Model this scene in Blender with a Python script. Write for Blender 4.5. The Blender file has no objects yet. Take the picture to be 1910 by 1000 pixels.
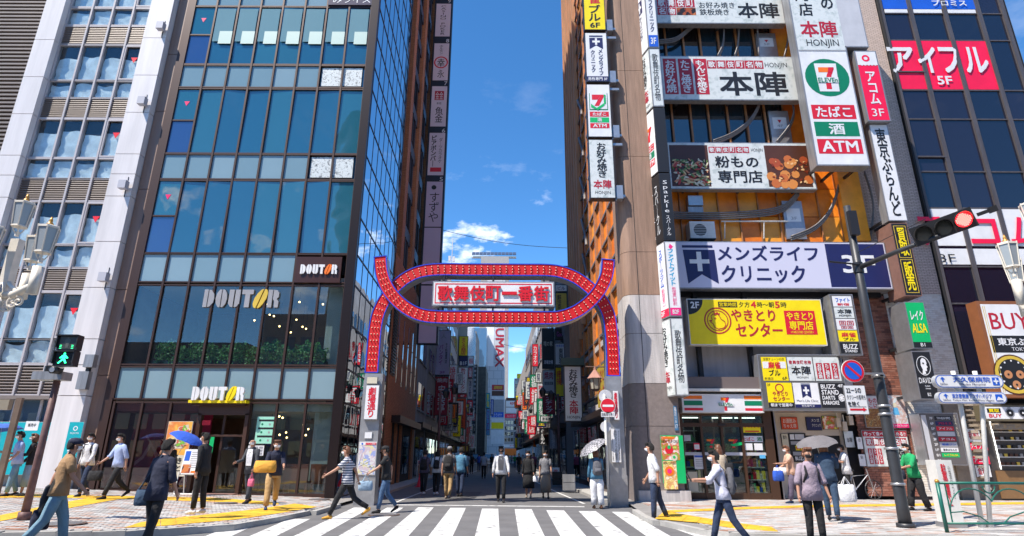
import bpy, math, random
from mathutils import Vector, Matrix
R = math.radians
rnd = random.Random(7)
scene = bpy.context.scene
COL = bpy.data.collections.new('street_scene')     # linked into the scene at the end, so that text evaluation stays fast

# ------------------------------------------------------------------ camera
FPX, PITCH, ROLL = 1094.0, R(17.84), R(0.3)
CAM = Vector((0, 0, 1.42))
_f = Vector((0, math.cos(PITCH), math.sin(PITCH)))
_r0 = Vector((1, 0, 0)); _u0 = Vector((0, -math.sin(PITCH), math.cos(PITCH)))
_r = _r0 * math.cos(ROLL) + _u0 * math.sin(ROLL)
_u = _u0 * math.cos(ROLL) - _r0 * math.sin(ROLL)
cd = bpy.data.cameras.new('camera'); cam = bpy.data.objects.new('camera', cd); COL.objects.link(cam)
cd.sensor_width = 36; cd.lens = 36 * FPX / 1910; cd.clip_start = 0.1; cd.clip_end = 4000
m = Matrix((_r, _u, -_f)).transposed().to_4x4(); m.translation = CAM
cam.matrix_world = m
scene.camera = cam

# ------------------------------------------------------------------ light
SUN_EL, SUN_AZ = R(57), R(52)       # light travels to the right and away from the camera
ld = Vector((math.sin(SUN_AZ) * math.cos(SUN_EL), math.cos(SUN_AZ) * math.cos(SUN_EL), -math.sin(SUN_EL)))
sd = bpy.data.lights.new('sun', 'SUN'); sd.energy = 4.6; sd.angle = R(0.5); sd.color = (1, .92, .81)
sun = bpy.data.objects.new('sun', sd); COL.objects.link(sun)
sun.rotation_euler = ld.to_track_quat('-Z', 'Y').to_euler(); sun.location = (-30, -30, 60)
world = bpy.data.worlds.new('World'); scene.world = world; world.use_nodes = True
nt = world.node_tree; nt.nodes.clear()
wo = nt.nodes.new('ShaderNodeOutputWorld'); bg = nt.nodes.new('ShaderNodeBackground')
sky = nt.nodes.new('ShaderNodeTexSky'); sky.sky_type = 'NISHITA'; sky.sun_disc = False
sky.sun_elevation = SUN_EL
sky.sun_rotation = math.atan2(-ld.x, -ld.y)
sky.air_density = .8; sky.dust_density = 0.0; sky.ozone_density = 4.0; sky.altitude = 0
bg.inputs['Strength'].default_value = 0.145
# a few small cumulus low over the street: noise masked by elevation
tc = nt.nodes.new('ShaderNodeTexCoord'); sx = nt.nodes.new('ShaderNodeSeparateXYZ')
nt.links.new(tc.outputs['Generated'], sx.inputs[0])
mp = nt.nodes.new('ShaderNodeMapping'); mp.inputs['Scale'].default_value = (1, 1, 2.2); mp.inputs['Location'].default_value = (0.275, 0.1, 0.505)
nt.links.new(tc.outputs['Generated'], mp.inputs['Vector'])
nz = nt.nodes.new('ShaderNodeTexNoise'); nz.inputs['Scale'].default_value = 7; nz.inputs['Detail'].default_value = 8; nz.inputs['Roughness'].default_value = .62
nt.links.new(mp.outputs[0], nz.inputs['Vector'])
cr = nt.nodes.new('ShaderNodeValToRGB'); cr.color_ramp.elements[0].position = .565; cr.color_ramp.elements[1].position = .72
nt.links.new(nz.outputs['Fac'], cr.inputs[0])
el = nt.nodes.new('ShaderNodeValToRGB'); e = el.color_ramp
e.elements[0].position = .02; e.elements[0].color = (.5, .5, .5, 1); e.elements[1].position = .62; e.elements[1].color = (.0, .0, .0, 1)
x = e.elements.new(.36); x.color = (1, 1, 1, 1)
x = e.elements.new(.44); x.color = (.12, .12, .12, 1)
nt.links.new(sx.outputs[2], el.inputs[0])
mu = nt.nodes.new('ShaderNodeMath'); mu.operation = 'MULTIPLY'; nt.links.new(cr.outputs[0], mu.inputs[0]); nt.links.new(el.outputs[0], mu.inputs[1])
mx = nt.nodes.new('ShaderNodeMixRGB'); nt.links.new(mu.outputs[0], mx.inputs[0])
hs = nt.nodes.new('ShaderNodeHueSaturation'); hs.inputs['Hue'].default_value = .498; hs.inputs['Saturation'].default_value = 1.22; hs.inputs['Value'].default_value = 1.0
nt.links.new(sky.outputs[0], hs.inputs['Color']); nt.links.new(hs.outputs[0], mx.inputs[1]); mx.inputs[2].default_value = (7.5, 7.6, 7.8, 1)
nt.links.new(mx.outputs[0], bg.inputs[0]); nt.links.new(bg.outputs[0], wo.inputs[0])
vs = scene.view_settings
vs.view_transform = 'Standard'; vs.look = 'None'; vs.exposure = 0.9; vs.gamma = 1; vs.use_curve_mapping = False
scene.cycles.max_bounces = 6; scene.cycles.transparent_max_bounces = 10; scene.cycles.sample_clamp_indirect = 4

# ------------------------------------------------------------------ pixel -> place
def ray(px, py):
    return _f * FPX + _r * (px - 955) + _u * (500 - py)
def W(px, py, D):                      # point on the upright plane y = D
    d = ray(px, py); return CAM + d * (D / d.y)
def gz(x, y=15):                       # pavement height: the left pavement climbs away from the street
    return 0.10 + 0.027 * max(0.0, -x - 5.0)
def G(px, py, z=0.0):
    d = ray(px, py); return CAM + d * ((z - CAM.z) / d.z)
def GP(px, py):                        # point on a pavement
    z = .12
    for _ in range(8):
        p = G(px, py, z); z = gz(p.x)
    p.z = z; return p
_s = ray(925, 852); STR = Vector((_s.x / _s.y, 1, 0)); STRn = STR.normalized()
def street_x(x20, d): return x20 + STR.x * (d - 20.5)

# ------------------------------------------------------------------ materials
MATS = {}
def mat(name, col, rough=.6, metal=0, var=0.0, scale=3.0, ior=1.5, emit=None, bump=0, alpha=None, spec=None, tint=None, streak=False):
    if name in MATS: return MATS[name]
    m = bpy.data.materials.new(name); m.use_nodes = True; n = m.node_tree; b = n.nodes['Principled BSDF']
    c = (col[0], col[1], col[2], 1)
    b.inputs['Base Color'].default_value = c; b.inputs['Roughness'].default_value = rough
    b.inputs['Metallic'].default_value = metal; b.inputs['IOR'].default_value = ior
    if spec is not None: b.inputs['Specular IOR Level'].default_value = spec
    if emit: b.inputs['Emission Color'].default_value = c; b.inputs['Emission Strength'].default_value = emit
    if var or bump:
        t = n.nodes.new('ShaderNodeTexCoord'); z = n.nodes.new('ShaderNodeTexNoise')
        z.inputs['Scale'].default_value = scale; z.inputs['Detail'].default_value = 7; z.inputs['Roughness'].default_value = .65
        if streak:           # rain streaks: the noise is drawn out downwards
            mp_ = n.nodes.new('ShaderNodeMapping'); mp_.inputs['Scale'].default_value = (3, 3, .25)
            n.links.new(t.outputs['Object'], mp_.inputs['Vector']); n.links.new(mp_.outputs[0], z.inputs['Vector'])
        else: n.links.new(t.outputs['Object'], z.inputs['Vector'])
        if var:
            r = n.nodes.new('ShaderNodeValToRGB'); r.color_ramp.elements[0].position = .3; r.color_ramp.elements[1].position = .7
            lo, hi = 1 - var, 1 + var * .6
            t2 = tint or (1, 1, 1)
            r.color_ramp.elements[0].color = (c[0] * lo * t2[0], c[1] * lo * t2[1], c[2] * lo * t2[2], 1)
            r.color_ramp.elements[1].color = (min(1, c[0] * hi), min(1, c[1] * hi), min(1, c[2] * hi), 1)
            n.links.new(z.outputs['Fac'], r.inputs[0]); n.links.new(r.outputs[0], b.inputs['Base Color'])
        if bump:
            bm = n.nodes.new('ShaderNodeBump'); bm.inputs['Strength'].default_value = bump; bm.inputs['Distance'].default_value = .02
            z2 = n.nodes.new('ShaderNodeTexNoise'); z2.inputs['Scale'].default_value = scale * 12; z2.inputs['Detail'].default_value = 4
            n.links.new(t.outputs['Object'], z2.inputs['Vector']); n.links.new(z2.outputs['Fac'], bm.inputs['Height']); n.links.new(bm.outputs[0], b.inputs['Normal'])
    MATS[name] = m; return m
def clear_glass(name, tint=(.75, .85, .85), refl=.22):
    if name in MATS: return MATS[name]
    m = bpy.data.materials.new(name); m.use_nodes = True; n = m.node_tree; n.nodes.clear()
    o = n.nodes.new('ShaderNodeOutputMaterial'); t = n.nodes.new('ShaderNodeBsdfTransparent'); g = n.nodes.new('ShaderNodeBsdfGlossy')
    t.inputs[0].default_value = (*tint, 1); g.inputs['Roughness'].default_value = .01
    f = n.nodes.new('ShaderNodeLayerWeight'); f.inputs[0].default_value = .2
    a = n.nodes.new('ShaderNodeMath'); a.operation = 'MULTIPLY_ADD'; a.inputs[1].default_value = .45; a.inputs[2].default_value = refl
    mx = n.nodes.new('ShaderNodeMixShader')
    n.links.new(f.outputs['Fresnel'], a.inputs[0]); n.links.new(a.outputs[0], mx.inputs[0]); n.links.new(t.outputs[0], mx.inputs[1]); n.links.new(g.outputs[0], mx.inputs[2]); n.links.new(mx.outputs[0], o.inputs[0])
    MATS[name] = m; return m
def glass(name, base, ior=2.3, rough=.02, wav=0.3):    # opaque coated glass that mirrors the sky, slightly wavy
    if name in MATS: return MATS[name]
    m = mat(name, base, rough, ior=ior)
    n = m.node_tree; b = n.nodes['Principled BSDF']
    t = n.nodes.new('ShaderNodeTexCoord'); z = n.nodes.new('ShaderNodeTexNoise'); z.inputs['Scale'].default_value = .9; z.inputs['Detail'].default_value = 1
    bm = n.nodes.new('ShaderNodeBump'); bm.inputs['Strength'].default_value = wav; bm.inputs['Distance'].default_value = .05
    n.links.new(t.outputs['Object'], z.inputs['Vector']); n.links.new(z.outputs['Fac'], bm.inputs['Height']); n.links.new(bm.outputs[0], b.inputs['Normal'])
    return m
def photo_mat(name, cols, scale=9, kind='voronoi'):      # a printed photograph: patches of the given colours
    if name in MATS: return MATS[name]
    m = bpy.data.materials.new(name); m.use_nodes = True; n = m.node_tree; b = n.nodes['Principled BSDF']; b.inputs['Roughness'].default_value = .4
    t = n.nodes.new('ShaderNodeTexCoord'); nz = n.nodes.new('ShaderNodeTexNoise'); nz.inputs['Scale'].default_value = scale * .5; nz.inputs['Detail'].default_value = 4
    mxv = n.nodes.new('ShaderNodeMixRGB'); mxv.inputs[0].default_value = .25
    n.links.new(t.outputs['Object'], nz.inputs['Vector']); n.links.new(t.outputs['Object'], mxv.inputs[1]); n.links.new(nz.outputs['Color'], mxv.inputs[2])
    if kind == 'voronoi':
        v = n.nodes.new('ShaderNodeTexVoronoi'); v.inputs['Scale'].default_value = scale; n.links.new(mxv.outputs[0], v.inputs['Vector']); src = v.outputs['Color']
        sp = n.nodes.new('ShaderNodeSeparateColor'); n.links.new(src, sp.inputs[0]); src = sp.outputs[0]
    else:
        v = n.nodes.new('ShaderNodeTexNoise'); v.inputs['Scale'].default_value = scale; v.inputs['Detail'].default_value = 5; n.links.new(mxv.outputs[0], v.inputs['Vector']); src = v.outputs['Fac']
    r = n.nodes.new('ShaderNodeValToRGB'); cr = r.color_ramp
    k = len(cols)
    cr.elements[0].color = (*cols[0], 1); cr.elements[0].position = 0 if kind == 'voronoi' else .3
    cr.elements[1].color = (*cols[-1], 1); cr.elements[1].position = 1 if kind == 'voronoi' else .7
    for i in range(1, k - 1):
        e = cr.elements.new(i / (k - 1) if kind == 'voronoi' else .3 + .4 * i / (k - 1)); e.color = (*cols[i], 1)
    if kind == 'voronoi': cr.interpolation = 'CONSTANT'
    n.links.new(src, r.inputs[0]); n.links.new(r.outputs[0], b.inputs['Base Color'])
    MATS[name] = m; return m
def brick_mat(name, c1, c2, mortar, w=.22, h=.07, msize=.008):
    if name in MATS: return MATS[name]
    m = bpy.data.materials.new(name); m.use_nodes = True; n = m.node_tree; b = n.nodes['Principled BSDF']; b.inputs['Roughness'].default_value = .8
    t = n.nodes.new('ShaderNodeTexCoord'); s = n.nodes.new('ShaderNodeSeparateXYZ'); c = n.nodes.new('ShaderNodeCombineXYZ'); a = n.nodes.new('ShaderNodeMath'); a.operation = 'ADD'
    n.links.new(t.outputs['Object'], s.inputs[0]); n.links.new(s.outputs[0], a.inputs[0]); n.links.new(s.outputs[1], a.inputs[1]); n.links.new(a.outputs[0], c.inputs[0]); n.links.new(s.outputs[2], c.inputs[1])
    k = n.nodes.new('ShaderNodeTexBrick'); k.inputs['Scale'].default_value = 1; k.inputs['Brick Width'].default_value = w; k.inputs['Row Height'].default_value = h; k.inputs['Mortar Size'].default_value = msize
    k.inputs['Color1'].default_value = (*c1, 1); k.inputs['Color2'].default_value = (*c2, 1); k.inputs['Mortar'].default_value = (*mortar, 1)
    n.links.new(c.outputs[0], k.inputs['Vector']); n.links.new(k.outputs[0], b.inputs['Base Color'])
    MATS[name] = m; return m
def S(r, g, b):      # sRGB bytes -> linear
    f = lambda v: (v / 255) / 12.92 if v / 255 <= .04045 else ((v / 255 + .055) / 1.055) ** 2.4
    return (f(r), f(g), f(b))
PAL = {}
def C(key):          # print colours
    t = {'white': (.72, .72, .73), 'black': (.012, .012, .014), 'red': (.62, .01, .03), 'darkred': (.42, .012, .03), 'navy': (.012, .016, .09), 'blue': (.01, .10, .55),
         'green': (.0, .19, .09), 'brightgreen': (.0, .42, .12), 'yellow': (.85, .66, .0), 'orange': (.85, .17, .01), 'pink': (.8, .02, .2), 'cyan': (.0, .36, .62), 'hotred': (.85, .005, .06),
         'grey': (.3, .3, .32), 'lightgrey': (.5, .5, .53), 'teal': (.0, .36, .42), 'gold': (.6, .42, .05), 'brown': (.08, .025, .012), 'cream': (.6, .55, .42), 'purple': (.25, .02, .25), 'deeporange': (.6, .06, .01),
         'palegrey': (.58, .6, .58), 'skyblue': (.1, .4, .7), 'lilac': (.5, .43, .54), 'mint': (.3, .65, .5)}
    return mat('print_' + key, t[key], .45, var=.13, scale=1.3)
M_steel = mat('steel', (.42, .42, .43), .35, .7, var=.2)
M_dark = mat('dark_metal', (.03, .03, .033), .4, .3)
M_bronze = mat('bronze_frame', (.035, .022, .018), .4, .4)
M_frame = mat('sign_frame', (.33, .33, .34), .4, .5, var=.3, streak=True)
M_blackframe = mat('black_frame', (.02, .02, .022), .4)
M_wmetal = mat('white_metal', (.66, .65, .62), .45, var=.12, scale=6)

# ------------------------------------------------------------------ mesh builder
class MB:
    def __init__(s): s.v = []; s.f = []; s.mi = []; s.smooth = False
    def add(s, vs, fs, mi=0):
        b = len(s.v); s.v += [Vector(v) for v in vs]
        for f in fs: s.f.append(tuple(i + b for i in f)); s.mi.append(mi)
        return s
    def quad(s, a, b, c, d, mi=0): return s.add([a, b, c, d], [(0, 1, 2, 3)], mi)
    def box(s, x0, y0, z0, x1, y1, z1, mi=0):
        if x0 > x1: x0, x1 = x1, x0
        if y0 > y1: y0, y1 = y1, y0
        if z0 > z1: z0, z1 = z1, z0
        return s.add([(x0, y0, z0), (x1, y0, z0), (x1, y1, z0), (x0, y1, z0), (x0, y0, z1), (x1, y0, z1), (x1, y1, z1), (x0, y1, z1)],
                     [(0, 3, 2, 1), (4, 5, 6, 7), (0, 1, 5, 4), (1, 2, 6, 5), (2, 3, 7, 6), (3, 0, 4, 7)], mi)
    def obox(s, c, u, v, w, mi=0):          # centre and three half-vectors
        c = Vector(c); u = Vector(u); v = Vector(v); w = Vector(w)
        if u.cross(v).dot(w) < 0: w = -w
        P = [c + a * u + b * v + d * w for d in (-1, 1) for b in (-1, 1) for a in (-1, 1)]
        return s.add(P, [(0, 2, 3, 1), (4, 5, 7, 6), (0, 1, 5, 4), (1, 3, 7, 5), (3, 2, 6, 7), (2, 0, 4, 6)], mi)
    def prism(s, pts, vec, mi=0, mi_side=None):
        n = len(pts); vec = Vector(vec); P = [Vector(p) for p in pts]
        nrm = sum(((P[i].cross(P[(i + 1) % n])) for i in range(n)), Vector())
        if nrm.dot(vec) > 0: P.reverse()
        b = len(s.v); s.v += P + [p + vec for p in P]
        s.f.append(tuple(b + i for i in range(n))); s.mi.append(mi)
        s.f.append(tuple(b + n + i for i in reversed(range(n)))); s.mi.append(mi)
        for i in range(n):
            j = (i + 1) % n
            s.f.append((b + i, b + n + i, b + n + j, b + j)); s.mi.append(mi if mi_side is None else mi_side)
        return s
    def tube(s, pts, r, seg=8, mi=0, caps=True):
        P = [Vector(p) for p in pts]; n = len(P); rr = r if isinstance(r, (list, tuple)) else [r] * n
        b = len(s.v); up = None
        for i in range(n):
            t = (P[min(i + 1, n - 1)] - P[max(i - 1, 0)]).normalized()
            if up is None: up = Vector((0, 0, 1)) if abs(t.z) < .9 else Vector((0, 1, 0))
            a = t.cross(up); a = a.normalized() if a.length > 1e-5 else Vector((1, 0, 0)); c = a.cross(t).normalized(); up = c
            q = rr[i] if isinstance(rr[i], (list, tuple)) else (rr[i], rr[i])
            for k in range(seg):
                g = 2 * math.pi * k / seg; s.v.append(P[i] + a * (q[0] * math.cos(g)) + c * (q[1] * math.sin(g)))
        for i in range(n - 1):
            for k in range(seg):
                k2 = (k + 1) % seg; s.f.append((b + i * seg + k, b + i * seg + k2, b + (i + 1) * seg + k2, b + (i + 1) * seg + k)); s.mi.append(mi)
        if caps:
            s.f.append(tuple(b + k for k in reversed(range(seg)))); s.mi.append(mi)
            s.f.append(tuple(b + (n - 1) * seg + k for k in range(seg))); s.mi.append(mi)
        return s
    def rings(s, rings, seg=14, mi=0, caps=True):      # rings: (x, y, z, rx, ry) horizontal ellipses
        b = len(s.v)
        for (x, y, z, rx, ry) in rings:
            for k in range(seg):
                g = 2 * math.pi * k / seg; s.v.append(Vector((x + rx * math.cos(g), y + ry * math.sin(g), z)))
        n = len(rings)
        for i in range(n - 1):
            for k in range(seg):
                k2 = (k + 1) % seg; s.f.append((b + i * seg + k, b + i * seg + k2, b + (i + 1) * seg + k2, b + (i + 1) * seg + k)); s.mi.append(mi)
        if caps:
            s.f.append(tuple(b + k for k in reversed(range(seg)))); s.mi.append(mi)
            s.f.append(tuple(b + (n - 1) * seg + k for k in range(seg))); s.mi.append(mi)
        return s
    def cyl(s, c, r, h, seg=12, mi=0): return s.rings([(c[0], c[1], c[2], r, r), (c[0], c[1], c[2] + h, r, r)], seg, mi)
    def ball(s, c, rx, ry=None, rz=None, seg=10, rg=6, mi=0):
        ry = ry or rx; rz = rz or rx
        return s.rings([(c[0], c[1], c[2] - rz * math.cos(math.pi * i / rg), max(rx * math.sin(math.pi * i / rg), .001), max(ry * math.sin(math.pi * i / rg), .001)) for i in range(rg + 1)], seg, mi)
    def xform(s, M):
        s.v = [M @ v for v in s.v]; return s
    def build(s, name, mats, parent=None, smooth=None):
        me = bpy.data.meshes.new(name); off = Vector(parent.get('_o', (0, 0, 0))) if parent is not None else Vector((0, 0, 0))
        me.from_pydata([tuple(v - off) for v in s.v], [], s.f)
        if not isinstance(mats, (list, tuple)): mats = [mats]
        for q in mats: me.materials.append(q)
        if len(mats) > 1: me.polygons.foreach_set('material_index', s.mi)
        if smooth or (smooth is None and s.smooth): me.polygons.foreach_set('use_smooth', [True] * len(s.f))
        me.update()
        o = bpy.data.objects.new(name, me); COL.objects.link(o)
        if parent is not None: o.parent = parent; o['_o'] = tuple(off)
        return o
def thing(name, label, cat, loc=(0, 0, 0), group=None):
    o = bpy.data.objects.new(name, None); COL.objects.link(o); o.empty_display_size = .2
    o.location = loc; o['_o'] = tuple(loc); o['label'] = label; o['category'] = cat
    if group: o['group'] = group
    return o
def tag(o, label, cat, group=None):
    o['label'] = label; o['category'] = cat
    if group: o['group'] = group
    return o
def struct(o, kind='structure'): o['kind'] = kind; return o
def sub(parent, name, loc):            # an object whose children keep world coordinates
    pass
def pieces(name, boxes, mats, parent, key=None, limit=300, kinds=None):
    """boxes: list of (x0,y0,z0,x1,y1,z1,matindex). The first `limit` (nearest by key) become parts, the rest one 'stuff' part."""
    if key: boxes = sorted(boxes, key=key)
    cache = {}; off = Vector(parent['_o']) if parent is not None and '_o' in parent else Vector((0, 0, 0))
    for b in boxes[:limit]:
        sz = (round(b[3] - b[0], 3), round(b[4] - b[1], 3), round(b[5] - b[2], 3), b[6])
        if sz not in cache:
            t = MB().box(-sz[0] / 2, -sz[1] / 2, -sz[2] / 2, sz[0] / 2, sz[1] / 2, sz[2] / 2)
            me = bpy.data.meshes.new(name); me.from_pydata([tuple(v) for v in t.v], [], t.f); me.materials.append(mats[b[6]]); cache[sz] = me
        o = bpy.data.objects.new(name, cache[sz]); COL.objects.link(o)
        o.location = Vector(((b[0] + b[3]) / 2, (b[1] + b[4]) / 2, (b[2] + b[5]) / 2)) - off
        if parent is not None: o.parent = parent
    if len(boxes) > limit:
        t = MB()
        for b in boxes[limit:]: t.box(*b[:6], mi=b[6])
        o = t.build(name + '_field', mats, parent); o['kind'] = 'stuff'

# ------------------------------------------------------------------ lettering and flat panels
TC = {}
TS = scene.collection
def text_mesh(body, bold, mt):
    bold = min(bold, .02); k = (body, bold, mt.name)
    if k in TC: return TC[k]
    c = bpy.data.curves.new('lettering', 'FONT'); c.body = body; c.size = 1; c.align_x = 'CENTER'; c.resolution_u = 2; c.space_line = .88
    c.fill_mode = 'FRONT'
    o = bpy.data.objects.new('tmp', c); TS.objects.link(o)
    dg = bpy.context.evaluated_depsgraph_get(); me = bpy.data.meshes.new_from_object(o.evaluated_get(dg))
    bpy.data.objects.remove(o); bpy.data.curves.remove(c)
    if bold > .004:                 # heavier strokes: the glyphs laid over themselves, each copy a hair in front of the last
        V = [v.co.copy() for v in me.vertices]; F = [tuple(f.vertices) for f in me.polygons]; n = len(V); V2 = []; F2 = []
        for k, (a, b) in enumerate(((0, 0), (1, 1), (-1, 1), (1, -1), (-1, -1)) if bold > .012 else ((1, .4), (-1, -.4))):
            V2 += [(v.x + a * bold, v.y + b * bold, v.z + .0005 * k) for v in V]; F2 += [tuple(i + n * k for i in f) for f in F]
        me = bpy.data.meshes.new('lettering'); me.from_pydata(V2, [], F2)
    me.name = 'lettering'; me.materials.clear(); me.materials.append(mt)
    xs = [v.co.x for v in me.vertices] or [0, 1]; ys = [v.co.y for v in me.vertices] or [0, 1]
    TC[k] = (me, min(xs), max(xs), min(ys), max(ys)); return TC[k]
class Panel:
    """A flat rectangle in space with fractions (u right, v down) for printing on it."""
    def __init__(s, parent, p0, U, V, lift=.004):
        s.p = parent; s.o = Vector(p0); s.U = Vector(U); s.V = Vector(V); s.n = s.V.cross(s.U).normalized() * -1
        if s.n.dot(s.o - CAM) > 0: s.n = -s.n
        s.l = lift; s.k = 1
    def at(s, u, v, l=0): return s.o + s.U * u + s.V * v + s.n * l
    def lift(s, lv): s.c = getattr(s, 'c', 0) + 1; return s.l * lv + s.c * 4e-5
    def rect(s, u0, v0, u1, v1, m, name='face', lv=1):
        l = s.lift(lv); q = MB().quad(s.at(u0, v1, l), s.at(u1, v1, l), s.at(u1, v0, l), s.at(u0, v0, l))
        return q.build(name, C(m) if isinstance(m, str) else m, s.p)
    def poly(s, pts, m, name='emblem', lv=1):
        l = s.lift(lv); q = MB(); P = [s.at(u, v, l) for u, v in pts]; q.add(P, [tuple(range(len(P)))]); return q.build(name, C(m) if isinstance(m, str) else m, s.p)
    def disc(s, u, v, r, m, name='emblem', lv=1, ru=None, r0=0, seg=28, a0=0, a1=360):   # r as a fraction of the height (metres via V)
        H = s.V.length; Wd = s.U.length; P = []; l = s.lift(lv); q = MB()
        for i in range(seg + 1):
            g = R(a0 + (a1 - a0) * i / seg)
            for rr in (r, r0):
                rx = (ru or r) * (rr / r)
                P.append(s.at(u + rx * H / Wd * math.cos(g), v - rr * math.sin(g), l))
        q.add(P, [(2 * i, 2 * i + 2, 2 * i + 3, 2 * i + 1) for i in range(seg)]); return q.build(name, C(m) if isinstance(m, str) else m, s.p)
    def text(s, body, box, m, bold=.0, vert=False, lv=2, name='lettering', slant=0):
        if vert:
            body = '\n'.join(ch.replace('ー', '｜') for ch in body)
        me, x0, x1, y0, y1 = text_mesh(body, bold, C(m) if isinstance(m, str) else m)
        u0, v0, u1, v1 = box; Wd = s.U.length; H = s.V.length
        w = (u1 - u0) * Wd; h = (v1 - v0) * H; sx_, sy_ = w / max(x1 - x0, .01), h / max(y1 - y0, .01)
        un = s.U.normalized(); vn = -s.V.normalized(); n = un.cross(vn)
        o = bpy.data.objects.new(name, me); COL.objects.link(o)
        org = s.at(u0, v1, s.lift(lv)) - un * (x0 * sx_) - vn * (y0 * sy_)
        a = un * sx_; b = vn * sy_
        Mx = Matrix(((a.x, b.x, n.x, org.x), (a.y, b.y, n.y, org.y), (a.z, b.z, n.z, org.z), (0, 0, 0, 1)))
        if s.p is not None:
            o.parent = s.p; Mx = Matrix.Translation(-Vector(s.p['_o'])) @ Mx
        o.matrix_basis = Mx
        return o
def pxbox(xl, xr, yt, yb, D):
    ym, xm = (yt + yb) / 2, (xl + xr) / 2
    return W(xl, ym, D).x, W(xr, ym, D).x, W(xm, yb, D).z, W(xm, yt, D).z     # x0,x1,z0,z1
def board(name, label, xl, xr, yt, yb, D, depth=.25, face='white', frame=M_frame, rim=.03, cat='sign', group=None, mount=None):
    """A sign cabinet facing the camera side; pixel edges measured at its mid height / mid width."""
    x0, x1, z0, z1 = pxbox(xl, xr, yt, yb, D)
    t = thing(name, label, cat, (x0, D, z0), group)
    MB().box(x0, D, z0, x1, D + depth, z1).build('cabinet', frame, t)
    p = Panel(t, (x0 + rim, D, z1 - rim), (x1 - x0 - 2 * rim, 0, 0), (0, 0, -(z1 - z0 - 2 * rim)))
    p.rect(0, 0, 1, 1, face, 'face', 1); p.k = 2
    return p, t, (x0, x1, z0, z1)
# ================================================================== GROUND
M_asph = mat('asphalt', (.125, .123, .125), .85, var=.25, scale=1.2, bump=.35)
M_white = mat('road_paint', (.50, .50, .49), .7, var=.12, scale=4)
wr_ = [n for n in M_white.node_tree.nodes if n.type == 'VALTORGB'][0].color_ramp      # worn through to the asphalt in patches
wr_.elements[0].position = .36; wr_.elements[0].color = (.16, .16, .16, 1); wr_.elements[1].position = .47; we_ = wr_.elements.new(.41); we_.color = (.4, .4, .39, 1)
M_yel = mat('tactile_yellow', (.66, .38, .02), .7, var=.4, scale=4)
M_kerb = mat('kerb_stone', (.36, .35, .33), .8, var=.2, scale=5)
M_pave = mat('pavement_mortar', (.22, .21, .2), .9, var=.2, scale=3)
g = MB(); g.box(-400, -60, -.3, 400, 900, 0); struct(g.build('road', M_asph))
# pavements: polygons whose kerb line was measured in the photograph
DF = 20.5                                      # front plane of the left row of buildings
XL = W(634, 700, DF).x                         # street corner of the glass building
XR = 3.95                                      # street side of the right corner building
def slab(name, edge, back):
    """edge: kerb points (x, y); back: same number of inner points. Top follows gz()."""
    q = MB(); n = len(edge)
    for i in range(n - 1):
        a, b, c, d = edge[i], edge[i + 1], back[i + 1], back[i]
        za, zb, zc, zd = (gz(p[0]) for p in (a, b, c, d))
        q.quad((a[0], a[1], za - .016), (b[0], b[1], zb - .016), (c[0], c[1], zc - .016), (d[0], d[1], zd - .016), 0)
        q.quad((a[0], a[1], -.02), (b[0], b[1], -.02), (b[0], b[1], zb - .016), (a[0], a[1], za - .016), 1)
    return struct(q.build(name, [M_pave, M_kerb]))
Lk = [GP(x, y) for x, y in ((-700, 992), (-200, 992), (0, 993), (104, 993), (234, 991), (296, 987), (436, 979), (514, 966), (579, 953), (626, 940))]
Lk = [(p.x, p.y) for p in Lk]
Lk = [(-30, Lk[1][1])] + Lk[1:]
lk_in = [(-30, 21)] + [(x, 21) for x, _ in Lk[1:]]
slab('left_pavement', Lk, lk_in)
Rk = [G(x, y, .1) for x, y in ((1190, 950), (1205, 960), (1230, 971), (1310, 989), (1360, 994), (1500, 998), (1700, 999), (1910, 1002), (2300, 1008))]
Rk = [(p.x, p.y) for p in Rk] + [(32, 12)]
Rk2 = [(max(p[0], 3.9), 23) for p in Rk]
slab('right_pavement', Rk, Rk2)
def kerb(line, name):
    q = MB()
    for i in range(len(line) - 1):
        a = Vector((*line[i], 0)); b = Vector((*line[i + 1], 0)); d = b - a; L = d.length; u = d.normalized(); n = Vector((-u.y, u.x, 0))
        if n.y < 0: n = -n
        k = max(1, round(L / .6)); 
        for j in range(k):
            p = a + u * (L * (j + .5) / k) + n * .08; z = gz(p.x)
            q.obox((p.x, p.y, z / 2 - .01), u * (L / k / 2 - .004), n * .075, (0, 0, z / 2 + .012))
    return q.build(name, M_kerb)
struct(kerb(Lk, 'left_kerb')); struct(kerb(Rk, 'right_kerb'))
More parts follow.
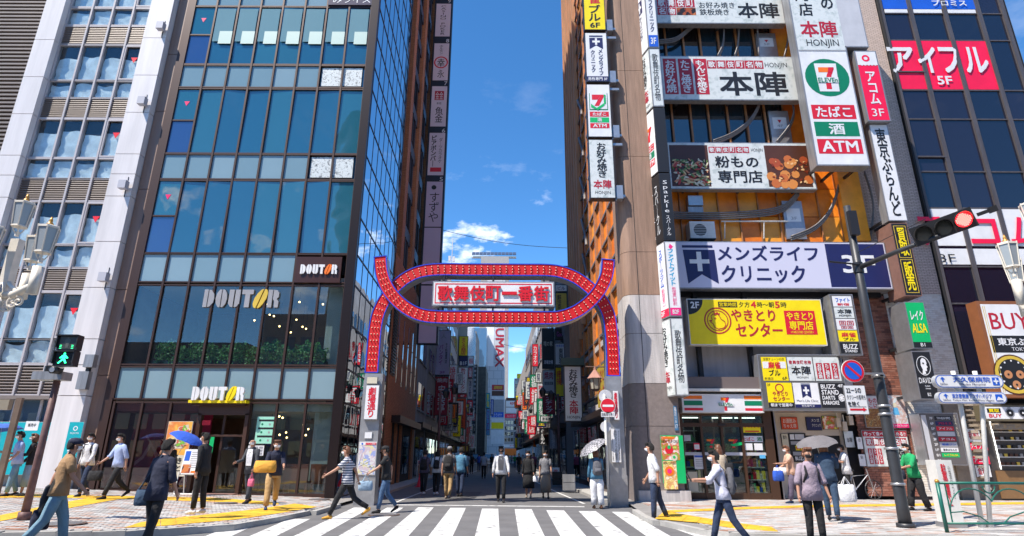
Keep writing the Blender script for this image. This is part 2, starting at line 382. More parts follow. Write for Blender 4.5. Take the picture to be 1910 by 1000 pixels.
# paving bricks: every brick near the camera is its own piece
M_b = [mat('paver_pale', (.38, .36, .345), .8, var=.15, scale=2), mat('paver_white', (.46, .45, .44), .8, var=.15, scale=2), mat('paver_grey', (.25, .24, .235), .8, var=.15, scale=2), mat('paver_red', (.36, .19, .13), .8, var=.2, scale=2), mat('paver_pink', (.42, .3, .25), .8, var=.2, scale=2)]
def inside(poly, x, y):
    r = False; n = len(poly)
    for i in range(n):
        (x1, y1), (x2, y2) = poly[i], poly[i - 1]
        if (y1 > y) != (y2 > y) and x < (x2 - x1) * (y - y1) / (y2 - y1) + x1: r = not r
    return r
def pave(name, poly, x0, x1, y0, y1, parent, redline=None):
    bx = []; bl, bw = .30, .10; j = 0; y = y0
    while y < y1:
        x = x0 + (bl / 2 if j % 2 else 0); j += 1
        while x < x1:
            if all(inside(poly, x + a, y + c) for a, c in ((0, 0), (bl, 0), (bl, bw), (0, bw))):
                r = rnd.random(); mi = 3 if r < .09 else 4 if r < .17 else 2 if r < .27 else 1 if r < .62 else 0
                if redline and abs((y - redline[1]) - redline[2] * (x - redline[0])) < .3: mi = 3 if rnd.random() < .7 else 4
                z = gz(x + bl / 2) + rnd.uniform(-.002, .002)
                bx.append((x + .003, y + .003, z - .02, x + bl - .003, y + bw - .003, z, mi))
            x += bl
        y += bw
    pieces(name, bx, M_b, parent, key=lambda b: b[1] * 1.2 + abs(b[0] - (-7 if x0 < 0 else 7)) * .35)
lp = struct(thing('left_paving', 'x', 'x')); rp = struct(thing('right_paving', 'x', 'x'))
for o in (lp, rp): del o['label']; del o['category']
def shrink(poly, k): return [(x, y + k) for x, y in poly]
pave('paver', shrink(Lk, .22) + [(XL - .1, 20.45), (-30, 20.45)], -21, -4.6, 11, 20.45, lp)
pave('paver', shrink([(3.98, Rk[0][1])] + Rk, .22) + [(32, 21.3), (3.98, 21.3)], 4.0, 20, 11, 21.3, rp, (9.5, 16.6, -.35))
# yellow tactile bands, raised on the paving
def band(pts, name='tactile_band'):
    q = MB(); P = []
    for x, y in pts:
        p = GP(x, y); P.append(Vector((p.x, p.y, p.z + .003)))
    n = len(P) // 2; a = P[:n]; b = P[n:][::-1]
    for i in range(n - 1):
        m = max(1, int((a[i + 1] - a[i]).length / .3))
        for k in range(m):
            f0, f1 = k / m, (k + .975) / m
            A = a[i].lerp(a[i + 1], f0); B = a[i].lerp(a[i + 1], f1); Cc = b[i].lerp(b[i + 1], f1); D = b[i].lerp(b[i + 1], f0)
            w = max(1, round((D - A).length / .3))
            for j in range(w):
                h0, h1 = j / w, (j + .97) / w
                q.prism([A.lerp(D, h0), B.lerp(Cc, h0), B.lerp(Cc, h1), A.lerp(D, h1)], (0, 0, .008))
    o = q.build(name, M_yel); struct(o, 'stuff'); return o
band([(232, 985), (300, 982), (436, 970), (520, 958), (592, 946), (550, 940), (480, 950), (420, 957), (300, 969), (262, 975)])
band([(-150, 975), (0, 962), (95, 942), (190, 925), (400, 929), (520, 938), (520, 942), (400, 936), (225, 931), (125, 949), (0, 973), (-150, 990)])
band([(-100, 925), (60, 922), (190, 926), (190, 930), (60, 928), (-100, 931)])
band([(1222, 968), (1300, 975), (1362, 985), (1452, 992), (1440, 984), (1375, 976), (1310, 966), (1240, 954)])
band([(1236, 957), (1400, 950), (1500, 947), (1700, 944), (1910, 941), (1910, 937), (1700, 940), (1500, 943), (1400, 946), (1236, 953)])
# crosswalk
for i, (x, y, w, l) in enumerate(((-2.6, 21.5, 1.3, 5), (1.5, 24, .8, 9), (-1.2, 10.2, 3.4, .9), (5.5, 10.4, 2.2, 1.1), (-6.5, 10, 1.1, 1.6))):
    struct(MB().quad((x, y, .002), (x + w, y, .002), (x + w + .1, y + l, .002), (x, y + l, .002)).build('road_patch', mat('asphalt_patch' + 'ab'[i % 2], [(.085, .084, .086), (.15, .148, .148)][i % 2], .9, var=.3, scale=3, bump=.4)))
cw = [((431, 981), (478, 981), (399, 994)), ((540, 968), (587, 968), (478, 995)), ((660, 947), (691, 947), (558, 995.5)), ((722, 947), (752, 947), (637, 997)), ((780, 946.5), (811, 946.5), (720, 997)),
      ((840, 947.5), (869, 947.5), (801, 998)), ((899, 949), (929, 949), (886, 1000)), ((960, 950), (992, 950), (968, 1000)), ((1019, 952), (1051, 952), (1045, 1000)), ((1079, 953.5), (1112, 953.5), (1125, 1000)),
      ((1141, 955), (1172, 955), (1205, 1000)), ((1248, 983), (1280, 983), (1292, 999))]
M_worn = M_white
for i, (a, b, c) in enumerate(cw):
    A, B, Cc = G(*a), G(*b), G(*c); d = (Cc - A); d /= -d.y; L = (A.y - 9.2)
    if i == 0 or i == 1: L = A.y - 9.2
    q = MB(); w = max(B.x - A.x, .42); w = .47 + .02 * math.sin(i)
    m = 8
    for k in range(m):
        y0, y1 = L * k / m, L * (k + 1) / m
        p0 = A + d * y0; p1 = A + d * y1
        q.quad((p1.x, p1.y, .004), (p1.x + w, p1.y, .004), (p0.x + w, p0.y, .004), (p0.x, p0.y, .004))
    struct(q.build('crosswalk_stripe', M_worn))
def line(pts, w, z=.004, name='road_line'):
    q = MB()
    for i in range(len(pts) - 1):
        a, b = Vector(pts[i]), Vector(pts[i + 1]); d = (b - a).normalized(); n = Vector((-d.y, d.x, 0)) * w / 2
        q.quad((*(a - n).xy, z), (*(b - n).xy, z), (*(b + n).xy, z), (*(a + n).xy, z))
    struct(q.build(name, M_white))
line([G(700, 941.5), G(1090, 945.5)], .28)
line([G(735, 938.5), G(890, 878)], .1); line([G(1090, 940), G(1040, 919), G(1002, 900), G(962, 878)], .1)
for px, py, r, z in ((596, 932, .33, None), (421, 939, .3, None), (716, 961, .4, 0), (112, 978, .42, None)):
    p = GP(px, py) if z is None else G(px, py, 0); h = p.z + .004
    t = thing('manhole_cover', {596: 'small round iron cover in the corner paving by the glass building', 421: 'round brown iron cover in the paving before the coffee shop door', 716: 'rusty round manhole cover on the crosswalk beside the left arch column', 112: 'dark oval manhole cover in the left foreground paving'}[px], 'manhole cover', (p.x, p.y, h))
    MB().cyl((p.x, p.y, h), r, .012, 24).build('rim', mat('rust_iron', (.13, .08, .06), .7, .3, var=.3, scale=20), t)
    q = MB()
    for i in range(-3, 4):
        hw = math.sqrt(max(0, (r * .85) ** 2 - (i * r * .24) ** 2)); q.box(p.x - hw, p.y + i * r * .24 - .02, h + .012, p.x + hw, p.y + i * r * .24 + .02, h + .018)
    q.build('rib', M_steel, t)

# ================================================================== LEFT: LOUVRED BUILDING and WHITE PANEL BUILDING
M_wpanel = mat('white_panel', (.64, .61, .61), .42, var=.16, scale=.8, streak=True)
M_brownp = mat('brown_panel', (.26, .17, .13), .5, var=.25, scale=1, streak=True)
M_lou = mat('louvre_metal', (.20, .165, .145), .5, .1, var=.1)
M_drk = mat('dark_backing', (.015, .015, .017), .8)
M_winframe = mat('window_frame_grey', (.44, .41, .42), .45)
M_sheet = mat('white_sheeting', (.74, .78, .78), .8, var=.25, scale=3, bump=.6)
M_wglass = clear_glass('window_glass', (.93, .98, 1), .03)
def px_x(px, py, D): return W(px, py, D).x
def px_z(py, px, D): return W(px, py, D).z
def XW(px): return px_x(px, 250, DF)       # columns measured at row 250
zr = lambda y, px=200: px_z(y, px, DF)
xl0, xl1, xw0, xw1, xr1, xb1 = XW(17), XW(57), XW(57), XW(232), XW(278), XW(303)
ztop = zr(-330)
wb = thing('white_panel_building', 'white panelled building with banded windows and louvres on the left', 'building', (xl0, DF, 0))
MB().box(xl0, DF + .35, 0, xr1, DF + 9, ztop).build('wall', M_drk, wb)
joints = [-330, -250, -170, -90, -8, 78, 147, 216, 293, 330, 371, 455, 540, 635, 683, 740, 906]
pan = MB()
def panel_strip(x0, x1, D, js, pxc, m, parent, depth=.34, name='cladding_panel', gap=.012):
    for i in range(len(js) - 1):
        z1, z0 = zr(js[i], pxc), zr(js[i + 1], pxc)
        if i == len(js) - 2: z0 = 0
        MB().box(x0 + gap, D, z0 + gap, x1 - gap, D + depth, z1 - gap).build(name, m, parent)
panel_strip(xl0, xl1, DF - .15, joints, 37, M_wpanel, wb, .5)
panel_strip(xw1, xr1, DF - .25, joints, 255, M_wpanel, wb, .6)
panel_strip(xr1 + .0, xb1, DF + .05, [-330, -200, -60, 100, 206, 352, 540, 700, 906], 290, M_brownp, wb, .35)
cols = [57, 100, 143, 186, 232]; cx = [XW(57) + .0, XW(103.5), XW(146), XW(187.5), XW(232)]
# rows (top, bottom, kind)
rows = [(-200, -160, 'l'), (-155, -85, 't'), (-82, -50, 's'), (-46, 8, 't')]
rows = [(-256, -224, 'l'), (-218, -150, 't'), (-146, -114, 's'), (-110, -78, 'l'), (-73, 8, 't'), (12, 42, 's'), (46, 78, 'l'), (81, 145, 't'), (148, 178, 's'), (181, 216, 'l'), (220, 290, 't'), (294, 329, 's'), (332, 371, 'l'), (375, 452, 't'), (456, 496, 's'), (500, 540, 'l'), (545, 630, 't'), (633, 676, 's'), (681, 735, 'l')]
fr = MB(); slats = []
for i, c in enumerate(cx):
    fr.box(c - .035, DF + .1, zr(738), c + .035, DF + .28, ztop)
for (a, b, k) in rows:
    fr.box(cx[0], DF + .13, zr(a) , cx[-1], DF + .26, zr(a) + .05); fr.box(cx[0], DF + .13, zr(b) - .05, cx[-1], DF + .26, zr(b))
fr.build('window_mullions', M_winframe, wb)
M_tri = mat('red_triangle', (.75, .01, .02), .4)
for (a, b, k) in rows:
    z1, z0 = zr(a), zr(b)
    for i in range(4):
        x0, x1 = cx[i] + .035, cx[i + 1] - .035
        if k == 'l':
            n = 9; q = MB()
            for j in range(n):
                z = z0 + .03 + (z1 - z0 - .06) * j / n
                q.obox(((x0 + x1) / 2, DF + .2, z + .03), ((x1 - x0) / 2, 0, 0), (0, .05, -.02), (0, .004, .018))
            q.build('louvre', M_lou, wb)
        else:
            w = MB().box(x0, DF + .2, z0, x1, DF + .215, z1).build('window', M_wglass, wb)
            # sheeting taped behind the pane, sagging at its top edge
            zt = z0 + (z1 - z0) * (.66 + .05 * math.sin(i * 2 + a)) if k == 't' else z1 - .12
            q = MB(); n = 10; base = []
            for j in range(n + 1):
                u = j / n; s = .1 * math.sin(math.pi * u) * (1 if (i + int(a)) % 2 else -1) * (.3 if k == 't' else .8)
                xx = x0 + .02 + (x1 - x0 - .04) * u
                for v in (0, .25, .5, .75, 1):
                    yy = DF + .27 + .035 * math.sin(u * 7 + v * 9 + i * 3 + a)
                    base.append((xx, yy, z0 + .02 + (zt + s - z0) * v))
            q.add(base, [(j * 5 + v, (j + 1) * 5 + v, (j + 1) * 5 + v + 1, j * 5 + v + 1) for j in range(n) for v in range(4)])
            q.build('window_sheet', M_sheet, wb, smooth=True)
            if k == 't' and i == 3:
                f2 = MB(); t_ = .06
                f2.box(x0, DF + .12, z0, x0 + t_, DF + .19, z1); f2.box(x1 - t_, DF + .12, z0, x1, DF + .19, z1); f2.box(x0 + t_, DF + .12, z0, x1 - t_, DF + .19, z0 + t_); f2.box(x0 + t_, DF + .12, z1 - t_, x1 - t_, DF + .19, z1)
                f2.build('casement', M_winframe, wb)
                cxm = (x0 + x1) / 2; zc = z0 + (z1 - z0) * .6
                MB().prism([(cxm - .14, DF + .19, zc + .12), (cxm + .14, DF + .19, zc + .12), (cxm, DF + .19, zc - .14)], (0, .008, 0)).build('rescue_mark', M_tri, wb)
# ground floor of the white building
zg = zr(738)
MB().box(xl0, DF + .25, zr(790, 100), xw1, DF + .5, zg - .06).build('lintel', mat('grey_lintel', (.16, .17, .2), .5), wb)
MB().box(xl0, DF - .1, zg - .14, xw1, DF + .3, zg - .02).build('canopy', M_lou, wb)
MB().box(xl0, DF + .2, zr(912, 100), xw1, DF + .34, zr(860, 100)).build('plinth', M_kerb, wb)
for px in (5, 55, 105, 150):
    x = px_x(px, 800, DF); MB().box(x, DF + .18, zr(908, 100), x + .09, DF + .26, zr(745, 100)).build('shop_mullion', M_winframe, wb)
MB().box(xl0, DF + .22, zr(860, 100), px_x(178, 800, DF), DF + .235, zr(745, 100)).build('shop_pane', clear_glass('shop_glass', (.8, .9, .95), .1), wb)
# small wall lamps on the right pilaster
M_lampbox = mat('lamp_box_grey', (.42, .42, .47), .5)
names = {55: 'uppermost', 194: 'second from the top', 349: 'third from the top', 520: 'lowest, above the switch boxes'}
for px, py, s in ((305, 55, 1), (271, 194, 1), (236, 349, 1), (200, 520, 1.05)):
    p = W(px, py, DF - .25)
    t = thing('wall_lamp', 'small square grey wall lamp on the white pilaster, ' + names[py], 'lamp', p, 'square lamps on the white pilaster')
    MB().prism([(p.x - .14, p.y - .3, p.z - .16), (p.x + .14, p.y - .3, p.z - .16), (p.x + .14, p.y - .3, p.z + .16), (p.x - .14, p.y - .3, p.z + .16)], (0, .22, 0)).build('lamp_housing', M_lampbox, t)
    MB().box(p.x - .03, p.y - .08, p.z - .05, p.x + .03, p.y, p.z + .05).build('bracket', M_dark, t)
    MB().box(p.x - .008, p.y - .02, p.z - .42, p.x + .008, p.y, p.z + .42).build('conduit', M_dark, t)
p = W(166, 693, DF - .25)
t = thing('switch_box', 'two grey metal boxes stacked on the white pilaster near street level', 'box', p)
MB().box(p.x - .1, p.y - .22, p.z + .12, p.x + .22, p.y, p.z + .55).build('upper_box', M_frame, t)
MB().box(p.x - .2, p.y - .2, p.z - .62, p.x + .14, p.y, p.z - .02).build('lower_box', M_frame, t)
MB().box(p.x - .06, p.y - .1, p.z - .02, p.x + .06, p.y, p.z + .12).build('neck', M_dark, t)

lb = thing('louvred_building', 'dark building faced with horizontal metal louvres at the far left', 'building', (xl0 - 12, DF + 1, 0))
MB().box(xl0 - 12, DF + 1, 0, xl0 - .05, DF + 9, ztop).build('wall', M_wpanel, lb)
MB().box(xl0 - 3.4, DF + .9, zr(330, 20), xl0 - .05, DF + 1, ztop).build('louvre_recess', M_drk, lb)
z = zr(335, 20); n = 0; cc = []
while z < zr(-40, 20):
    cc.append((xl0 - 3.4, DF + .62, z, xl0 - .06, DF + .9, z + .085, 0)); z += .19; n += 1
pieces('louvre_slat', cc, [M_lou], lb)
# ================================================================== LEFT: GLASS BUILDING (coffee shop)
XD = [XW(303) + .02] + [0] * 8
XD0 = px_x(225, 680, DF); XD8 = px_x(630, 680, DF)
XD = [XD0 + (XD8 - XD0) * i / 8 for i in range(9)]
zd = lambda y, px=500: px_z(y, px, DF)
M_gtall = glass('blue_glass', (.012, .085, .15), 2.1)
M_gtall2 = glass('blue_glass_b', (.02, .11, .16), 2.1)
M_gsp = glass('spandrel_glass', (.17, .27, .32), 1.6, .12)
M_gsp2 = glass('spandrel_glass_b', (.21, .31, .36), 1.6, .12)
M_clear = clear_glass('clear_facade_glass', (.85, .93, .93), .08)
M_mul = mat('bronze_mullion', (.05, .024, .018), .45, .3)
gb = thing('glass_building', 'tall corner building of blue glass and bronze mullions with coffee shop', 'building', (XD0, DF, 0))
ZT = 46
drows = [(-232, -185, 's'), (-182, -70, 't'), (-67, -22, 's'), (-19, 11 - 20, 'x')]
drows = [(-340, -200, 't'), (-197, -152, 's'), (-149, -30, 't'), (-26, 12, 's'), (15, 120, 't'), (124, 163, 's'), (168, 286, 't'), (290, 334, 's'), (339, 472, 't'), (476, 526, 's'), (534, 680, 'c'), (687, 744, 's')]
mul = MB()
for i, x in enumerate(XD):
    mul.box(x - .035, DF - .06, zd(745), x + .035, DF + .1, ZT)
for (a, b, k) in drows:
    mul.box(XD[0], DF - .045, zd(a), XD[8], DF + .09, zd(a) + .05); mul.box(XD[0], DF - .045, zd(b) - .05, XD[8], DF + .09, zd(b))
mul.build('mullions', M_mul, gb)
M_lace = photo_mat('lace_panel', [(.5, .55, .55), (.62, .66, .66), (.05, .06, .07)], 14, 'noise')
ri = 0
for (a, b, k) in drows:
    z1, z0 = zd(a), zd(b)
    for i in range(8):
        x0, x1 = XD[i] + .035, XD[i + 1] - .035
        if k == 's':
            if i >= 6 and a in (124, 290): continue
            if i >= 6 and a == 687:
                if i == 6: MB().box(XD[6] + .035, DF, z0, XD[8] - .035, DF + .03, z1).build('spandrel_pane', M_gsp2, gb)
                continue
            if i >= 6 and a in (476, -26): continue
            MB().box(x0, DF, z0, x1, DF + .03, z1).build('spandrel_pane', M_gsp if rnd.random() < .6 else M_gsp2, gb)
        elif k == 't':
            if i == 0:
                zm = (z0 + z1) / 2
                mul2 = MB().box(x0, DF - .04, zm - .03, x1, DF + .08, zm + .03).build('transom', M_mul, gb)
                MB().box(x0, DF, z0, x1, DF + .03, zm - .03).build('pane', glass('violet_glass', (.015, .04, .15), 2.2), gb)
                MB().box(x0, DF, zm + .03, x1, DF + .03, z1).build('pane', glass('teal_glass', (.01, .09, .12), 2.3), gb)
                xm = (x0 + x1) / 2; zc = zm + (z1 - zm) * .55
                MB().prism([(xm - .11, DF - .01, zc + .09), (xm + .11, DF - .01, zc + .09), (xm, DF - .01, zc - .12)], (0, .008, 0)).build('rescue_mark', mat('pink_triangle', (.8, .01, .12), .4), gb)
            else:
                ta, tb = rnd.uniform(-.02, .02), rnd.uniform(-.03, .03)          # no two panes sit quite true
                MB().add([(x0, DF + y_ - ta - tb, z0) for y_ in (0, .03)] + [(x1, DF + y_ + ta - tb, z0) for y_ in (.03, 0)] + [(x0, DF + y_ - ta + tb, z1) for y_ in (0, .03)] + [(x1, DF + y_ + ta + tb, z1) for y_ in (.03, 0)], [(0, 3, 7, 4), (1, 5, 6, 2), (4, 7, 6, 5), (0, 1, 2, 3), (3, 2, 6, 7), (0, 4, 5, 1)]).build('pane', [M_gtall, M_gtall2][rnd.random() < .3], gb)
                # half drawn blinds glued just in front of the dark inside of the top storeys
                if a == 15:
                    MB().box(x0 + .05, DF - .056, z0 + (z1 - z0) * .38, x1 - .05, DF - .053, z1 - .1).build('blind', glass('blind_glass', (.16, .27, .29), 1.7, .06), gb)
                    MB().box(x0 + .3, DF - .059, z0 + (z1 - z0) * .34, x1 - .04, DF - .057, z0 + (z1 - z0) * .56).build('painted_lit_blind', mat('pale_blind', (.42, .55, .5), .4), gb)  # lit part of the blind, its light put into a paler colour
        elif k == 'c':
            MB().box(x0, DF, z0, x1, DF + .02, z1).build('pane', M_clear, gb)
for a, b in ((124, 163), (290, 334)):
    z1, z0 = zd(a), zd(b)
    MB().box(XD[6] + .1, DF + .01, z0 + .08, XD[8] - .15, DF + .05, z1 - .06).build('patterned_panel', M_lace, gb)
    MB().box(XD[6] + .035, DF + .08, z0, XD[8] - .035, DF + .12, z1).build('spandrel_pane', M_gtall, gb)
# second floor sign band with lettering
def on_front(xa, xb, ya, yb, m, name='sign_band', D=DF - .09):
    x0, x1, z0, z1 = pxbox(xa, xb, ya, yb, D); MB().box(x0, D, z0, x1, D + .09, z1).build(name, m, gb); return Panel(gb, (x0, D, z1), (x1 - x0, 0, 0), (0, 0, z0 - z1))
M_bplate = mat('brown_plate', (.05, .018, .012), .3)
def coffee_letters(P, u0, u1, v0, v1, lv=1, stripe=True, wm='white', om='orange', depth=0.05):
    """D O U T O R in fat stencil letters split by a vertical bar; the second O is a leaning coffee bean."""
    w = (u1 - u0) / 6; H = v1 - v0
    def bars(i, shapes, m):
        for sh in shapes:
            pts = [P.at(u0 + (i + .06 + .88 * a) * w, v0 + b * H, P.l) for a, b in sh]
            MB().prism(pts, P.n * depth).build('letter', C(m), P.p)
    arcL = [(.46, 0), (.46, 1), (.3, 1), (.08, .8), (0, .5), (.08, .2), (.3, 0)]
    arcR = [(.54, 0), (.7, 0), (.92, .2), (1, .5), (.92, .8), (.7, 1), (.54, 1)]
    bars(0, [[(.08, 0), (.42, 0), (.42, 1), (.08, 1)], [(.5, 0), (.7, .04), (.95, .25), (1, .5), (.95, .75), (.7, .96), (.5, 1)]], wm)
    bars(1, [arcL, arcR], wm)
    bars(2, [[(.02, 0), (.44, 0), (.44, 1), (.2, .96), (.02, .78)], [(.56, 0), (.98, 0), (.98, .78), (.8, .96), (.56, 1)]], wm)
    bars(3, [[(.0, 0), (1, 0), (1, .26), (.72, .26), (.72, 1), (.3, 1), (.3, .26), (0, .26)]], wm)
    sl = lambda s: [(a + (.5 - b) * .5, b) for a, b in s]
    bars(4, [sl([(.46, -.05), (.46, 1.05), (.25, 1.0), (.05, .8), (0, .5), (.1, .2), (.28, 0)]), sl([(.58, -.05), (.8, 0), (.98, .2), (1.04, .5), (.95, .8), (.78, 1), (.58, 1.05)])], om)
    bars(5, [[(.04, 0), (.42, 0), (.42, 1), (.04, 1)], [(.5, 0), (.8, .03), (.98, .18), (.98, .4), (.82, .52), (1.0, .66), (1.0, 1), (.66, 1), (.62, .62), (.5, .56)]], wm)
P = on_front(551, 636, 479, 527, M_bplate); coffee_letters(P, .1, .93, .32, .68)
x0, x1, z0, z1 = pxbox(376, 521, 540, 573, DF - .09); P = Panel(gb, (x0, DF - .02, z1), (x1 - x0, 0, 0), (0, 0, z0 - z1)); coffee_letters(P, 0, 1, 0, 1, om='gold', wm='grey')
x0, x1, z0, z1 = pxbox(358, 458, 722, 750, DF - .35); P = Panel(gb, (x0, DF - .35, z1), (x1 - x0, 0, 0), (0, 0, z0 - z1)); coffee_letters(P, 0, 1, 0, .9, om='yellow', depth=.09)
MB().box(x0 - .06, DF - .4, z0 - .03, x1 + .06, DF - .1, z0 + .06).build('yellow_rail', C('yellow'), gb)
MB().box(x0, DF - .28, z0 - .1, x1, DF - .05, z0 - .03).build('rail_bracket', M_mul, gb)
P = on_front(613, 700, -12, 9, mat('slate_plate', (.05, .04, .07), .3)); P.text('みライス', (.1, .3, .9, .85), 'white')
# plinth, posts, entrance
zb = gz(XD0); 
MB().box(XD[0] - .3, DF - .05, 0, XD[0], DF + .3, ZT).build('edge_post', M_mul, gb)
MB().box(XD8, DF - .12, 0, XD8 + .32, DF + .1, ZT).build('corner_post', mat('corner_post', (.02, .012, .012), .35, .4), gb)
XL = XD8 + .32
GX = [px_x(x, 800, DF) for x in (205, 258, 312, 368, 463, 512, 566, 628)]
gm = MB(); zt = zd(750)
for x in GX: gm.box(x - .035, DF - .05, 0, x + .035, DF + .08, zt)
gm.box(GX[0], DF - .04, zt - .06, GX[-1], DF + .08, zt); gm.box(GX[0], DF - .08, 0, GX[3], DF + .06, gz(GX[2]) + .08); gm.box(GX[4], DF - .08, 0, GX[-1], DF + .06, gz(GX[5]) + .06)
gm.build('shopfront_frame', M_mul, gb)
MB().box(XD8 - .3, DF + .02, zt - .0, XD8, DF + .05, zd(745)).build('infill', M_mul, gb)
M_rglass = clear_glass('reddish_glass', (.75, .6, .62), .12)
for i in range(7):
    if i == 3: continue
    MB().box(GX[i] + .035, DF, gz(GX[i]) + .06, GX[i + 1] - .035, DF + .02, zt - .06).build('shop_pane', M_rglass if i < 3 else M_clear, gb)
# entrance bay
ed = MB(); zh = zd(772)
ed.box(GX[3], DF - .1, zh - .05, GX[4], DF + .06, zt); ed.box(GX[3], DF - .1, 0, GX[3] + .12, DF + .1, zh); ed.box(GX[4] - .12, DF - .1, 0, GX[4], DF + .1, zh)
ed.box(GX[3] + .1, DF, zh - .75, GX[4], DF + .06, zh - .68)
ed.build('door_frame', mat('door_brown', (.06, .028, .018), .4), gb)
MB().box(GX[3] + .8, DF + .06, gz(GX[3]), GX[3] + .88, DF + .12, zh - .05).build('door_stile', M_mul, gb)
MB().box(GX[3] + .88, DF + .07, gz(GX[3]), GX[4] - .12, DF + .09, zh - .7).build('door', M_clear, gb)
MB().box(GX[3], DF - .5, 0, GX[4], DF + .1, gz(GX[4]) + .03).build('doorstep', mat('step_brown', (.2, .11, .09), .7), gb)
pl = Panel(gb, (GX[3] + .15, DF - .1, zd(785)), (.35, 0, 0), (0, 0, -.9))
pl.rect(.1, .0, .9, .18, 'red', 'door_notice'); pl.rect(.3, .45, .95, .75, 'skyblue', 'door_notice'); pl.rect(.3, .78, .95, 1.1, 'red', 'door_notice'); pl.rect(1.1, .6, 1.5, 1.15, 'brightgreen', 'door_notice')
# interior: two visible floors
IN = DF + 4.5
M_in = mat('cafe_wall', (.22, .12, .08), .8, var=.2); M_inf = mat('cafe_floor', (.12, .08, .06), .5); M_inc = mat('cafe_ceiling', (.4, .36, .3), .8)
z2a, z2b = zd(684), zd(531)
sh = MB(); sh.box(XD0, IN, 0, XL - .3, IN + .2, z2b + .5); sh.box(XD0 - .2, DF + .1, 0, XD0, IN, ZT); 
sh.build('back_wall', M_in, gb)
MB().box(XD0, DF + .15, z2b - .02, XL - .35, IN, z2b + .3).build('upper_ceiling', M_inc, gb)
MB().box(XD0, DF + .15, zt - .3, XL - .35, IN, z2a - .02).build('upper_floor', M_inc, gb)
MB().box(XD0, DF + .1, 0, XL - .35, IN, .14).build('cafe_floor', M_inf, gb)
MB().box(XD0, DF + .35, z2b + .5, XL - .5, IN + 8, ZT).build('core', M_drk, gb)
for i, px in enumerate((552, 600)):
    x = px_x(px, 640, DF)
    MB().box(px_x(598, 620, DF), DF + .5, zt, px_x(630, 620, DF), DF + .8, z2b).build('inner_column', mat('pale_column', (.42, .42, .4), .7), gb) if i == 0 else None
MB().box(px_x(570, 820, DF), DF + .7, .1, px_x(626, 820, DF), DF + .9, zt - .3).build('inner_column', mat('pale_column', (.4, .4, .4), .7), gb)
bulbm = mat('warm_bulb', (1, .62, .25), .5, emit=5)
for i in range(26):
    fl = i % 2; x = rnd.uniform(XD[3] if fl else GX[4], XD8 - .4); y = DF + rnd.uniform(.6, 3.5); z = (z2b - .25 - rnd.random() * .9) if fl else (zt - .4 - rnd.random() * .8)
    q = MB().ball((x, y, z), .035, seg=8, rg=4); o = q.build('pendant_lamp', bulbm, gb)
    MB().box(x - .006, y - .006, z + .05, x + .006, y + .006, (z2b if fl else zt - .3)).build('cord', M_dark, o)
t = thing('window_hedge', 'leafy green hedge in a trough behind the upper cafe windows', 'hedge', (XD[1], DF + .3, z2a))
MB().box(XD[1], DF + .25, z2a, XD8 - .5, DF + .6, z2a + .25).build('trough', M_dark, t)
q = MB(); M_leaf = [mat('leaf_a', (.07, .20, .05), .5), mat('leaf_b', (.12, .30, .07), .5), mat('leaf_c', (.03, .08, .03), .6)]
for i in range(5200):
    c = Vector((rnd.uniform(XD[1] + .05, XD8 - .55), DF + rnd.uniform(.16, .6), 0)); c.z = z2a + .1 + (.72 + .13 * math.sin(c.x * 5) + .08 * math.sin(c.x * 17)) * rnd.random() ** .8; a = Vector((rnd.uniform(-1, 1), rnd.uniform(-.4, .4), rnd.uniform(-1, 1))).normalized() * rnd.uniform(.03, .06); b = a.cross(Vector((rnd.random(), 1, rnd.random() - .5))).normalized() * .03
    q.quad(c - a, c - b, c + a, c + b, rnd.choice((0, 0, 1, 2)))
o = q.build('leaves', M_leaf, t); o['kind'] = 'stuff'
x0 = GX[0] + .1; MB().box(x0, DF + 1.1, .15, GX[3] - .1, DF + 1.16, zt - .35).build('magenta_screen', mat('magenta_wall', (.30, .012, .07), .5), gb); pp = Panel(gb, (x0, DF + 1.1, zt - .5), (GX[3] - x0, 0, 0), (0, 0, -2.2)); pp.text('入ス', (.05, .25, .9, .75), 'palegrey')
# cafe furniture
def cafe_table(i, x, y, z):
    t = thing('cafe_table', ['small round table by the door inside the cafe', 'round table under the second street window inside the cafe', 'round table near the corner window of the cafe'][i], 'table', (x, y, z))
    MB().cyl((x, y, z + .7), .32, .03, 20).build('tabletop', mat('table_wood', (.25, .09, .04), .4), t); MB().cyl((x, y, z), .03, .7, 8).build('stem', M_dark, t); MB().cyl((x, y, z), .2, .02, 14).build('foot', M_dark, t)
for i, px in enumerate((485, 535, 590)): cafe_table(i, px_x(px, 880, DF + 1.2), DF + 1.2, .14)
def bench(lbl, px0, px1, D):
    x0, x1 = px_x(px0, 880, D), px_x(px1, 880, D)
    t = thing('cafe_bench', lbl, 'bench', (x0, D, .14)); mm = mat('bench_wood', (.22, .06, .03), .4, var=.2)
    MB().box(x0, D, .5, x1, D + .45, .6).build('seat', mm, t); MB().box(x0, D - .06, .6, x1, D, 1.15).build('backrest', mm, t)
    for x in (x0, x1 - .08): MB().box(x, D, .14, x + .08, D + .4, .5).build('leg', mm, t)
bench('reddish wooden bench back behind the coffee shop window', 530, 575, DF + .45)
bench('shorter reddish wooden bench near the glass corner', 580, 610, DF + .6)
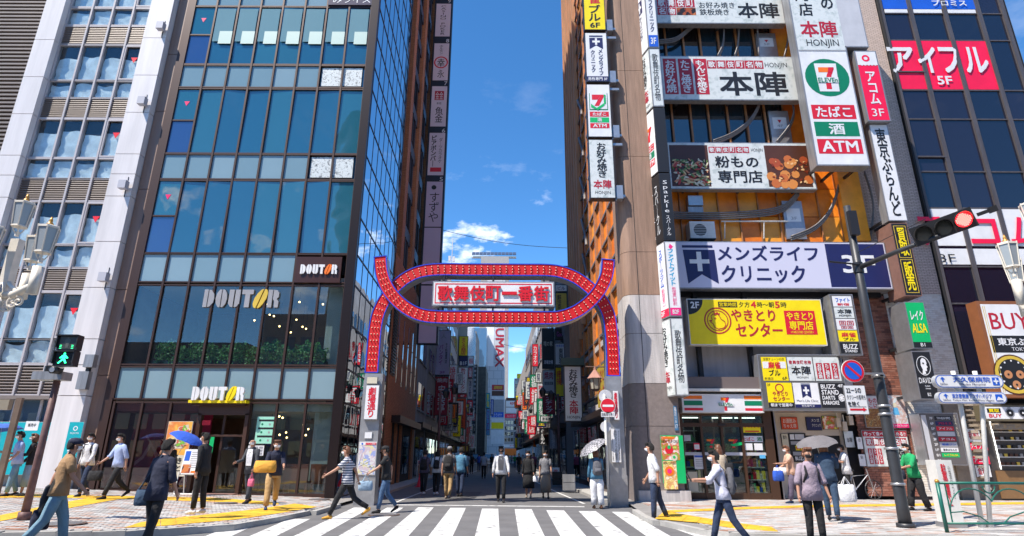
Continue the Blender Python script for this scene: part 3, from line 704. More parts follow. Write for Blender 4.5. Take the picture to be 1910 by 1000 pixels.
# window notices
pm = board('window_menu', 'mint green menu sheet hung inside the coffee shop window', 477, 513, 777, 828, DF - .03, .02, 'mint', M_frame, .01, 'poster')
for k in range(3): pm[0].rect(.1, .1 + .3 * k, .9, .17 + .3 * k, 'black', 'lettering', 2); pm[0].disc(.3, .28 + .3 * k, .04, 'green', lv=2); pm[0].disc(.7, .28 + .3 * k, .04, 'grey', lv=2)
pm = board('window_notice', 'white notice grid stuck low on the coffee shop window', 461, 493, 830, 851, DF - .03, .02, 'white', M_blackframe, .02, 'notice')
for k in range(3):
    for j in range(3): pm[0].rect(.1 + .3 * j, .1 + .3 * k, .32 + .3 * j, .3 + .3 * k, 'grey', 'lettering', 2)
# side face along the street: dark frame, mirrored panes
UL = STR.xy.to_3d()
def SP(d, z, off=0): return Vector((street_x(XL, d) + off, d, z))
D1 = 28.2
side = MB()
zl = sorted(set([zd(a) for a, b, k in drows] + [zd(b) for a, b, k in drows] + [0.1, zt]))
nz_ = [0.1, zt, zd(687), zd(680), zd(534), zd(476), zd(472), zd(339), zd(290), zd(286), zd(168), zd(124), zd(120), zd(15), zd(-26), zd(-149), zd(-197), ZT]
nz_ = [.1, (zt) * .55, zt, zd(687), (zd(534) + zd(680)) / 2, zd(530), zd(474), (zd(339) + zd(474)) / 2, zd(336), zd(288), (zd(168) + zd(286)) / 2, zd(165), zd(122), (zd(15) + zd(120)) / 2, zd(12), zd(-28), (zd(-28) + zd(-149)) / 2, zd(-149), zd(-197), ZT]
nd = 8; dd = [DF + .1 + (D1 - DF - .1) * i / nd for i in range(nd + 1)]
M_side = glass('mirror_glass', (.62, .72, .78), 2.0, .01, .1); M_side.node_tree.nodes['Principled BSDF'].inputs['Metallic'].default_value = 1; M_sided = glass('dark_side_glass', (.012, .012, .014), 2.2, .03, .2)
for i in range(nd):
    for j in range(len(nz_) - 1):
        a, b = dd[i] + .03, dd[i + 1] - .03; z0, z1 = nz_[j] + .03, nz_[j + 1] - .03
        MB().add([SP(a, z0, .0), SP(b, z0, .0), SP(b, z1, .0), SP(a, z1, .0), SP(a, z0, -.05), SP(b, z0, -.05), SP(b, z1, -.05), SP(a, z1, -.05)], [(0, 1, 2, 3), (7, 6, 5, 4), (0, 4, 5, 1), (3, 2, 6, 7)]).build('side_pane', M_sided if (i == nd - 1 and j > 4) else M_side, gb)
for d in dd: side.obox(SP(d, ZT / 2, -.05), (.06, 0, 0), STRn * .03, (0, 0, ZT / 2))
for z in nz_:
    c = (SP(dd[0], z, -.04) + SP(dd[-1], z, -.04)) / 2; side.obox(c, (.06, 0, 0), STRn * ((dd[-1] - dd[0]) / 2), (0, 0, .03))
side.build('side_mullions', M_bronze, gb)
mb = MB(); mb.prism([SP(DF + .1, 0, -.3), SP(D1, 0, -.3), SP(D1, 0, -5), SP(DF + .1, 0, -5)], (0, 0, .1)); mb.build('side_base', M_drk, gb)
# ================================================================== THE ARCH
AD = 19.0
def ap(x, y, D=AD): return W(680 + x / 3.979, 460 + y / 3.979, D)
def smooth_path(P, n=6):
    out = []
    for i in range(len(P) - 1):
        p0, p1, p2, p3 = P[max(i - 1, 0)], P[i], P[i + 1], P[min(i + 2, len(P) - 1)]
        for k in range(n):
            t = k / n
            out.append(.5 * ((2 * p1) + (p2 - p0) * t + (2 * p0 - 5 * p1 + 4 * p2 - p3) * t * t + (3 * p1 - p0 - 3 * p2 + p3) * t ** 3))
    out.append(P[-1]); return out
pA = [(115, 75), (125, 190), (165, 300), (240, 398), (335, 470), (430, 508), (550, 521), (755, 523), (955, 524), (1160, 525), (1360, 527), (1450, 522), (1555, 488), (1645, 430), (1720, 355), (1770, 275), (1800, 195), (1808, 98)]
pB = [(50, 930), (62, 780), (76, 620), (97, 510), (134, 420), (180, 350), (237, 288), (310, 230), (405, 187), (540, 168), (750, 169), (950, 170), (1150, 171), (1360, 173), (1470, 190), (1565, 228), (1645, 283), (1720, 352), (1780, 435), (1815, 520), (1832, 640), (1842, 780), (1848, 955)]
M_red = mat('arch_red', (.56, .0, .003), .6, var=.06, scale=2); M_ablue = mat('arch_blue_trim', (.02, .06, .55), .35)
M_asteel = mat('arch_steel', (.42, .42, .43), .38, .6, var=.2, scale=4)
arch = thing('street_arch', 'red looping street entrance arch edged in blue and studded with bulbs', 'arch', (street_x(-.85, AD), AD, 0))
def arch_band(path, D, name, depth=.45, hw=.212):
    P = [ap(x, y, D) for x, y in path]; P = smooth_path(P); n = len(P)
    T = [(P[min(i + 1, n - 1)] - P[max(i - 1, 0)]).normalized() for i in range(n)]
    N = [Vector((-t.z, 0, t.x)) for t in T]; Y = Vector((0, 1, 0))
    face = MB(); body = MB(); trim = MB()
    def strip(q, o, i0, i1, y0, y1, closed=True):       # a bar following the path between lateral offsets i0..i1, depth y0..y1
        b = len(q.v)
        for i in range(n):
            for (a, y) in ((i0, y0), (i1, y0), (i1, y1), (i0, y1)): q.v.append(P[i] + N[i] * a + Y * y)
        for i in range(n - 1):
            for k in range(4):
                k2 = (k + 1) % 4; q.f.append((b + 4 * i + k, b + 4 * i + k2, b + 4 * i + 4 + k2, b + 4 * i + 4 + k)); q.mi.append(0)
        q.f.append((b, b + 3, b + 2, b + 1)); q.mi.append(0); e = b + 4 * (n - 1); q.f.append((e, e + 1, e + 2, e + 3)); q.mi.append(0)
    strip(face, P, -hw + .025, hw - .025, .012, .04)
    strip(body, P, -hw + .004, hw - .004, .04, depth)
    strip(trim, P, -hw - .006, -hw + .024, -.004, .05); strip(trim, P, hw - .024, hw + .006, -.004, .05)
    for (i, s) in ((0, -1), (n - 1, 1)):
        trim.obox(P[i] + T[i] * s * .012 + Y * .025, N[i] * (hw + .012), T[i] * .014, Y * .035)
    body.build(name + '_box', M_asteel, arch); face.build(name + '_face', M_red, arch); trim.build(name + '_trim', M_ablue, arch)
    # rows of three bulbs at even spacing
    L = [0]
    for i in range(n - 1): L.append(L[-1] + (P[i + 1] - P[i]).length)
    bulbs = MB(); sock = MB(); s = .18; i = 0
    while s < L[-1] - .1:
        while L[i + 1] < s: i += 1
        f = (s - L[i]) / (L[i + 1] - L[i]); c = P[i].lerp(P[i + 1], f); nn = N[i]
        for k in (-1, 0, 1):
            q = c + nn * (k * .1) + Vector((0, .012, 0))
            bulbs.tube([q + Vector((0, -.055, 0)), q + Vector((0, -.045, 0)), q + Vector((0, -.02, 0))], [.009, .018, .012], 6)
            sock.tube([q + Vector((0, -.02, 0)), q], [.018, .022], 5)
        s += .212
    o = bulbs.build('bulb_row', mat('bulb_cream', (.88, .72, .52), .3), arch); o['kind'] = 'stuff'
    o = sock.build('bulb_socket', mat('socket_dark_red', (.35, .02, .02), .5), arch); o['kind'] = 'stuff'
    # seams between the welded sections
    seam = MB()
    for x in (540, 955, 1360):
        k = min(range(n), key=lambda j: abs(P[j].x - ap(x, 300, D).x) + (0 if 400 < x < 1400 else 0) + (9 if abs(T[j].x) < .8 else 0))
        seam.obox(P[k] + Y * .008, T[k] * .006, N[k] * (hw - .03), Y * .006)
    seam.build('seam', mat('seam', (.2, .01, .01), .6), arch)
arch_band(pA, AD - .12, 'lower_loop', .58); arch_band(pB, AD + .12, 'upper_loop', .58)
# columns
def column(px0, px1, py_top, label_py):
    x0, x1 = px_x(px0, 820, AD + .1), px_x(px1, 820, AD + .1); zt_ = W(px0, py_top, AD + .1).z
    q = MB(); q.box(x0, AD + .0, gz(0) - .1, x1, AD + .45, zt_ - .25); q.box(x0 - .0, AD + .06, zt_ - .25, x1 + .0, AD + .42, zt_)
    q.box(x0 - .02, AD - .02, 0, x1 + .02, AD + .47, .9 if px0 > 900 else 1.5)
    return q.build('column', M_asteel, arch), x0, x1, zt_
cl, cx0, cx1, czt = column(671, 706, 697, 0); cr_, dx0, dx1, dzt = column(1134, 1164, 702, 0)
def street_sign(px0, px1, y0, y1, txt, lbl):
    p, t, bb = board('street_name_sign', lbl, px0, px1, y0, y1, AD - .13, .12, 'white', M_frame, .02)
    p.text(txt, (.18, .05, .82, .95), 'red', .02, True)
street_sign(680, 706, 718, 783, '劇場通り', 'white vertical street name plate in red on the left arch column')
p, t, bb = board('control_box', 'pale metal box near the top of the left arch column', 684, 704, 703, 716, AD - .1, .1, 'cream', M_frame, .01, 'box')
p, t, bb = board('small_plate', 'blank white plate above the map on the left arch column', 680, 694, 806, 818, AD - .03, .02, 'white', M_frame, .005, 'plate')
M_map = photo_mat('street_map', [(.62, .6, .6), (.55, .45, .5), (.3, .35, .6), (.65, .6, .35), (.6, .62, .6)], 12)
p, t, bb = board('area_map', 'street map with red header on the left arch column', 668, 701, 824, 886, AD - .05, .04, M_map, M_wmetal, .02, 'map')
p.rect(0, 0, 1, .09, 'white', 'header', 2); p.rect(.35, .01, 1, .08, 'red', 'header', 3); p.text('ようこそ歌舞伎', (.4, .02, .97, .07), 'white', 0, lv=4); p.disc(.15, .045, .03, 'blue', lv=3)
q = MB()
for i in range(8):
    a, b = (rnd.random(), rnd.uniform(.12, .95)), (rnd.random(), rnd.uniform(.12, .95)); A, B = p.at(*a, .012), p.at(*b, .012); n = (B - A).cross(Vector((0, 1, 0))).normalized() * .012; q.quad(A - n, B - n, B + n, A + n)
q.build('road_print', C('white'), t)
# right column signs
street_sign(1143, 1155, 728, 784, '劇場通り', 'white vertical street name plate in red behind the no entry sign')
p, t, bb = board('camera_notice', 'white vertical notice with black writing on the right arch column', 1140, 1158, 799, 863, AD - .06, .03, 'white', M_frame, .01, 'notice')
p.text('防犯カメラ作動中', (.35, .05, .65, .95), 'black', .0, True); p.text('みなさまの新宿歌舞伎町', (.75, .05, .92, .95), 'black', 0, True); p.text('街頭防犯カメラ設置', (.08, .3, .2, .95), 'black', 0, True)
# the name board in the middle
p, t, bb = board('arch_name_board', 'white board with bold red characters framed in red, centred in the arch', 806.5, 1034, 525, 571, AD - .02, .35, 'white', M_frame, .04)
a = .012; bW = .018
for (u0, v0, u1, v1) in ((a, .05, 1 - a, .10), (a, .90, 1 - a, .95), (a, .1, a + .008, .9), (1 - a - .008, .1, 1 - a, .9)): p.rect(u0, v0, u1, v1, 'red', 'border', 2)
M_let = mat('arch_letter_red', (.62, .008, .02), .4)
for i, ch in enumerate('歌舞伎町一番街'):
    u0 = .035 + i * .134; b = (u0, .16, u0 + .125, .84) if ch != '一' else (u0, .42, u0 + .125, .56)
    for l_ in range(3): p.text(ch, b, M_let if l_ == 2 else 'darkred', .035, lv=2 + l_ * 6, name='character')
q = MB()
for px in (828, 920, 1015):
    A = W(px, 515, AD); x = A.x; q.box(x - .03, AD + .05, bb[3], x + .03, AD + .2, bb[3] + .2); q.box(x - .03, AD + .05, bb[2] - .15, x + .03, AD + .2, bb[2])
q.build('bracket', M_dark, t)
c = W(843, 482, AD + .3)
t = thing('antenna', 'small white antenna standing on top of the arch', 'antenna', c)
q = MB(); q.tube([c + Vector((0, 0, -.25)), c + Vector((0, 0, .75))], .012, 6); q.build('mast', M_wmetal, t)
MB().box(c.x - .12, c.y - .04, c.z - .1, c.x - .04, c.y + .04, c.z + .08).box(c.x + .03, c.y - .04, c.z - .12, c.x + .1, c.y + .04, c.z + .06).build('receiver', M_wmetal, t)
# road signs at the right column
def pole(name, label, x, y, z0, z1, r, m, lean=0):
    t = thing(name, label, 'pole', (x, y, z0)); MB().tube([(x, y, z0), (x, y, z1)], r, 12).build('shaft', m, t, True); return t
c = W(1133, 880, AD - .35); zt_ = W(1133, 690, AD - .35).z
t = pole('sign_pole', 'thin white pole carrying the no entry sign at the right arch column', c.x, AD - .35, 0, W(1133, 735, AD - .35).z, .035, M_wmetal)
def disc_sign(name, label, px, py, rpx, D, build):
    c = W(px, py, D); r = rpx / 1094 * (c - CAM).dot(_f)
    t = thing(name, label, 'road sign', c)
    MB().tube([c, c + Vector((0, .025, 0))], r, 28).build('disc', M_wmetal, t)
    p = Panel(t, (c.x - r, D, c.z + r), (2 * r, 0, 0), (0, 0, -2 * r)); build(p); return p, t, r
def ne(p):
    p.disc(.5, .5, .47, 'red', 'face'); p.rect(.14, .43, .86, .57, 'white', 'bar', 2)
disc_sign('no_entry_sign', 'round red no entry sign with white bar at the right column', 1134, 757, 14, AD - .42, ne)
p, t, bb = board('bicycle_plate', 'small white plate directly under the no entry sign', 1121, 1147, 768, 778, AD - .42, .02, 'white', M_frame, .006, 'plate')
p.text('自転車を除く', (.05, .15, .95, .85), 'black', .01)
def bk(p): p.disc(.5, .5, .48, 'lightgrey', 'back')
disc_sign('reversed_sign', 'grey back of a round road sign just above the no entry sign', 1129, 739, 12, AD - .3, bk)
disc_sign('reversed_sign', 'grey back of a round road sign below the no entry sign', 1130, 796, 10, AD - .3, bk)

# ================================================================== LEFT STREET: brick building
def LS(x20, d, z): return Vector((street_x(x20, d), d, z))
XLs = XL + .05
M_brk = brick_mat('orange_brick', (.46, .20, .085), (.36, .145, .06), (.10, .05, .035), .22, .065, .007)
bb_ = thing('brick_building', 'orange brick building with tall slit windows behind the glass building', 'building', (street_x(XLs, D1), D1, 0))
D2 = 38.5
def wallblock(q, x20, d0, d1, z0, z1, out=0.0, dep=5, mi=0, side=-1):
    a, b = LS(x20 + out, d0, 0), LS(x20 + out, d1, 0); v = Vector((side * dep, 0, 0))
    q.prism([(a.x, a.y, z0), (b.x, b.y, z0), (b.x + v.x, b.y, z0), (a.x + v.x, a.y, z0)], (0, 0, z1 - z0), mi)
q = MB(); wallblock(q, XLs, D1 + .05, D2, 0, 11.3, 0)
for d in (D1 + 1.2, 33.2, 37.2): wallblock(q, XLs, d, d + .9, 11.3, 44, 0)
wallblock(q, XLs, D1 + .05, D2, 11.3, 44, -.5)
q.build('wall', M_brk, bb_)
for k, (a, b) in enumerate(((D1 + 2.15, 33.15), (34.15, 37.15))):
    for j in range(12):
        z0 = 11.4 + j * 2.7; r = MB(); wallblock(r, XLs, a, b, z0, z0 + 1.9, -.2, .1); r.build('window', M_sided if j % 3 == 1 else M_side, bb_)
        r = MB(); wallblock(r, XLs, a, b, z0 + 1.95, z0 + 2.65, -.15, .15); r.build('spandrel', M_bronze, bb_)
        for f in (.33, .66): 
            r = MB(); d = a + (b - a) * f; wallblock(r, XLs, d - .04, d + .04, z0, z0 + 1.9, -.1, .1); r.build('mullion', M_bronze, bb_)
for i in range(5):
    d = 30.2 + i * 1.75; r = MB(); wallblock(r, XLs, d, d + .28, 5.0, 8.6, .012, .1); o = r.build('slit_window', M_sided, bb_)
    for z in (6.2, 7.4):
        r = MB(); wallblock(r, XLs, d, d + .28, z, z + .05, .03, .05); r.build('glazing_bar', M_bronze, o)
r = MB(); wallblock(r, XLs, 30.2, 37.8, .1, 3.0, .015, .2); r.build('recess', M_drk, bb_)
r = MB(); wallblock(r, XLs, 29.8, 38.2, 3.0, 3.35, .45, .6); r.build('canopy', M_bronze, bb_)
for d in (30.8, 32.4, 36.8):
    r = MB(); wallblock(r, XLs, d, d + .5, .1, 3.0, .1, .15); r.build('pier', M_brk, bb_)
r = MB(); wallblock(r, XLs, 33.6, 35.6, .5, 2.5, .08, .06); r.build('display_window', M_side, bb_)
r = MB(); wallblock(r, XLs, D1 + .3, 29.7, 5.2, 8.8, .04, .1); r.build('louvre_vent', M_bronze, bb_)
q = MB()
for i in range(22): wallblock(q, XLs, D1 + .35, 29.65, 5.3 + i * .16, 5.36 + i * .16, .09, .05)
q.build('louvre', M_dark, bb_)
# narrow pavement in the street on both sides
def street_strip(x20, side, name):
    q = MB(); a, b = LS(x20, 20.6, 0), LS(x20, 160, 0); w = 1.15 * -side if side < 0 else -1.0
    P0 = [(a.x, a.y), (b.x, b.y)]; w = .95 if side < 0 else -.95
    n = 60
    for i in range(n):
        y0 = 20.6 + (160 - 20.6) * (i / n) ** 1.6; y1 = 20.6 + (160 - 20.6) * ((i + 1) / n) ** 1.6; x0 = street_x(x20, y0); x1 = street_x(x20, y1)
        q.prism([(x0, y0, 0), (x1, y1 - .02, 0), (x1 + w, y1 - .02, 0), (x0 + w, y0, 0)], (0, 0, .1))
    struct(q.build(name, M_kerb))
street_strip(XLs, -1, 'street_side_pavement_left'); street_strip(XR, 1, 'street_side_pavement_right')
# sign tower hung on the brick building
TD = 36.0
x0, x1, z0, z1 = pxbox(789, 827, 330, 640, TD)
xa = px_x(782, 640, TD); xb = px_x(829, 560, TD)
xa, xb = px_x(792, 380, TD) - .04, px_x(828, 380, TD)
tw = thing('sign_tower', 'tall dark sign column stacked with pale tenant panels on the left side of the street', 'sign tower', (xa, TD, W(800, 642, TD).z))
MB().box(xa, TD, W(800, 642, TD).z, xb, TD + .4, 42).build('cabinet', mat('tower_black', (.012, .012, .016), .4), tw)
M_lil = mat('lilac_face', (.56, .48, .62), .5); M_lil2 = mat('pale_lilac_face', (.66, .60, .68), .5)
def tseg(y0, y1, m): 
    pp = Panel(tw, (xa + .12, TD, W(812, y0, TD).z), (xb - xa - .24, 0, 0), (0, 0, W(812, y1, TD).z - W(812, y0, TD).z)); pp.rect(0, 0, 1, 1, m); pp.k = 2; return pp
s = tseg(7, 68, M_lil2); s.text('CASINO POKER', (.3, .05, .7, .95), 'black', 0, True)
s = tseg(81, 150, M_lil2); s.disc(.5, .52, .16, 'red', r0=.13, lv=2); s.text('幸', (.25, .42, .75, .64), 'black', .01, lv=3); s.text('永', (.3, .72, .75, .93), 'black'); s.text('ホルモン', (.35, .05, .6, .3), 'black', 0, True)
s = tseg(161, 236, M_lil2); s.rect(.2, .12, .8, .35, 'darkred', lv=2); s.text('金金', (.25, .14, .75, .33), 'white', 0, lv=3); s.text('新宿', (.35, .4, .65, .46), 'black'); s.text('魚金', (.28, .52, .78, .9), 'black', .01, True)
s = tseg(248, 327, M_lil2); s.text('ピアポンバー', (.12, .06, .48, .8), 'black', .02, True); s.text('ダーツカラオケ', (.62, .12, .85, .72), 'black', 0, True); s.rect(.15, .82, .85, .92, 'red', lv=2)
s = tseg(339, 423, M_lil); s.disc(.45, .13, .05, 'black', lv=2); s.text('すずや', (.2, .25, .8, .9), 'black', 0, True)
tseg(425, 530, M_lil); tseg(533, 640, M_lil)
for y, n in ((76, '8'), (155, '7'), (243, '6'), (333, '5'), (2, '9')):
    pp = Panel(tw, (xa + .12, TD, W(812, y - 5, TD).z), (xb - xa - .2, 0, 0), (0, 0, -.45)); pp.text(n, (.75, .2, .95, .9), 'white', .01)

# ================================================================== STREET BUILDINGS further back
M_conc = mat('street_concrete', (.24, .23, .24), .8, var=.3, scale=.6, streak=True); M_conc2 = mat('street_dark_concrete', (.20, .185, .18), .8, var=.2, scale=.6)
M_conc3 = mat('street_pale_tile', (.34, .32, .31), .7, var=.1, scale=.6); M_netd = mat('dark_netting', (.07, .075, .07), .9, var=.35, scale=1.4)
M_bl = glass('far_blue_glass', (.06, .12, .2), 2.2, .05)
def street_block(label, side, d0, d1, h, m, floors=None, name='street_building', wd=.9, glassm=M_side, win=True):
    x20 = XLs if side < 0 else XR; s = -1 if side < 0 else 1
    t = thing(name, label, 'building', LS(x20, d0, 0))
    q = MB(); wallblock(q, x20, d0 + .03, d1 - .03, 0, h, 0, 9, side=s); q.build('wall', m, t)
    r = MB(); wallblock(r, x20, d0 + .2, d1 - .2, 3.2, 3.5, .5 * -s, .8, side=s); r.build('canopy', M_bronze, t)
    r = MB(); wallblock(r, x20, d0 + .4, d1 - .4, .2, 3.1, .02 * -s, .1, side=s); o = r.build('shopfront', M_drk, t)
    k = max(2, int((d1 - d0) / 2.2))
    for i in range(k):
        a = d0 + .5 + (d1 - d0 - 1) * i / k; b = a + (d1 - d0 - 1) / k * .8
        r = MB(); wallblock(r, x20, a, b, .3, 2.7, .05 * -s, .05, side=s); r.build('shop_window', glassm if i % 2 else M_sided, t)
    if win:
        nf = int((h - 4) / 3.2)
        for j in range(nf):
            for i in range(k):
                a = d0 + .7 + (d1 - d0 - 1.2) * i / k; b = a + (d1 - d0 - 1.2) / k * .7; z0 = 4.4 + j * 3.2
                r = MB(); wallblock(r, x20, a, b, z0, z0 + 1.7, .02 * -s, .1, side=s); w_ = r.build('window', M_sided if (i + j) % 3 else glassm, t)
                r = MB(); wallblock(r, x20, a - .08, b + .08, z0 - .12, z0, .1 * -s, .15, side=s); r.build('sill', m, w_)
    return t
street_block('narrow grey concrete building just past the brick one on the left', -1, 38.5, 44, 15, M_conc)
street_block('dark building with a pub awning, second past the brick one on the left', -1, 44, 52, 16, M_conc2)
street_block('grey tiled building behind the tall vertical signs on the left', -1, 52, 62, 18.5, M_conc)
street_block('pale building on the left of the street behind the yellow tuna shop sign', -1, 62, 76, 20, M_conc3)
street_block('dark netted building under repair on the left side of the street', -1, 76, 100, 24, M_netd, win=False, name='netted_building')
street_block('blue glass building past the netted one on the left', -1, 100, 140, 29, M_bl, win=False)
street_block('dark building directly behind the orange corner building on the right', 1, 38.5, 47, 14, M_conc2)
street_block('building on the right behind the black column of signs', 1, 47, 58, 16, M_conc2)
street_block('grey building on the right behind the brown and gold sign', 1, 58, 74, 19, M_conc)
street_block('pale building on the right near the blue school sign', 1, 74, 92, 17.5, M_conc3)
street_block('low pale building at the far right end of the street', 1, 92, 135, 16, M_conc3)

FAR = 175
def far_box(name, label, xl, xr, yt, yb, D, m, depth=14, floors=0, colsn=0, winm=None):
    x0, x1, z0, z1 = pxbox(xl, xr, yt, yb, D)
    t = thing(name, label, 'building', (x0, D, z0)); MB().box(x0, D, min(z0, -0.2) if yb > 840 else z0, x1, D + depth, z1).build('wall', m, t)
    w = winm or M_sided; 
    for j in range(floors):
        for i in range(colsn):
            cw_ = (x1 - x0) / colsn; fh = (z1 - z0) / floors; a = x0 + i * cw_ + cw_ * .15; b = z0 + j * fh + fh * .3
            MB().box(a, D - .12, b, a + cw_ * .7, D + .02, b + fh * .45).build('window', w, t)
    return t, (x0, x1, z0, z1)
M_tile = brick_mat('white_tower_tile', (.55, .56, .58), (.52, .53, .56), (.4, .42, .45), 2.4, 2.4, .12)
hx, hb = far_box('tile_tower', 'tall white tiled tower with dark red letters down its corner', 906, 941, 492, 850, FAR, M_tile)
pw = Panel(hx, (hb[0], FAR, hb[3]), (hb[1] - hb[0], 0, 0), (0, 0, hb[2] - hb[3]))
def hy(y): return (y - 492) / (850 - 492)
pr_ = Panel(hx, (hb[1], FAR - .05, hb[3]), (0, 0, hb[2] - hb[3]), (-(hb[1] - hb[0]), 0, 0)); pr_.text('HUMAX', (hy(602), .04, hy(694), .5), 'darkred', .02)
pw.rect(0, hy(610), .42, hy(692), mat('bright_white', (.75, .76, .78), .5), lv=1)
for (a, b, cname) in ((726, 736, 'darkred'), (737, 746, 'brown'), (747, 752, 'white'), (753, 775, 'grey'), (775, 784, 'blue'), (786, 792, 'white'), (793, 804, 'yellow'), (806, 830, 'white')):
    pw.rect(.35, hy(a), .98, hy(b), cname, 'tenant_sign')
pw.text('酒場放題', (.45, hy(728), .9, hy(734)), 'yellow'); pw.text('カラオケ', (.45, hy(777), .9, hy(783)), 'white')
x0, x1, z0, z1 = pxbox(893, 948, 478, 500, 150)
rt, rb = far_box('roof_tower', 'grey plant room with a row of solar panels showing above the arch', 893, 948, 478, 860, 150 + 60, M_conc3)
x0, x1, z0, z1 = pxbox(880, 963, 466, 477, 210)
q = MB(); 
for i in range(12):
    a = x0 + (x1 - x0) * i / 12; MB().obox((a + (x1 - x0) / 24, 211, (z0 + z1) / 2), ((x1 - x0) / 26, 0, 0), (0, 1.2, .9), (0, -.05, .08)).build('solar_panel', glass('solar', (.06, .07, .1), 2.2, .1), rt)
MB().box(x0, 210.6, z0 - .5, x1, 212, z0).build('panel_rack', M_wmetal, rt)
far_box('curved_facade', 'slim blue glass block left of the tiled tower', 878, 906, 612, 850, 165, M_bl)
far_box('netted_block', 'dark block wrapped in black netting left of the tiled tower', 886, 905, 684, 850, 150, M_netd)
far_box('grey_block', 'tall dark grey block with louvres behind the tuna shop sign', 864, 886, 618, 850, 145, M_conc2, 14, 14, 3)
far_box('black_block', 'narrow black striped block beside the netting', 878, 888, 680, 850, 140, M_drk, 6, 20, 1, M_conc)
cb, b2 = far_box('end_building', 'mid rise building closing the street, white with rows of dark windows and a red board', 940, 976, 745, 852, 190, M_conc3, 12)
pe = Panel(cb, (b2[0], 190, b2[3]), (b2[1] - b2[0], 0, 0), (0, 0, b2[2] - b2[3])); ey = lambda y: (y - 745) / 107
pe.rect(.1, -.03, .95, .02, 'brown', 'sign_face'); pe.rect(.1, .03, .95, .13, 'white', 'sign_face'); pe.text('epsous', (.3, .05, .85, .11), 'red', .02); pe.rect(.1, .15, .95, .24, 'white', 'sign_face'); pe.rect(0, .26, .75, .33, 'hotred', 'sign_face'); pe.rect(.76, .26, 1.0, .33, 'green', 'sign_face')
pe.text('ハンバーガー', (.15, .275, .6, .315), 'white', .01, lv=2)
for j in range(4):
    for i in range(6): pe.rect(.03 + i * .16, .38 + j * .1, .15 + i * .16, .44 + j * .1, M_sided, 'window')
pe.rect(0, .79, 1, .84, 'white', 'sign_face'); pe.text('新宿店', (.3, .8, .7, .83), 'red'); pe.rect(.05, .86, .95, .98, 'orange', 'shopfront')
ab, b3 = far_box('apartment_block', 'pale apartment block with balconies and a yellow box on its roof', 959, 981, 706, 850, 220, M_conc3, 12, 9, 3)
q = MB().box(b3[0] + 1, 221, b3[3], b3[1] - .8, 226, b3[3] + 1.9).build('roof_sign', C('yellow'), ab)
cb4, b4 = far_box('low_white_building', 'low white building left of the red board at the street end', 925, 941, 800, 850, 200, M_conc3, 12, 2, 2)
far_box('slim_block', 'slim grey block with a sign between apartment block and brown sign', 981, 993, 688, 850, 140, M_conc2, 8, 8, 2)
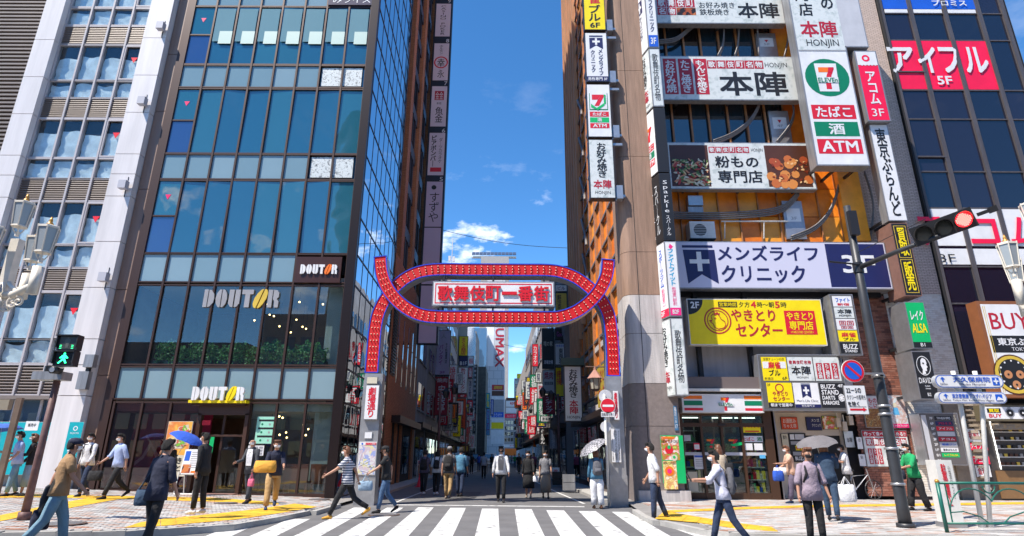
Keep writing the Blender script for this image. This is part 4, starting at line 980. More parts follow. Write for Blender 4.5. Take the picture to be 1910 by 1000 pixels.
# vertical signs: (label, x0, x1, y0, y1, D, face, [(text, box, colour, vertical)])
VS = [
 ('grey lilac vertical sign for a Thai restaurant hanging on the left', 813, 840, 616, 700, 50, 'lilac', [('パンタイ', (.2, .32, .5, .78), 'purple', 1), ('タイ料理専門店', (.65, .28, .82, .75), 'black', 1), ('3F', (.3, .92, .7, .98), 'purple', 0), ('人', (.3, .08, .7, .18), 'grey', 0)]),
 ('red vertical barbecue sign with pale characters on the left', 811, 836, 702, 775, 50.2, 'darkred', [('焼肉', (.08, .03, .92, .15), 'white', 0), ('安楽亭', (.2, .22, .8, .95), 'white', 1)]),
 ('yellow and red vertical tuna shop sign ending in a black basement plate', 855.6, 873, 627, 664, 78, 'yellow', [('まぐろ商店', (.22, .04, .8, .97), 'red', 1)]),
 ('dark blue picture panel with white basement number under the yellow sign', 855.6, 873, 664, 683, 78.1, 'navy', [('B1F', (.1, .55, .9, .95), 'white', 0)]),
 ('white vertical sign with dark red writing and floor number', 854, 872, 685, 734, 78.2, 'white', [('熟ロードバックン', (.25, .02, .8, .98), 'darkred', 1)]),
 ('small red plate with white floor number on the left row', 853.5, 871, 735, 742, 78.3, 'red', [('4F', (.25, .1, .75, .9), 'white', 0)]),
 ('orange red vertical pub sign with black characters', 851, 869, 743, 801, 78, 'deeporange', [('薄利多売半兵ヱ', (.22, .04, .8, .97), 'black', 1)]),
 ('red square sign with white characters low on the left', 859, 873, 811, 828, 85, 'red', [('本館', (.1, .1, .9, .9), 'white', 0)]),
 ('yellow and black framed sign low on the left near the kerb', 858, 876, 829, 845, 84, 'brown', [('酒場', (.15, .15, .85, .85), 'gold', 0)]),
 ('white narrow sign beside the yellow tuna sign', 873, 884, 664, 683, 95, 'white', [('焼鳥', (.1, .2, .9, .8), 'red', 0)]),
 ('small red sign with white characters past the tuna sign', 873, 882, 685, 705, 95, 'darkred', [('お猪館', (.15, .05, .85, .95), 'white', 1)]),
 ('pale tall sign past the white and red one', 872, 882, 706, 745, 96, 'lightgrey', [('酒の館', (.2, .1, .8, .9), 'navy', 1)]),
 ('cyan vertical karaoke sign far along the left row', 906, 914, 733, 762, 130, 'teal', [('歌広場', (.15, .05, .85, .95), 'yellow', 1)]),
 ('purple on blue vertical karaoke sign far along the left row', 906.5, 914, 762, 812, 130.2, 'skyblue', [('カラオケ', (.15, .05, .85, .95), 'purple', 1)]),
 ('black column of signs with white writing high on the right', 1011, 1034, 612, 688, 45, 'black', [('喧の家', (.1, .32, .9, .45), 'cream', 0), ('酒場放場', (.1, .8, .9, .9), 'white', 0)]),
 ('white and dark red barbecue sign below the black sign column', 1012, 1035, 690, 734, 45, 'palegrey', [('焼肉', (.1, .05, .9, .4), 'darkred', 0), ('個室居酒屋', (.1, .5, .9, .65), 'black', 0)]),
 ('red sign with slanting white letters on the right row', 1012, 1036, 737, 773, 44.8, 'darkred', [('ステップ', (.2, .08, .8, .95), 'white', 1)]),
 ('black sign with pink neon script directly behind the orange building', 1035, 1060, 612, 633, 40, 'black', [('Goomes', (.1, .3, .95, .8), 'purple', 0)]),
 ('white mahjong parlour sign with a blue header on the right', 1035, 1061, 640, 681, 39, 'palegrey', [('全卓全自動', (.05, .04, .95, .16), 'blue', 0), ('東南荘', (.25, .22, .6, .97), 'black', 1), ('リーチ', (.7, .25, .9, .6), 'red', 1)]),
 ('yellow upper sign seen through the right loop of the arch', 1036, 1058, 546, 580, 37, 'gold', [('蘇琲亜', (.1, .08, .5, .92), 'black', 1)]),
 ('small white sign above the yellow one, seen through the right loop', 1036, 1058, 531, 544, 37, 'white', [('ビル', (.15, .2, .85, .8), 'navy', 0)]),
 ('yellow sign striped with red behind the large framed sign', 1036, 1051, 685, 740, 41, 'yellow', [('串揚', (.1, .1, .9, .6), 'red', 1)]),
 ('brown vertical sign with golden characters on the right row', 989, 1004, 658, 704, 75, 'brown', [('山久東場', (.25, .12, .75, .95), 'gold', 1)]),
 ('blue and white vertical school sign under the brown and gold one', 990, 1002, 712, 754, 80, 'blue', [('Study', (.5, .1, .9, .85), 'white', 1)]),
 ('yellow and navy vertical comic cafe sign far right', 976.5, 987, 738, 786, 95, 'yellow', [('まんが喫茶', (.2, .04, .8, .96), 'navy', 1)]),
 ('blue square sign with white character above the comic cafe sign', 976, 987, 713, 733, 96, 'skyblue', [('カ', (.1, .1, .9, .9), 'white', 0)]),
 ('white and orange plate under the comic cafe sign', 976.5, 987, 787, 814, 95, 'cream', [('3F', (.2, .3, .8, .7), 'orange', 0)]),
 ('orange vertical sign with black characters on the right row', 994, 1004.5, 805, 834, 70, 'orange', [('まっちゃん', (.2, .05, .8, .95), 'black', 1)]),
 ('black sign with bold white brush script on the right', 1006, 1023, 798, 831, 52, 'black', [('らぁめん', (.1, .08, .6, .95), 'white', 1), ('鶏', (.65, .1, .92, .5), 'red', 0)]),
 ('dim grey vertical pub sign low on the right', 1024, 1040, 800, 838, 43, 'grey', [('野郎焼き', (.25, .05, .75, .95), 'white', 1)]),
 ('white box sign on the right row below the red one', 1008, 1030, 776, 787, 50, 'white', [('居酒屋', (.1, .15, .9, .85), 'black', 0)]),
 ('small blue sign on the tower side at the street end', 915, 921, 745, 775, 150, 'blue', [('居酒屋', (.2, .05, .8, .95), 'white', 1)]),
 ('red banner sign low on the right past the orange sign', 989, 997, 835, 850, 85, 'hotred', [('焼', (.2, .2, .8, .8), 'white', 0)]),
]
for (lbl, a, b, c, d, D, face, tx) in VS:
    p, t, bb = board('hanging_sign', lbl, a, b, c, d, D, .3 + D * .002, face, M_dark if D > 60 else M_blackframe, .02 + D * .0006, group=None)
    for (s_, box, m_, v) in tx: p.text(s_, box, m_, .015, bool(v))
    side = -1 if a < 925 else 1; wx = street_x(XLs if side < 0 else XR, D)
    x_in = bb[0] if side < 0 else bb[1]
    q = MB()
    for f in (.2, .8):
        z = bb[2] + (bb[3] - bb[2]) * f; q.box(min(wx, x_in), D + .1, z - .04, max(wx, x_in), D + .18, z + .04)
    if abs(wx - x_in) > .02: q.build('bracket', M_dark, t)
# smaller signs crowding the far rows
cn = ['red', 'white', 'yellow', 'white', 'darkred', 'palegrey', 'black', 'green', 'orange', 'navy', 'red', 'lightgrey', 'white', 'palegrey']
words = ['酒場', '焼鳥', '居酒屋', 'カラオケ', '個室', '寿司', '無料案内', '飲み放題', '薬局', '串焼', '鍋', 'ビル', '麺', '本店']
wc = {'red': 'white', 'white': 'red', 'yellow': 'black', 'blue': 'white', 'darkred': 'white', 'palegrey': 'navy', 'black': 'orange', 'green': 'white', 'orange': 'black', 'navy': 'yellow', 'pink': 'white', 'lightgrey': 'darkred'}
cj = {'red': 'red', 'white': 'white', 'yellow': 'yellow', 'blue': 'blue', 'darkred': 'deep red', 'palegrey': 'pale grey', 'black': 'black', 'green': 'green', 'orange': 'orange', 'navy': 'navy', 'pink': 'pink', 'lightgrey': 'light grey'}
r2 = random.Random(21); used_l = {}
for side in (-1, 1):
    for i in range(46):
        D = 51 + 72 * (i / 46) ** 1.1 + r2.random(); x = street_x(XLs if side < 0 else XR, D)
        w = r2.uniform(.6, 1.1); h = r2.uniform(.7, 2.6); z = r2.choice((2.7, 3.2, 4.2, 5.5, 7.5, 9.5)) + r2.random()
        c1 = r2.choice(cn); wd_ = r2.choice(words)
        x0 = x + .1 if side < 0 else x - .1 - w
        low = 'low down' if z < 4.5 else 'at mid height' if z < 7 else 'high up'
        near = 'in the nearer half' if D < 75 else 'in the far half'
        base = '%s %s sign %s on the %s row, %s' % ('tall' if h > 1.6 else 'small', cj[c1], low, 'left' if side < 0 else 'right', near)
        t = thing('projecting_sign', base, 'sign', (x0, D, z)); used_l.setdefault(base, []).append(t)
        MB().box(x0, D, z, x0 + w, D + .22, z + h).build('cabinet', M_dark, t); MB().box(x0 if side > 0 else x0, D + .1, z + h * .5 - .03, x0 + w + .1 if side > 0 else x0 - .1, D + .14, z + h * .5 + .03).build('bracket', M_steel, t)
        p = Panel(t, (x0 + .05, D, z + h - .05), (w - .1, 0, 0), (0, 0, -(h - .1))); p.rect(0, 0, 1, 1, c1, 'face')
        p.text(wd_, (.15, .08, .85, .92), wc[c1], .01, h > w, 3)
for b_, L_ in used_l.items():
    if len(L_) > 1:
        for o in L_: o['group'] = 'look-alike signs: ' + b_
# big framed sign and lantern on the right wall
p, t, bb = board('framed_sign', 'large framed vertical grill restaurant sign under a dark green hood', 1052, 1086, 682, 787, 29, .3, 'palegrey', M_blackframe, .05)
MB().box(bb[0] - .12, 28.8, bb[3], bb[1] + .12, 29.5, bb[3] + .35).build('hood', mat('green_hood', (.02, .06, .05), .5), t)
MB().box(bb[1], 29.1, bb[3] - .6, 3.72, 29.2, bb[3] - .5).box(bb[1], 29.1, bb[2] + .4, 3.72, 29.2, bb[2] + .5).build('bracket', M_dark, t)
p.text('お好み焼き', (.25, .05, .8, .58), 'black', .02, True); p.text('本陣', (.25, .62, .8, .88), 'darkred', .03, True); p.text('HONJIN', (.12, .91, .88, .975), 'black', .01)
c = W(1110, 705, 22.5)
t = thing('wall_lantern', 'copper roofed lantern hanging from a bracket beside the right arch leg', 'lantern', c)
q = MB(); q.rings([(c.x, c.y, c.z - .02, .3, .3), (c.x, c.y, c.z + .3, .05, .05), (c.x, c.y, c.z + .42, .04, .04)], 6); q.build('roof', mat('copper_pink', (.38, .2, .16), .5, var=.2), t)
MB().rings([(c.x, c.y, c.z - .42, .15, .15), (c.x, c.y, c.z - .02, .2, .2)], 6).build('glass', mat('lantern_cream', (.35, .33, .27), .4), t)
q = MB(); 
for k in range(6):
    g_ = math.pi * k / 3; q.tube([(c.x + .16 * math.cos(g_), c.y + .16 * math.sin(g_), c.z - .42), (c.x + .21 * math.cos(g_), c.y + .21 * math.sin(g_), c.z - .02)], .014, 5)
q.rings([(c.x, c.y, c.z - .5, .1, .1), (c.x, c.y, c.z - .42, .18, .18)], 6); q.tube([c + Vector((-.35, 0, .42)), c + Vector((.7, 0, .42))], .025, 6); q.build('cage', mat('lantern_iron', (.09, .05, .04), .6), t)

# ================================================================== SOLID BUILDINGS ACROSS THE AVENUE (behind the camera, seen in the glass)
M_op = [mat('opp_a', (.34, .32, .3), .7), mat('opp_b', (.2, .19, .2), .7), mat('opp_c', (.45, .44, .42), .7), mat('opp_d', (.25, .13, .1), .7)]
t = thing('red_block', 'red building across the avenue mirrored in the dark tower', 'building', (42, -40, 0))
MB().box(42, -48, 0, 90, -40, 36).build('wall', mat('red_cladding', (.35, .02, .03), .6, var=.3), t)
t = thing('round_tower', 'dark round tower across the avenue mirrored in the glass', 'building', (-22, -42, 0))
MB().cyl((-20.5, -42, 0), 6.2, 52, 28).build('wall', mat('round_dark', (.05, .05, .05), .5), t)
for k in range(9): MB().cyl((-20.5, -42, 5 + k * 5.2), 6.3, 1.2, 28).build('band', mat('round_band', (.16, .15, .14), .5), t)
for i, (x, w, h, m_) in enumerate(((-100, 64, 16, 1), (-34, 15, 20, 0), (-18, 14, 26, 1), (-3, 13, 17, 2), (11, 13, 24, 3), (25, 17, 19, 2))):
    t = thing('opposite_building', ['very wide low', 'wide beige office block', 'dark grey office tower', 'low pale shop building', 'reddish office tower', 'pale corner building'][i] + ' across the avenue, mirrored in the glass', 'building', (x, -38, 0))
    MB().box(x, -46, 0, x + w, -38, h).build('wall', M_op[m_], t)
    for f in range(int(h / 3.4)):
        for k in range(int(w / 2.4)):
            MB().box(x + .5 + k * 2.4, -38, 1.2 + f * 3.4, x + 2.2 + k * 2.4, -37.95, 3.2 + f * 3.4).build('window', M_sided, t)
# ================================================================== RIGHT: CORNER BUILDING
RD = 21.5; ZR = 46
M_gran = mat('brown_granite', (.29, .18, .125), .75, var=.3, scale=2.5, bump=.4, streak=True)
M_pale = mat('pale_granite', (.46, .43, .42), .8, var=.3, scale=2, bump=.3, streak=True)
M_gran2 = mat('grey_brown_granite', (.2, .165, .155), .75, var=.2, scale=9, bump=.3)
M_or = [mat('orange_panel', (.85, .26, .015), .4, var=.25, scale=1.5, tint=(1, .8, .6)), mat('orange_panel_b', (.78, .21, .012), .4, var=.3, scale=1.1, tint=(1, .75, .5)), mat('amber_panel', (.88, .34, .03), .35, var=.2, scale=2)]
M_rib = mat('rust_rib', (.40, .17, .06), .5, var=.3, scale=4)
M_rail = mat('grey_conduit', (.17, .155, .15), .5, .2, var=.25, scale=8)
M_grey = mat('grey_render', (.42, .41, .43), .7, var=.25, scale=1.2, streak=True)
ZX = lambda y, px=1400, D=RD: px_z(y, px, D)
cbld = thing('corner_building', 'orange panelled corner building hung with signs over a convenience store, granite corner column', 'building', (XR, RD, 0))
# granite column with a rounded street edge, in stacked drums
PX0, PX1, PY0, PY1 = px_x(1178, 800, 19.95), px_x(1268, 800, 19.95), 19.9, 21.3
def col_poly(z, ins=0):
    r = .34; P = [(PX1 - ins, PY0 + ins, z), (PX1 - ins, PY1, z), (PX0 + ins, PY1, z)]
    for k in range(9):
        g_ = math.pi * (1 + k / 16); P.append((PX0 + ins + r + r * math.cos(g_), PY0 + ins + r + r * math.sin(g_), z))
    return P
pj = [895, 795, 715, 622, 550, 470, 292, 132, -40, -230, -420]
for i in range(len(pj) - 1):
    z0 = 0 if i == 0 else px_z(pj[i], 1225, PY0); z1 = px_z(pj[i + 1], 1225, PY0)
    mm = M_gran2 if i < 3 else (M_pale if i < 4 else M_gran)
    if i == 2: mm = M_pale
    if i < 2: mm = M_gran2
    MB().prism(col_poly(z0 + .008), (0, 0, z1 - z0 - .016)).build('column_drum', mm, cbld)
MB().prism(col_poly(0, .03), (0, 0, ZR)).build('column_core', M_gran2, cbld)
MB().box(PX0 + .5, PY0 - .004, 0, PX0 + .52, PY0 + .01, ZR).build('column_groove', M_drk, cbld)
MB().prism([(PX0 + .1, PY0 - .1, 0), (PX1 + .15, PY0 - .1, 0), (PX1 + .15, PY1, 0), (PX0 + .1, PY1, 0)], (0, 0, .42)).build('plinth', M_pale, cbld)
# street side wall: orange panels, ribs, raking rails
D3 = 35.5
def RS(d, z, off=0): return Vector((street_x(PX0 + .15, d) + off, d, z))
q = MB(); q.prism([RS(PY1, 0, .15), RS(D3, 0, .15), RS(D3, 0, 8), RS(27.6, 0, 8), RS(27.6, 0, 1.2), RS(PY1, 0, 1.2)], (0, 0, ZR)); q.build('wall', M_gran2, cbld)
zlo = px_z(705, 1150, 21)
nz2 = 17
for j in range(nz2):
    z0 = zlo + (ZR - zlo) * j / nz2; z1 = zlo + (ZR - zlo) * (j + 1) / nz2
    for i in range(9):
        a, b = PY1 + .1 + (D3 - PY1 - .1) * i / 9, PY1 + .1 + (D3 - PY1 - .1) * (i + 1) / 9
        o_ = .02 + .02 * rnd.random()
        q = MB().obox((RS(a, 0) + RS(b, 0)) / 2 + Vector((.1 + o_, 0, (z0 + z1) / 2)), (.03, 0, 0), STRn * ((b - a) / 2 - .03), (0, 0, (z1 - z0) / 2 - .03)); q.build('orange_panel', M_or[rnd.randrange(3)], cbld)
q = MB()
for j in range(nz2 * 2):
    z0 = zlo + (ZR - zlo) * j / nz2 / 2; q.obox((RS(PY1, z0) + RS(D3, z0)) / 2 + Vector((.02, 0, 0)), (.05, 0, 0), STRn * ((D3 - PY1) / 2), (0, 0, .05))
q.build('rail', M_rail, cbld)
for i in range(10):
    d = PY1 + .1 + (D3 - PY1 - .1) * i / 9
    q = MB().obox(RS(d, (zlo + ZR) / 2, .03), (.07, 0, 0), STRn * (.07 if i % 3 else .14), (0, 0, (ZR - zlo) / 2)); q.build('rib', M_rib, cbld)
for i, d in enumerate((30.4, 31.4, 32.4, 33.4, 34.4, 35.4)):      # projecting fins at the far end
    MB().obox(RS(d, (zlo + 4 + ZR) / 2 - 2 * i * .3, -.08), (.12, 0, 0), STRn * .06, (0, 0, (ZR - zlo) / 2 - 2)).build('fin', mat('tan_fin', (.46, .24, .12), .5, var=.3, streak=True), cbld)
for k, z in enumerate((9.5, 11.5, 14, 16.5, 19)):
    P = []
    for i in range(12):
        t_ = i / 11; P.append(RS(29.5 - 1.6 * math.sin(t_ * math.pi / 2) * 1.2, z + 2.2 * (1 - t_) ** 1.5, -.12 - .1 * t_))
    MB().tube(P, .07, 8).build('curved_conduit', M_rail, cbld, True)
# street level on the side wall
for i in range(5):
    d = PY1 + .5 + i * 3.2
    MB().obox(RS(d + 1.4, 1.6, .1), (.05, 0, 0), STRn * 1.3, (0, 0, 1.3)).build('shop_window', M_sided if i % 2 else M_side, cbld)
    MB().obox(RS(d + 1.4, 4.2, .1), (.06, 0, 0), STRn * 1.1, (0, 0, .7)).build('window', M_side, cbld)
MB().obox(RS(27.5, 3.1, -.2), (.35, 0, 0), STRn * 5.5, (0, 0, .12)).build('canopy', M_bronze, cbld)
for z in (3.6, 5.2, 6.2): MB().obox(RS(28, z, .08), (.08, 0, 0), STRn * 6, (0, 0, .12)).build('band', M_pale, cbld)
t = thing('side_sign', 'large mustard yellow sign board flat on the side wall behind the right arch leg', 'sign', RS(24.5, 4, 0))
MB().obox(RS(25.4, 4.35, -.05), (.05, 0, 0), STRn * 1.25, (0, 0, .85)).build('panel', mat('mustard', (.4, .28, .03), .5), t)
p = Panel(t, RS(26.65, 5.2, -.105), -STRn * 2.5, (0, 0, -1.7)); p.text('やきとり', (.1, .1, .9, .4), 'darkred', .01); p.text('センター', (.1, .5, .9, .85), 'darkred', .01)
# front wall: orange bay
X = lambda px, y=400, D=RD: px_x(px, y, D)
xo0, xo1 = X(1238), X(1608)
zo0 = ZX(452); 
MB().box(xo0 - .5, RD + .3, 0, xo1, RD + 6, ZR).build('front_core', M_drk, cbld)
ocols = [1238, 1270, 1307, 1342, 1380, 1417, 1454, 1492, 1530, 1568, 1608]
orow = [(452, 402, 'p'), (402, 350, 'p'), (350, 268, 'p'), (265, 190, 'w'), (188, 108, 'p'), (106, 42, 'w'), (40, -40, 'p'), (-42, -110, 'w'), (-112, -200, 'p'), (-200, -290, 'w'), (-290, -420, 'p')]
M_rw = glass('room_glass', (.012, .03, .045), 1.9, .03)
M_curt = mat('room_curtain', (.34, .30, .26), .8, var=.2)
for (a, b, k) in orow:
    z0, z1 = ZX(a), ZX(b)
    for i in range(10):
        x0, x1 = X(ocols[i]) + .02, X(ocols[i + 1]) - .02
        if k == 'w' and i < 7:
            MB().box(x0, RD + .16, z0, x1, RD + .19, z1).build('window_pane', M_rw if (i * 3 + int(a)) % 4 else M_sided, cbld)
            MB().box(x0 - .02, RD + .04, z0, x0 + .04, RD + .16, z1).build('window_post', M_rib, cbld)
        else:
            MB().box(x0, RD + .1 + .02 * rnd.random(), z0 + .015, x1, RD + .18, z1 - .015).build('orange_panel', M_or[rnd.randrange(3)], cbld)
q = MB()
for c in ocols[:-1]: q.box(X(c) - .02, RD + .02, zo0, X(c) + .02, RD + .12, ZR)
q.build('rib', M_rib, cbld)
MB().box(X(1568) - .0, RD - .25, zo0, xo1, RD + .1, ZR).build('amber_return', M_or[2], cbld)
def service_door(px0, px1, y0, y1, tx):
    x0, x1, z0, z1 = pxbox(px0, px1, y0, y1, RD - .02)
    q = MB().box(x0, RD - .02, z0, x1, RD + .09, z1); o = q.build('service_door', M_steel, cbld)
    p = Panel(cbld, (x0, RD - .02, z1), (x1 - x0, 0, 0), (0, 0, z0 - z1)); p.rect(.15, .2, .85, .55, 'white', 'door_notice'); p.text(tx, (.35, .42, .65, .5), 'grey', .0, lv=2)
    if tx != '3F': p.poly([(.4, .28), (.6, .28), (.5, .38)], 'red', 'rescue_mark', 2)
service_door(1463, 1500, 375, 446, '3F'); service_door(1437, 1474, 207, 268, '4F'); service_door(1412, 1449, 62, 108, '5F')
# conduits sweeping across the orange bay
def conduit(pts, n=3, r=.035, D=RD - .15):
    P = smooth_path([W(x, y, D) for x, y in pts], 5)
    for k in range(n): MB().tube([p + Vector((0, -.02 * k, .075 * (k - 1))) for p in P], r, 7).build('conduit', M_rail, cbld, True)
conduit([(1228, 79), (1260, 74), (1285, 55), (1298, 40), (1302, 0)]); conduit([(1345, 0), (1350, 50), (1348, 85), (1338, 108)]); conduit([(1372, 0), (1378, 45), (1376, 85), (1370, 107)]); conduit([(1404, 0), (1412, 50), (1415, 108)])
conduit([(1458, 0), (1470, 60), (1462, 108)], 2)
conduit([(1330, 266), (1365, 252), (1395, 230), (1412, 205), (1418, 186)]); conduit([(1448, 268), (1470, 240), (1480, 215), (1478, 190)])
conduit([(1232, 403), (1330, 405), (1420, 400), (1465, 388), (1490, 360)], 4); conduit([(1475, 445), (1520, 425), (1550, 390), (1566, 340), (1570, 312)]); conduit([(1622, 450), (1628, 380), (1612, 320)], 2)
p0 = W(1345, 413, RD - .1); p1 = W(1470, 413, RD - .1)
MB().tube([p0, p1], .03, 7).tube([W(1352, 413, RD - .1), W(1352, 445, RD)], .02, 6).tube([W(1425, 413, RD - .1), W(1425, 445, RD)], .02, 6).build('hand_pipe', M_wmetal, cbld)
def ac_unit(lbl, px0, px1, y0, y1, D=RD - .45):
    x0, x1, z0, z1 = pxbox(px0, px1, y0, y1, D); t = thing('air_conditioner', lbl, 'air conditioner', (x0, D, z0))
    MB().box(x0, D, z0, x1, RD + .08, z1).build('casing', M_wmetal, t)
    p = Panel(t, (x0, D, z1), (x1 - x0, 0, 0), (0, 0, z0 - z1)); r_ = .36; p.disc(.4, .52, r_, 'black', 'fan_opening'); 
    q = MB()
    for k in range(9): q.box(x0 + .02, D - .012, z0 + .04 + (z1 - z0 - .08) * k / 9, x1 - .15 * (x1 - x0), D - .004, z0 + .055 + (z1 - z0 - .08) * k / 9)
    q.build('grille', M_wmetal, t)
    MB().box(x0, D, z0 - .04, x1, RD + .06, z0 - .002).build('shelf', M_dark, t); return t
ac_unit('white air conditioner outdoor unit on the orange wall above the clinic sign', 1287, 1334, 413, 444)
x0, x1, z0, z1 = pxbox(1283, 1311, 366, 402, RD - .2); t = thing('vent_unit', 'grey vent hood on the orange wall above the air conditioner', 'vent', (x0, RD - .2, z0)); MB().box(x0, RD - .2, z0, x1, RD + .1, (z0 + z1) / 2 - .04).build('lower_box', M_frame, t); MB().box(x0 + .02, RD - .26, (z0 + z1) / 2, x1, RD + .1, z1).build('hood', M_steel, t)
# tiled strip between orange bay and tower, brick wall below
M_btile = brick_mat('beige_tile', (.62, .48, .40), (.52, .40, .33), (.2, .15, .13), .2, .065, .008)
xt1 = X(1722, 400)
MB().box(xo1, RD, ZX(548, 1650), xt1, RD + 5, ZR).build('tile_strip', M_btile, cbld)
xb0, xb1 = X(1600, 800), X(1697, 800); zbt = ZX(548, 1650)
MB().box(xo1 - .35, RD + .05, 0, xt1, RD + 5, zbt - .01).build('brick_backing', mat('mortar', (.09, .06, .05), .9), cbld)
M_bk = [mat('brick_red', (.27, .10, .065), .7, var=.2), mat('brick_dark', (.17, .07, .05), .7, var=.2), mat('brick_rose', (.33, .145, .10), .7, var=.2)]
bx = []; z = .2; j = 0
while z < zbt - .1:
    x = xb0 + .02 - (.115 if j % 2 else 0); j += 1
    while x < xb1 - .03:
        a = max(x, xb0); b = min(x + .222, xb1)
        if b - a > .05: bx.append((a, RD, round(z, 3), b, RD + .06, round(z + .07, 3), rnd.choice((0, 0, 1, 2, 2))))
        x += .23
    z += .08
pieces('brick', bx, M_bk, cbld, key=lambda b: b[2])
M_wt = [mat('white_wall_tile', (.74, .70, .63), .5, var=.1), mat('cream_wall_tile', (.66, .60, .52), .5, var=.1)]
bx = []; z = .2; j = 0
while z < zbt:
    x = xb1 + .02 - (.1 if j % 2 else 0); j += 1
    while x < xt1 - .03:
        a = max(x, xb1 + .01); b = min(x + .205, xt1 - .005)
        if b - a > .04: bx.append((a, RD + .01, round(z, 3), b, RD + .06, round(z + .072, 3), rnd.choice((0, 0, 1))))
        x += .212
    z += .079
pieces('wall_tile', bx, M_wt, cbld, key=lambda b: b[2])
# grey wall and canopies over the shop
xg0, xg1 = PX1 - .05, X(1578, 650)
MB().box(xg0, RD - .05, ZX(768), xg1, RD + .3, ZX(545)).build('grey_wall', M_grey, cbld)
for px in (1292, 1385, 1545):
    MB().box(X(px, 600), RD - .3, ZX(735 if px < 1500 else 690), X(px, 600) + .14, RD - .06, ZX(545)).build('hanger', M_dark, cbld)
MB().box(xg0, RD - .2, ZX(556), xo1, RD + .1, ZX(541)).build('soffit', M_dark, cbld)
x0, x1, z0, z1 = pxbox(1280, 1418, 703, 725, RD - .9); MB().box(x0, RD - .9, z0, x1, RD - .05, z1).build('awning_box', mat('awning_brown', (.14, .11, .105), .5), cbld)
MB().box(x0, RD - 1.0, z0 - .1, x1 + .2, RD - .05, z0 - .01).build('awning_lip', M_wmetal, cbld)
# ---- big boards on the front
M_speck = photo_mat('speckled_white', [(.62, .65, .64), (.62, .65, .64), (.42, .47, .46)], 6, 'noise')
M_food1 = photo_mat('food_noodles', [(.02, .015, .015), (.5, .35, .15), (.6, .5, .3), (.35, .06, .02), (.55, .2, .06)], 11)
M_food2 = photo_mat('food_balls', [(.02, .012, .01), (.35, .08, .02), (.5, .16, .04), (.2, .03, .01), (.6, .3, .1)], 7)
def B(name, label, xl, xr, yt, yb, D=RD - .58, depth=.3, face='white', frame=M_frame, rim=.04, cat='sign'):
    p, t, bb = board(name, label, xl, xr, yt, yb, D, depth, face, frame, rim, cat)
    q = MB(); w = bb[1] - bb[0]
    if D < RD - .4:
        for f in (.12, .5, .88): q.box(bb[0] + w * f - .04, D + depth, bb[2] + .1, bb[0] + w * f + .04, RD + .05, bb[2] + .2)
        q.build('bracket', M_dark, t)
    F = lambda a, b, c, d: ((a - xl) / (xr - xl), (b - yt) / (yb - yt), (c - xl) / (xr - xl), (d - yt) / (yb - yt))
    return p, t, F
p, t, F = B('grill_board', 'topmost speckled white board with dark characters, cut by the top of the picture', 1222, 1459, -40, 44, face=M_speck)
for i, ch in enumerate('歌舞伎町'): p.rect(*F(1223 + i * 18, -2, 1240 + i * 18, 15), 'darkred', 'tile', 2); p.text(ch, F(1225 + i * 18, -1, 1238 + i * 18, 14), 'white', .02, lv=3)
for i, ch in enumerate('名物'): p.rect(*F(1223 + i * 18, 16, 1240 + i * 18, 30), 'darkred', 'tile', 2); p.text(ch, F(1225 + i * 18, 17, 1238 + i * 18, 29), 'white', .02, lv=3)
p.rect(*F(1259, 16, 1295, 30), M_food2, 'food_photo', 2)
p.text('お好み焼き', F(1302, 5, 1369, 17), 'black', .01); p.text('鉄板焼き', F(1302, 18, 1357, 30), 'black', .01); p.text('本陣', F(1374, 6, 1451, 35), 'black', .04)
p, t, F = B('grill_board', 'second speckled white board down with three dark red columns and black characters', 1234, 1487, 105, 187, face=M_speck)
for i, s_ in enumerate(('お好み焼', 'たこ焼き', 'もんじゃ焼き')): p.rect(*F(1237 + i * 29, 109, 1262 + i * 29, 178), 'darkred', 'column_patch', 2); p.text(s_, F(1240 + i * 29, 112, 1259 + i * 29, 175), 'white', .02, True, 3)
for i, ch in enumerate('歌舞伎町名物'): p.rect(*F(1321 + i * 18, 112, 1338 + i * 18, 128), 'darkred', 'tile', 2); p.text(ch, F(1323 + i * 18, 114, 1336 + i * 18, 126), 'white', .02, lv=3)
p.text('HONJIN', F(1431, 116, 1473, 128), 'black', .0); p.text('本陣', F(1340, 134, 1468, 180), 'black', .05)
p, t, F = B('grill_board', 'third board down, white between two food photographs of noodles and fried balls', 1245, 1517, 266, 353, face=M_speck)
p.rect(*F(1249, 270, 1322, 350), 'brown', 'food_photo', 2); p.rect(*F(1430, 270, 1512, 350), 'brown', 'food_photo', 2)
def clumps(p, u0, u1, v0, v1, n, mts, r0, r1, long=1):
    qs = [MB() for _ in mts]
    for i in range(n):
        k = rnd.randrange(len(mts)); u, v = rnd.uniform(u0, u1), rnd.uniform(v0, v1); r_ = rnd.uniform(r0, r1); a = rnd.uniform(0, 3.14)
        c = p.at(u, v, .014 + .0004 * i); ux = p.U.normalized() * math.cos(a) + p.V.normalized() * math.sin(a); vy = p.V.normalized() * math.cos(a) - p.U.normalized() * math.sin(a)
        m_ = 9; P = [c + ux * (r_ * long * math.cos(2 * math.pi * j / m_)) + vy * (r_ * math.sin(2 * math.pi * j / m_)) for j in range(m_)]; qs[k].add(P, [tuple(range(m_))])
    for k, q in enumerate(qs): q.build('food_print', mts[k], p.p)['kind'] = 'stuff'
pr = lambda n, c: mat('print_' + n, c, .4)
clumps(p, *(F(1252, 300, 1318, 346)[i] for i in (0, 2, 1, 3)), 130, [pr('noodle', (.62, .5, .25)), pr('cream_n', (.7, .62, .45)), pr('pepper', (.45, .04, .02)), pr('ginger', (.6, .25, .12)), pr('leafg', (.1, .2, .04))], .02, .05, 3.2)
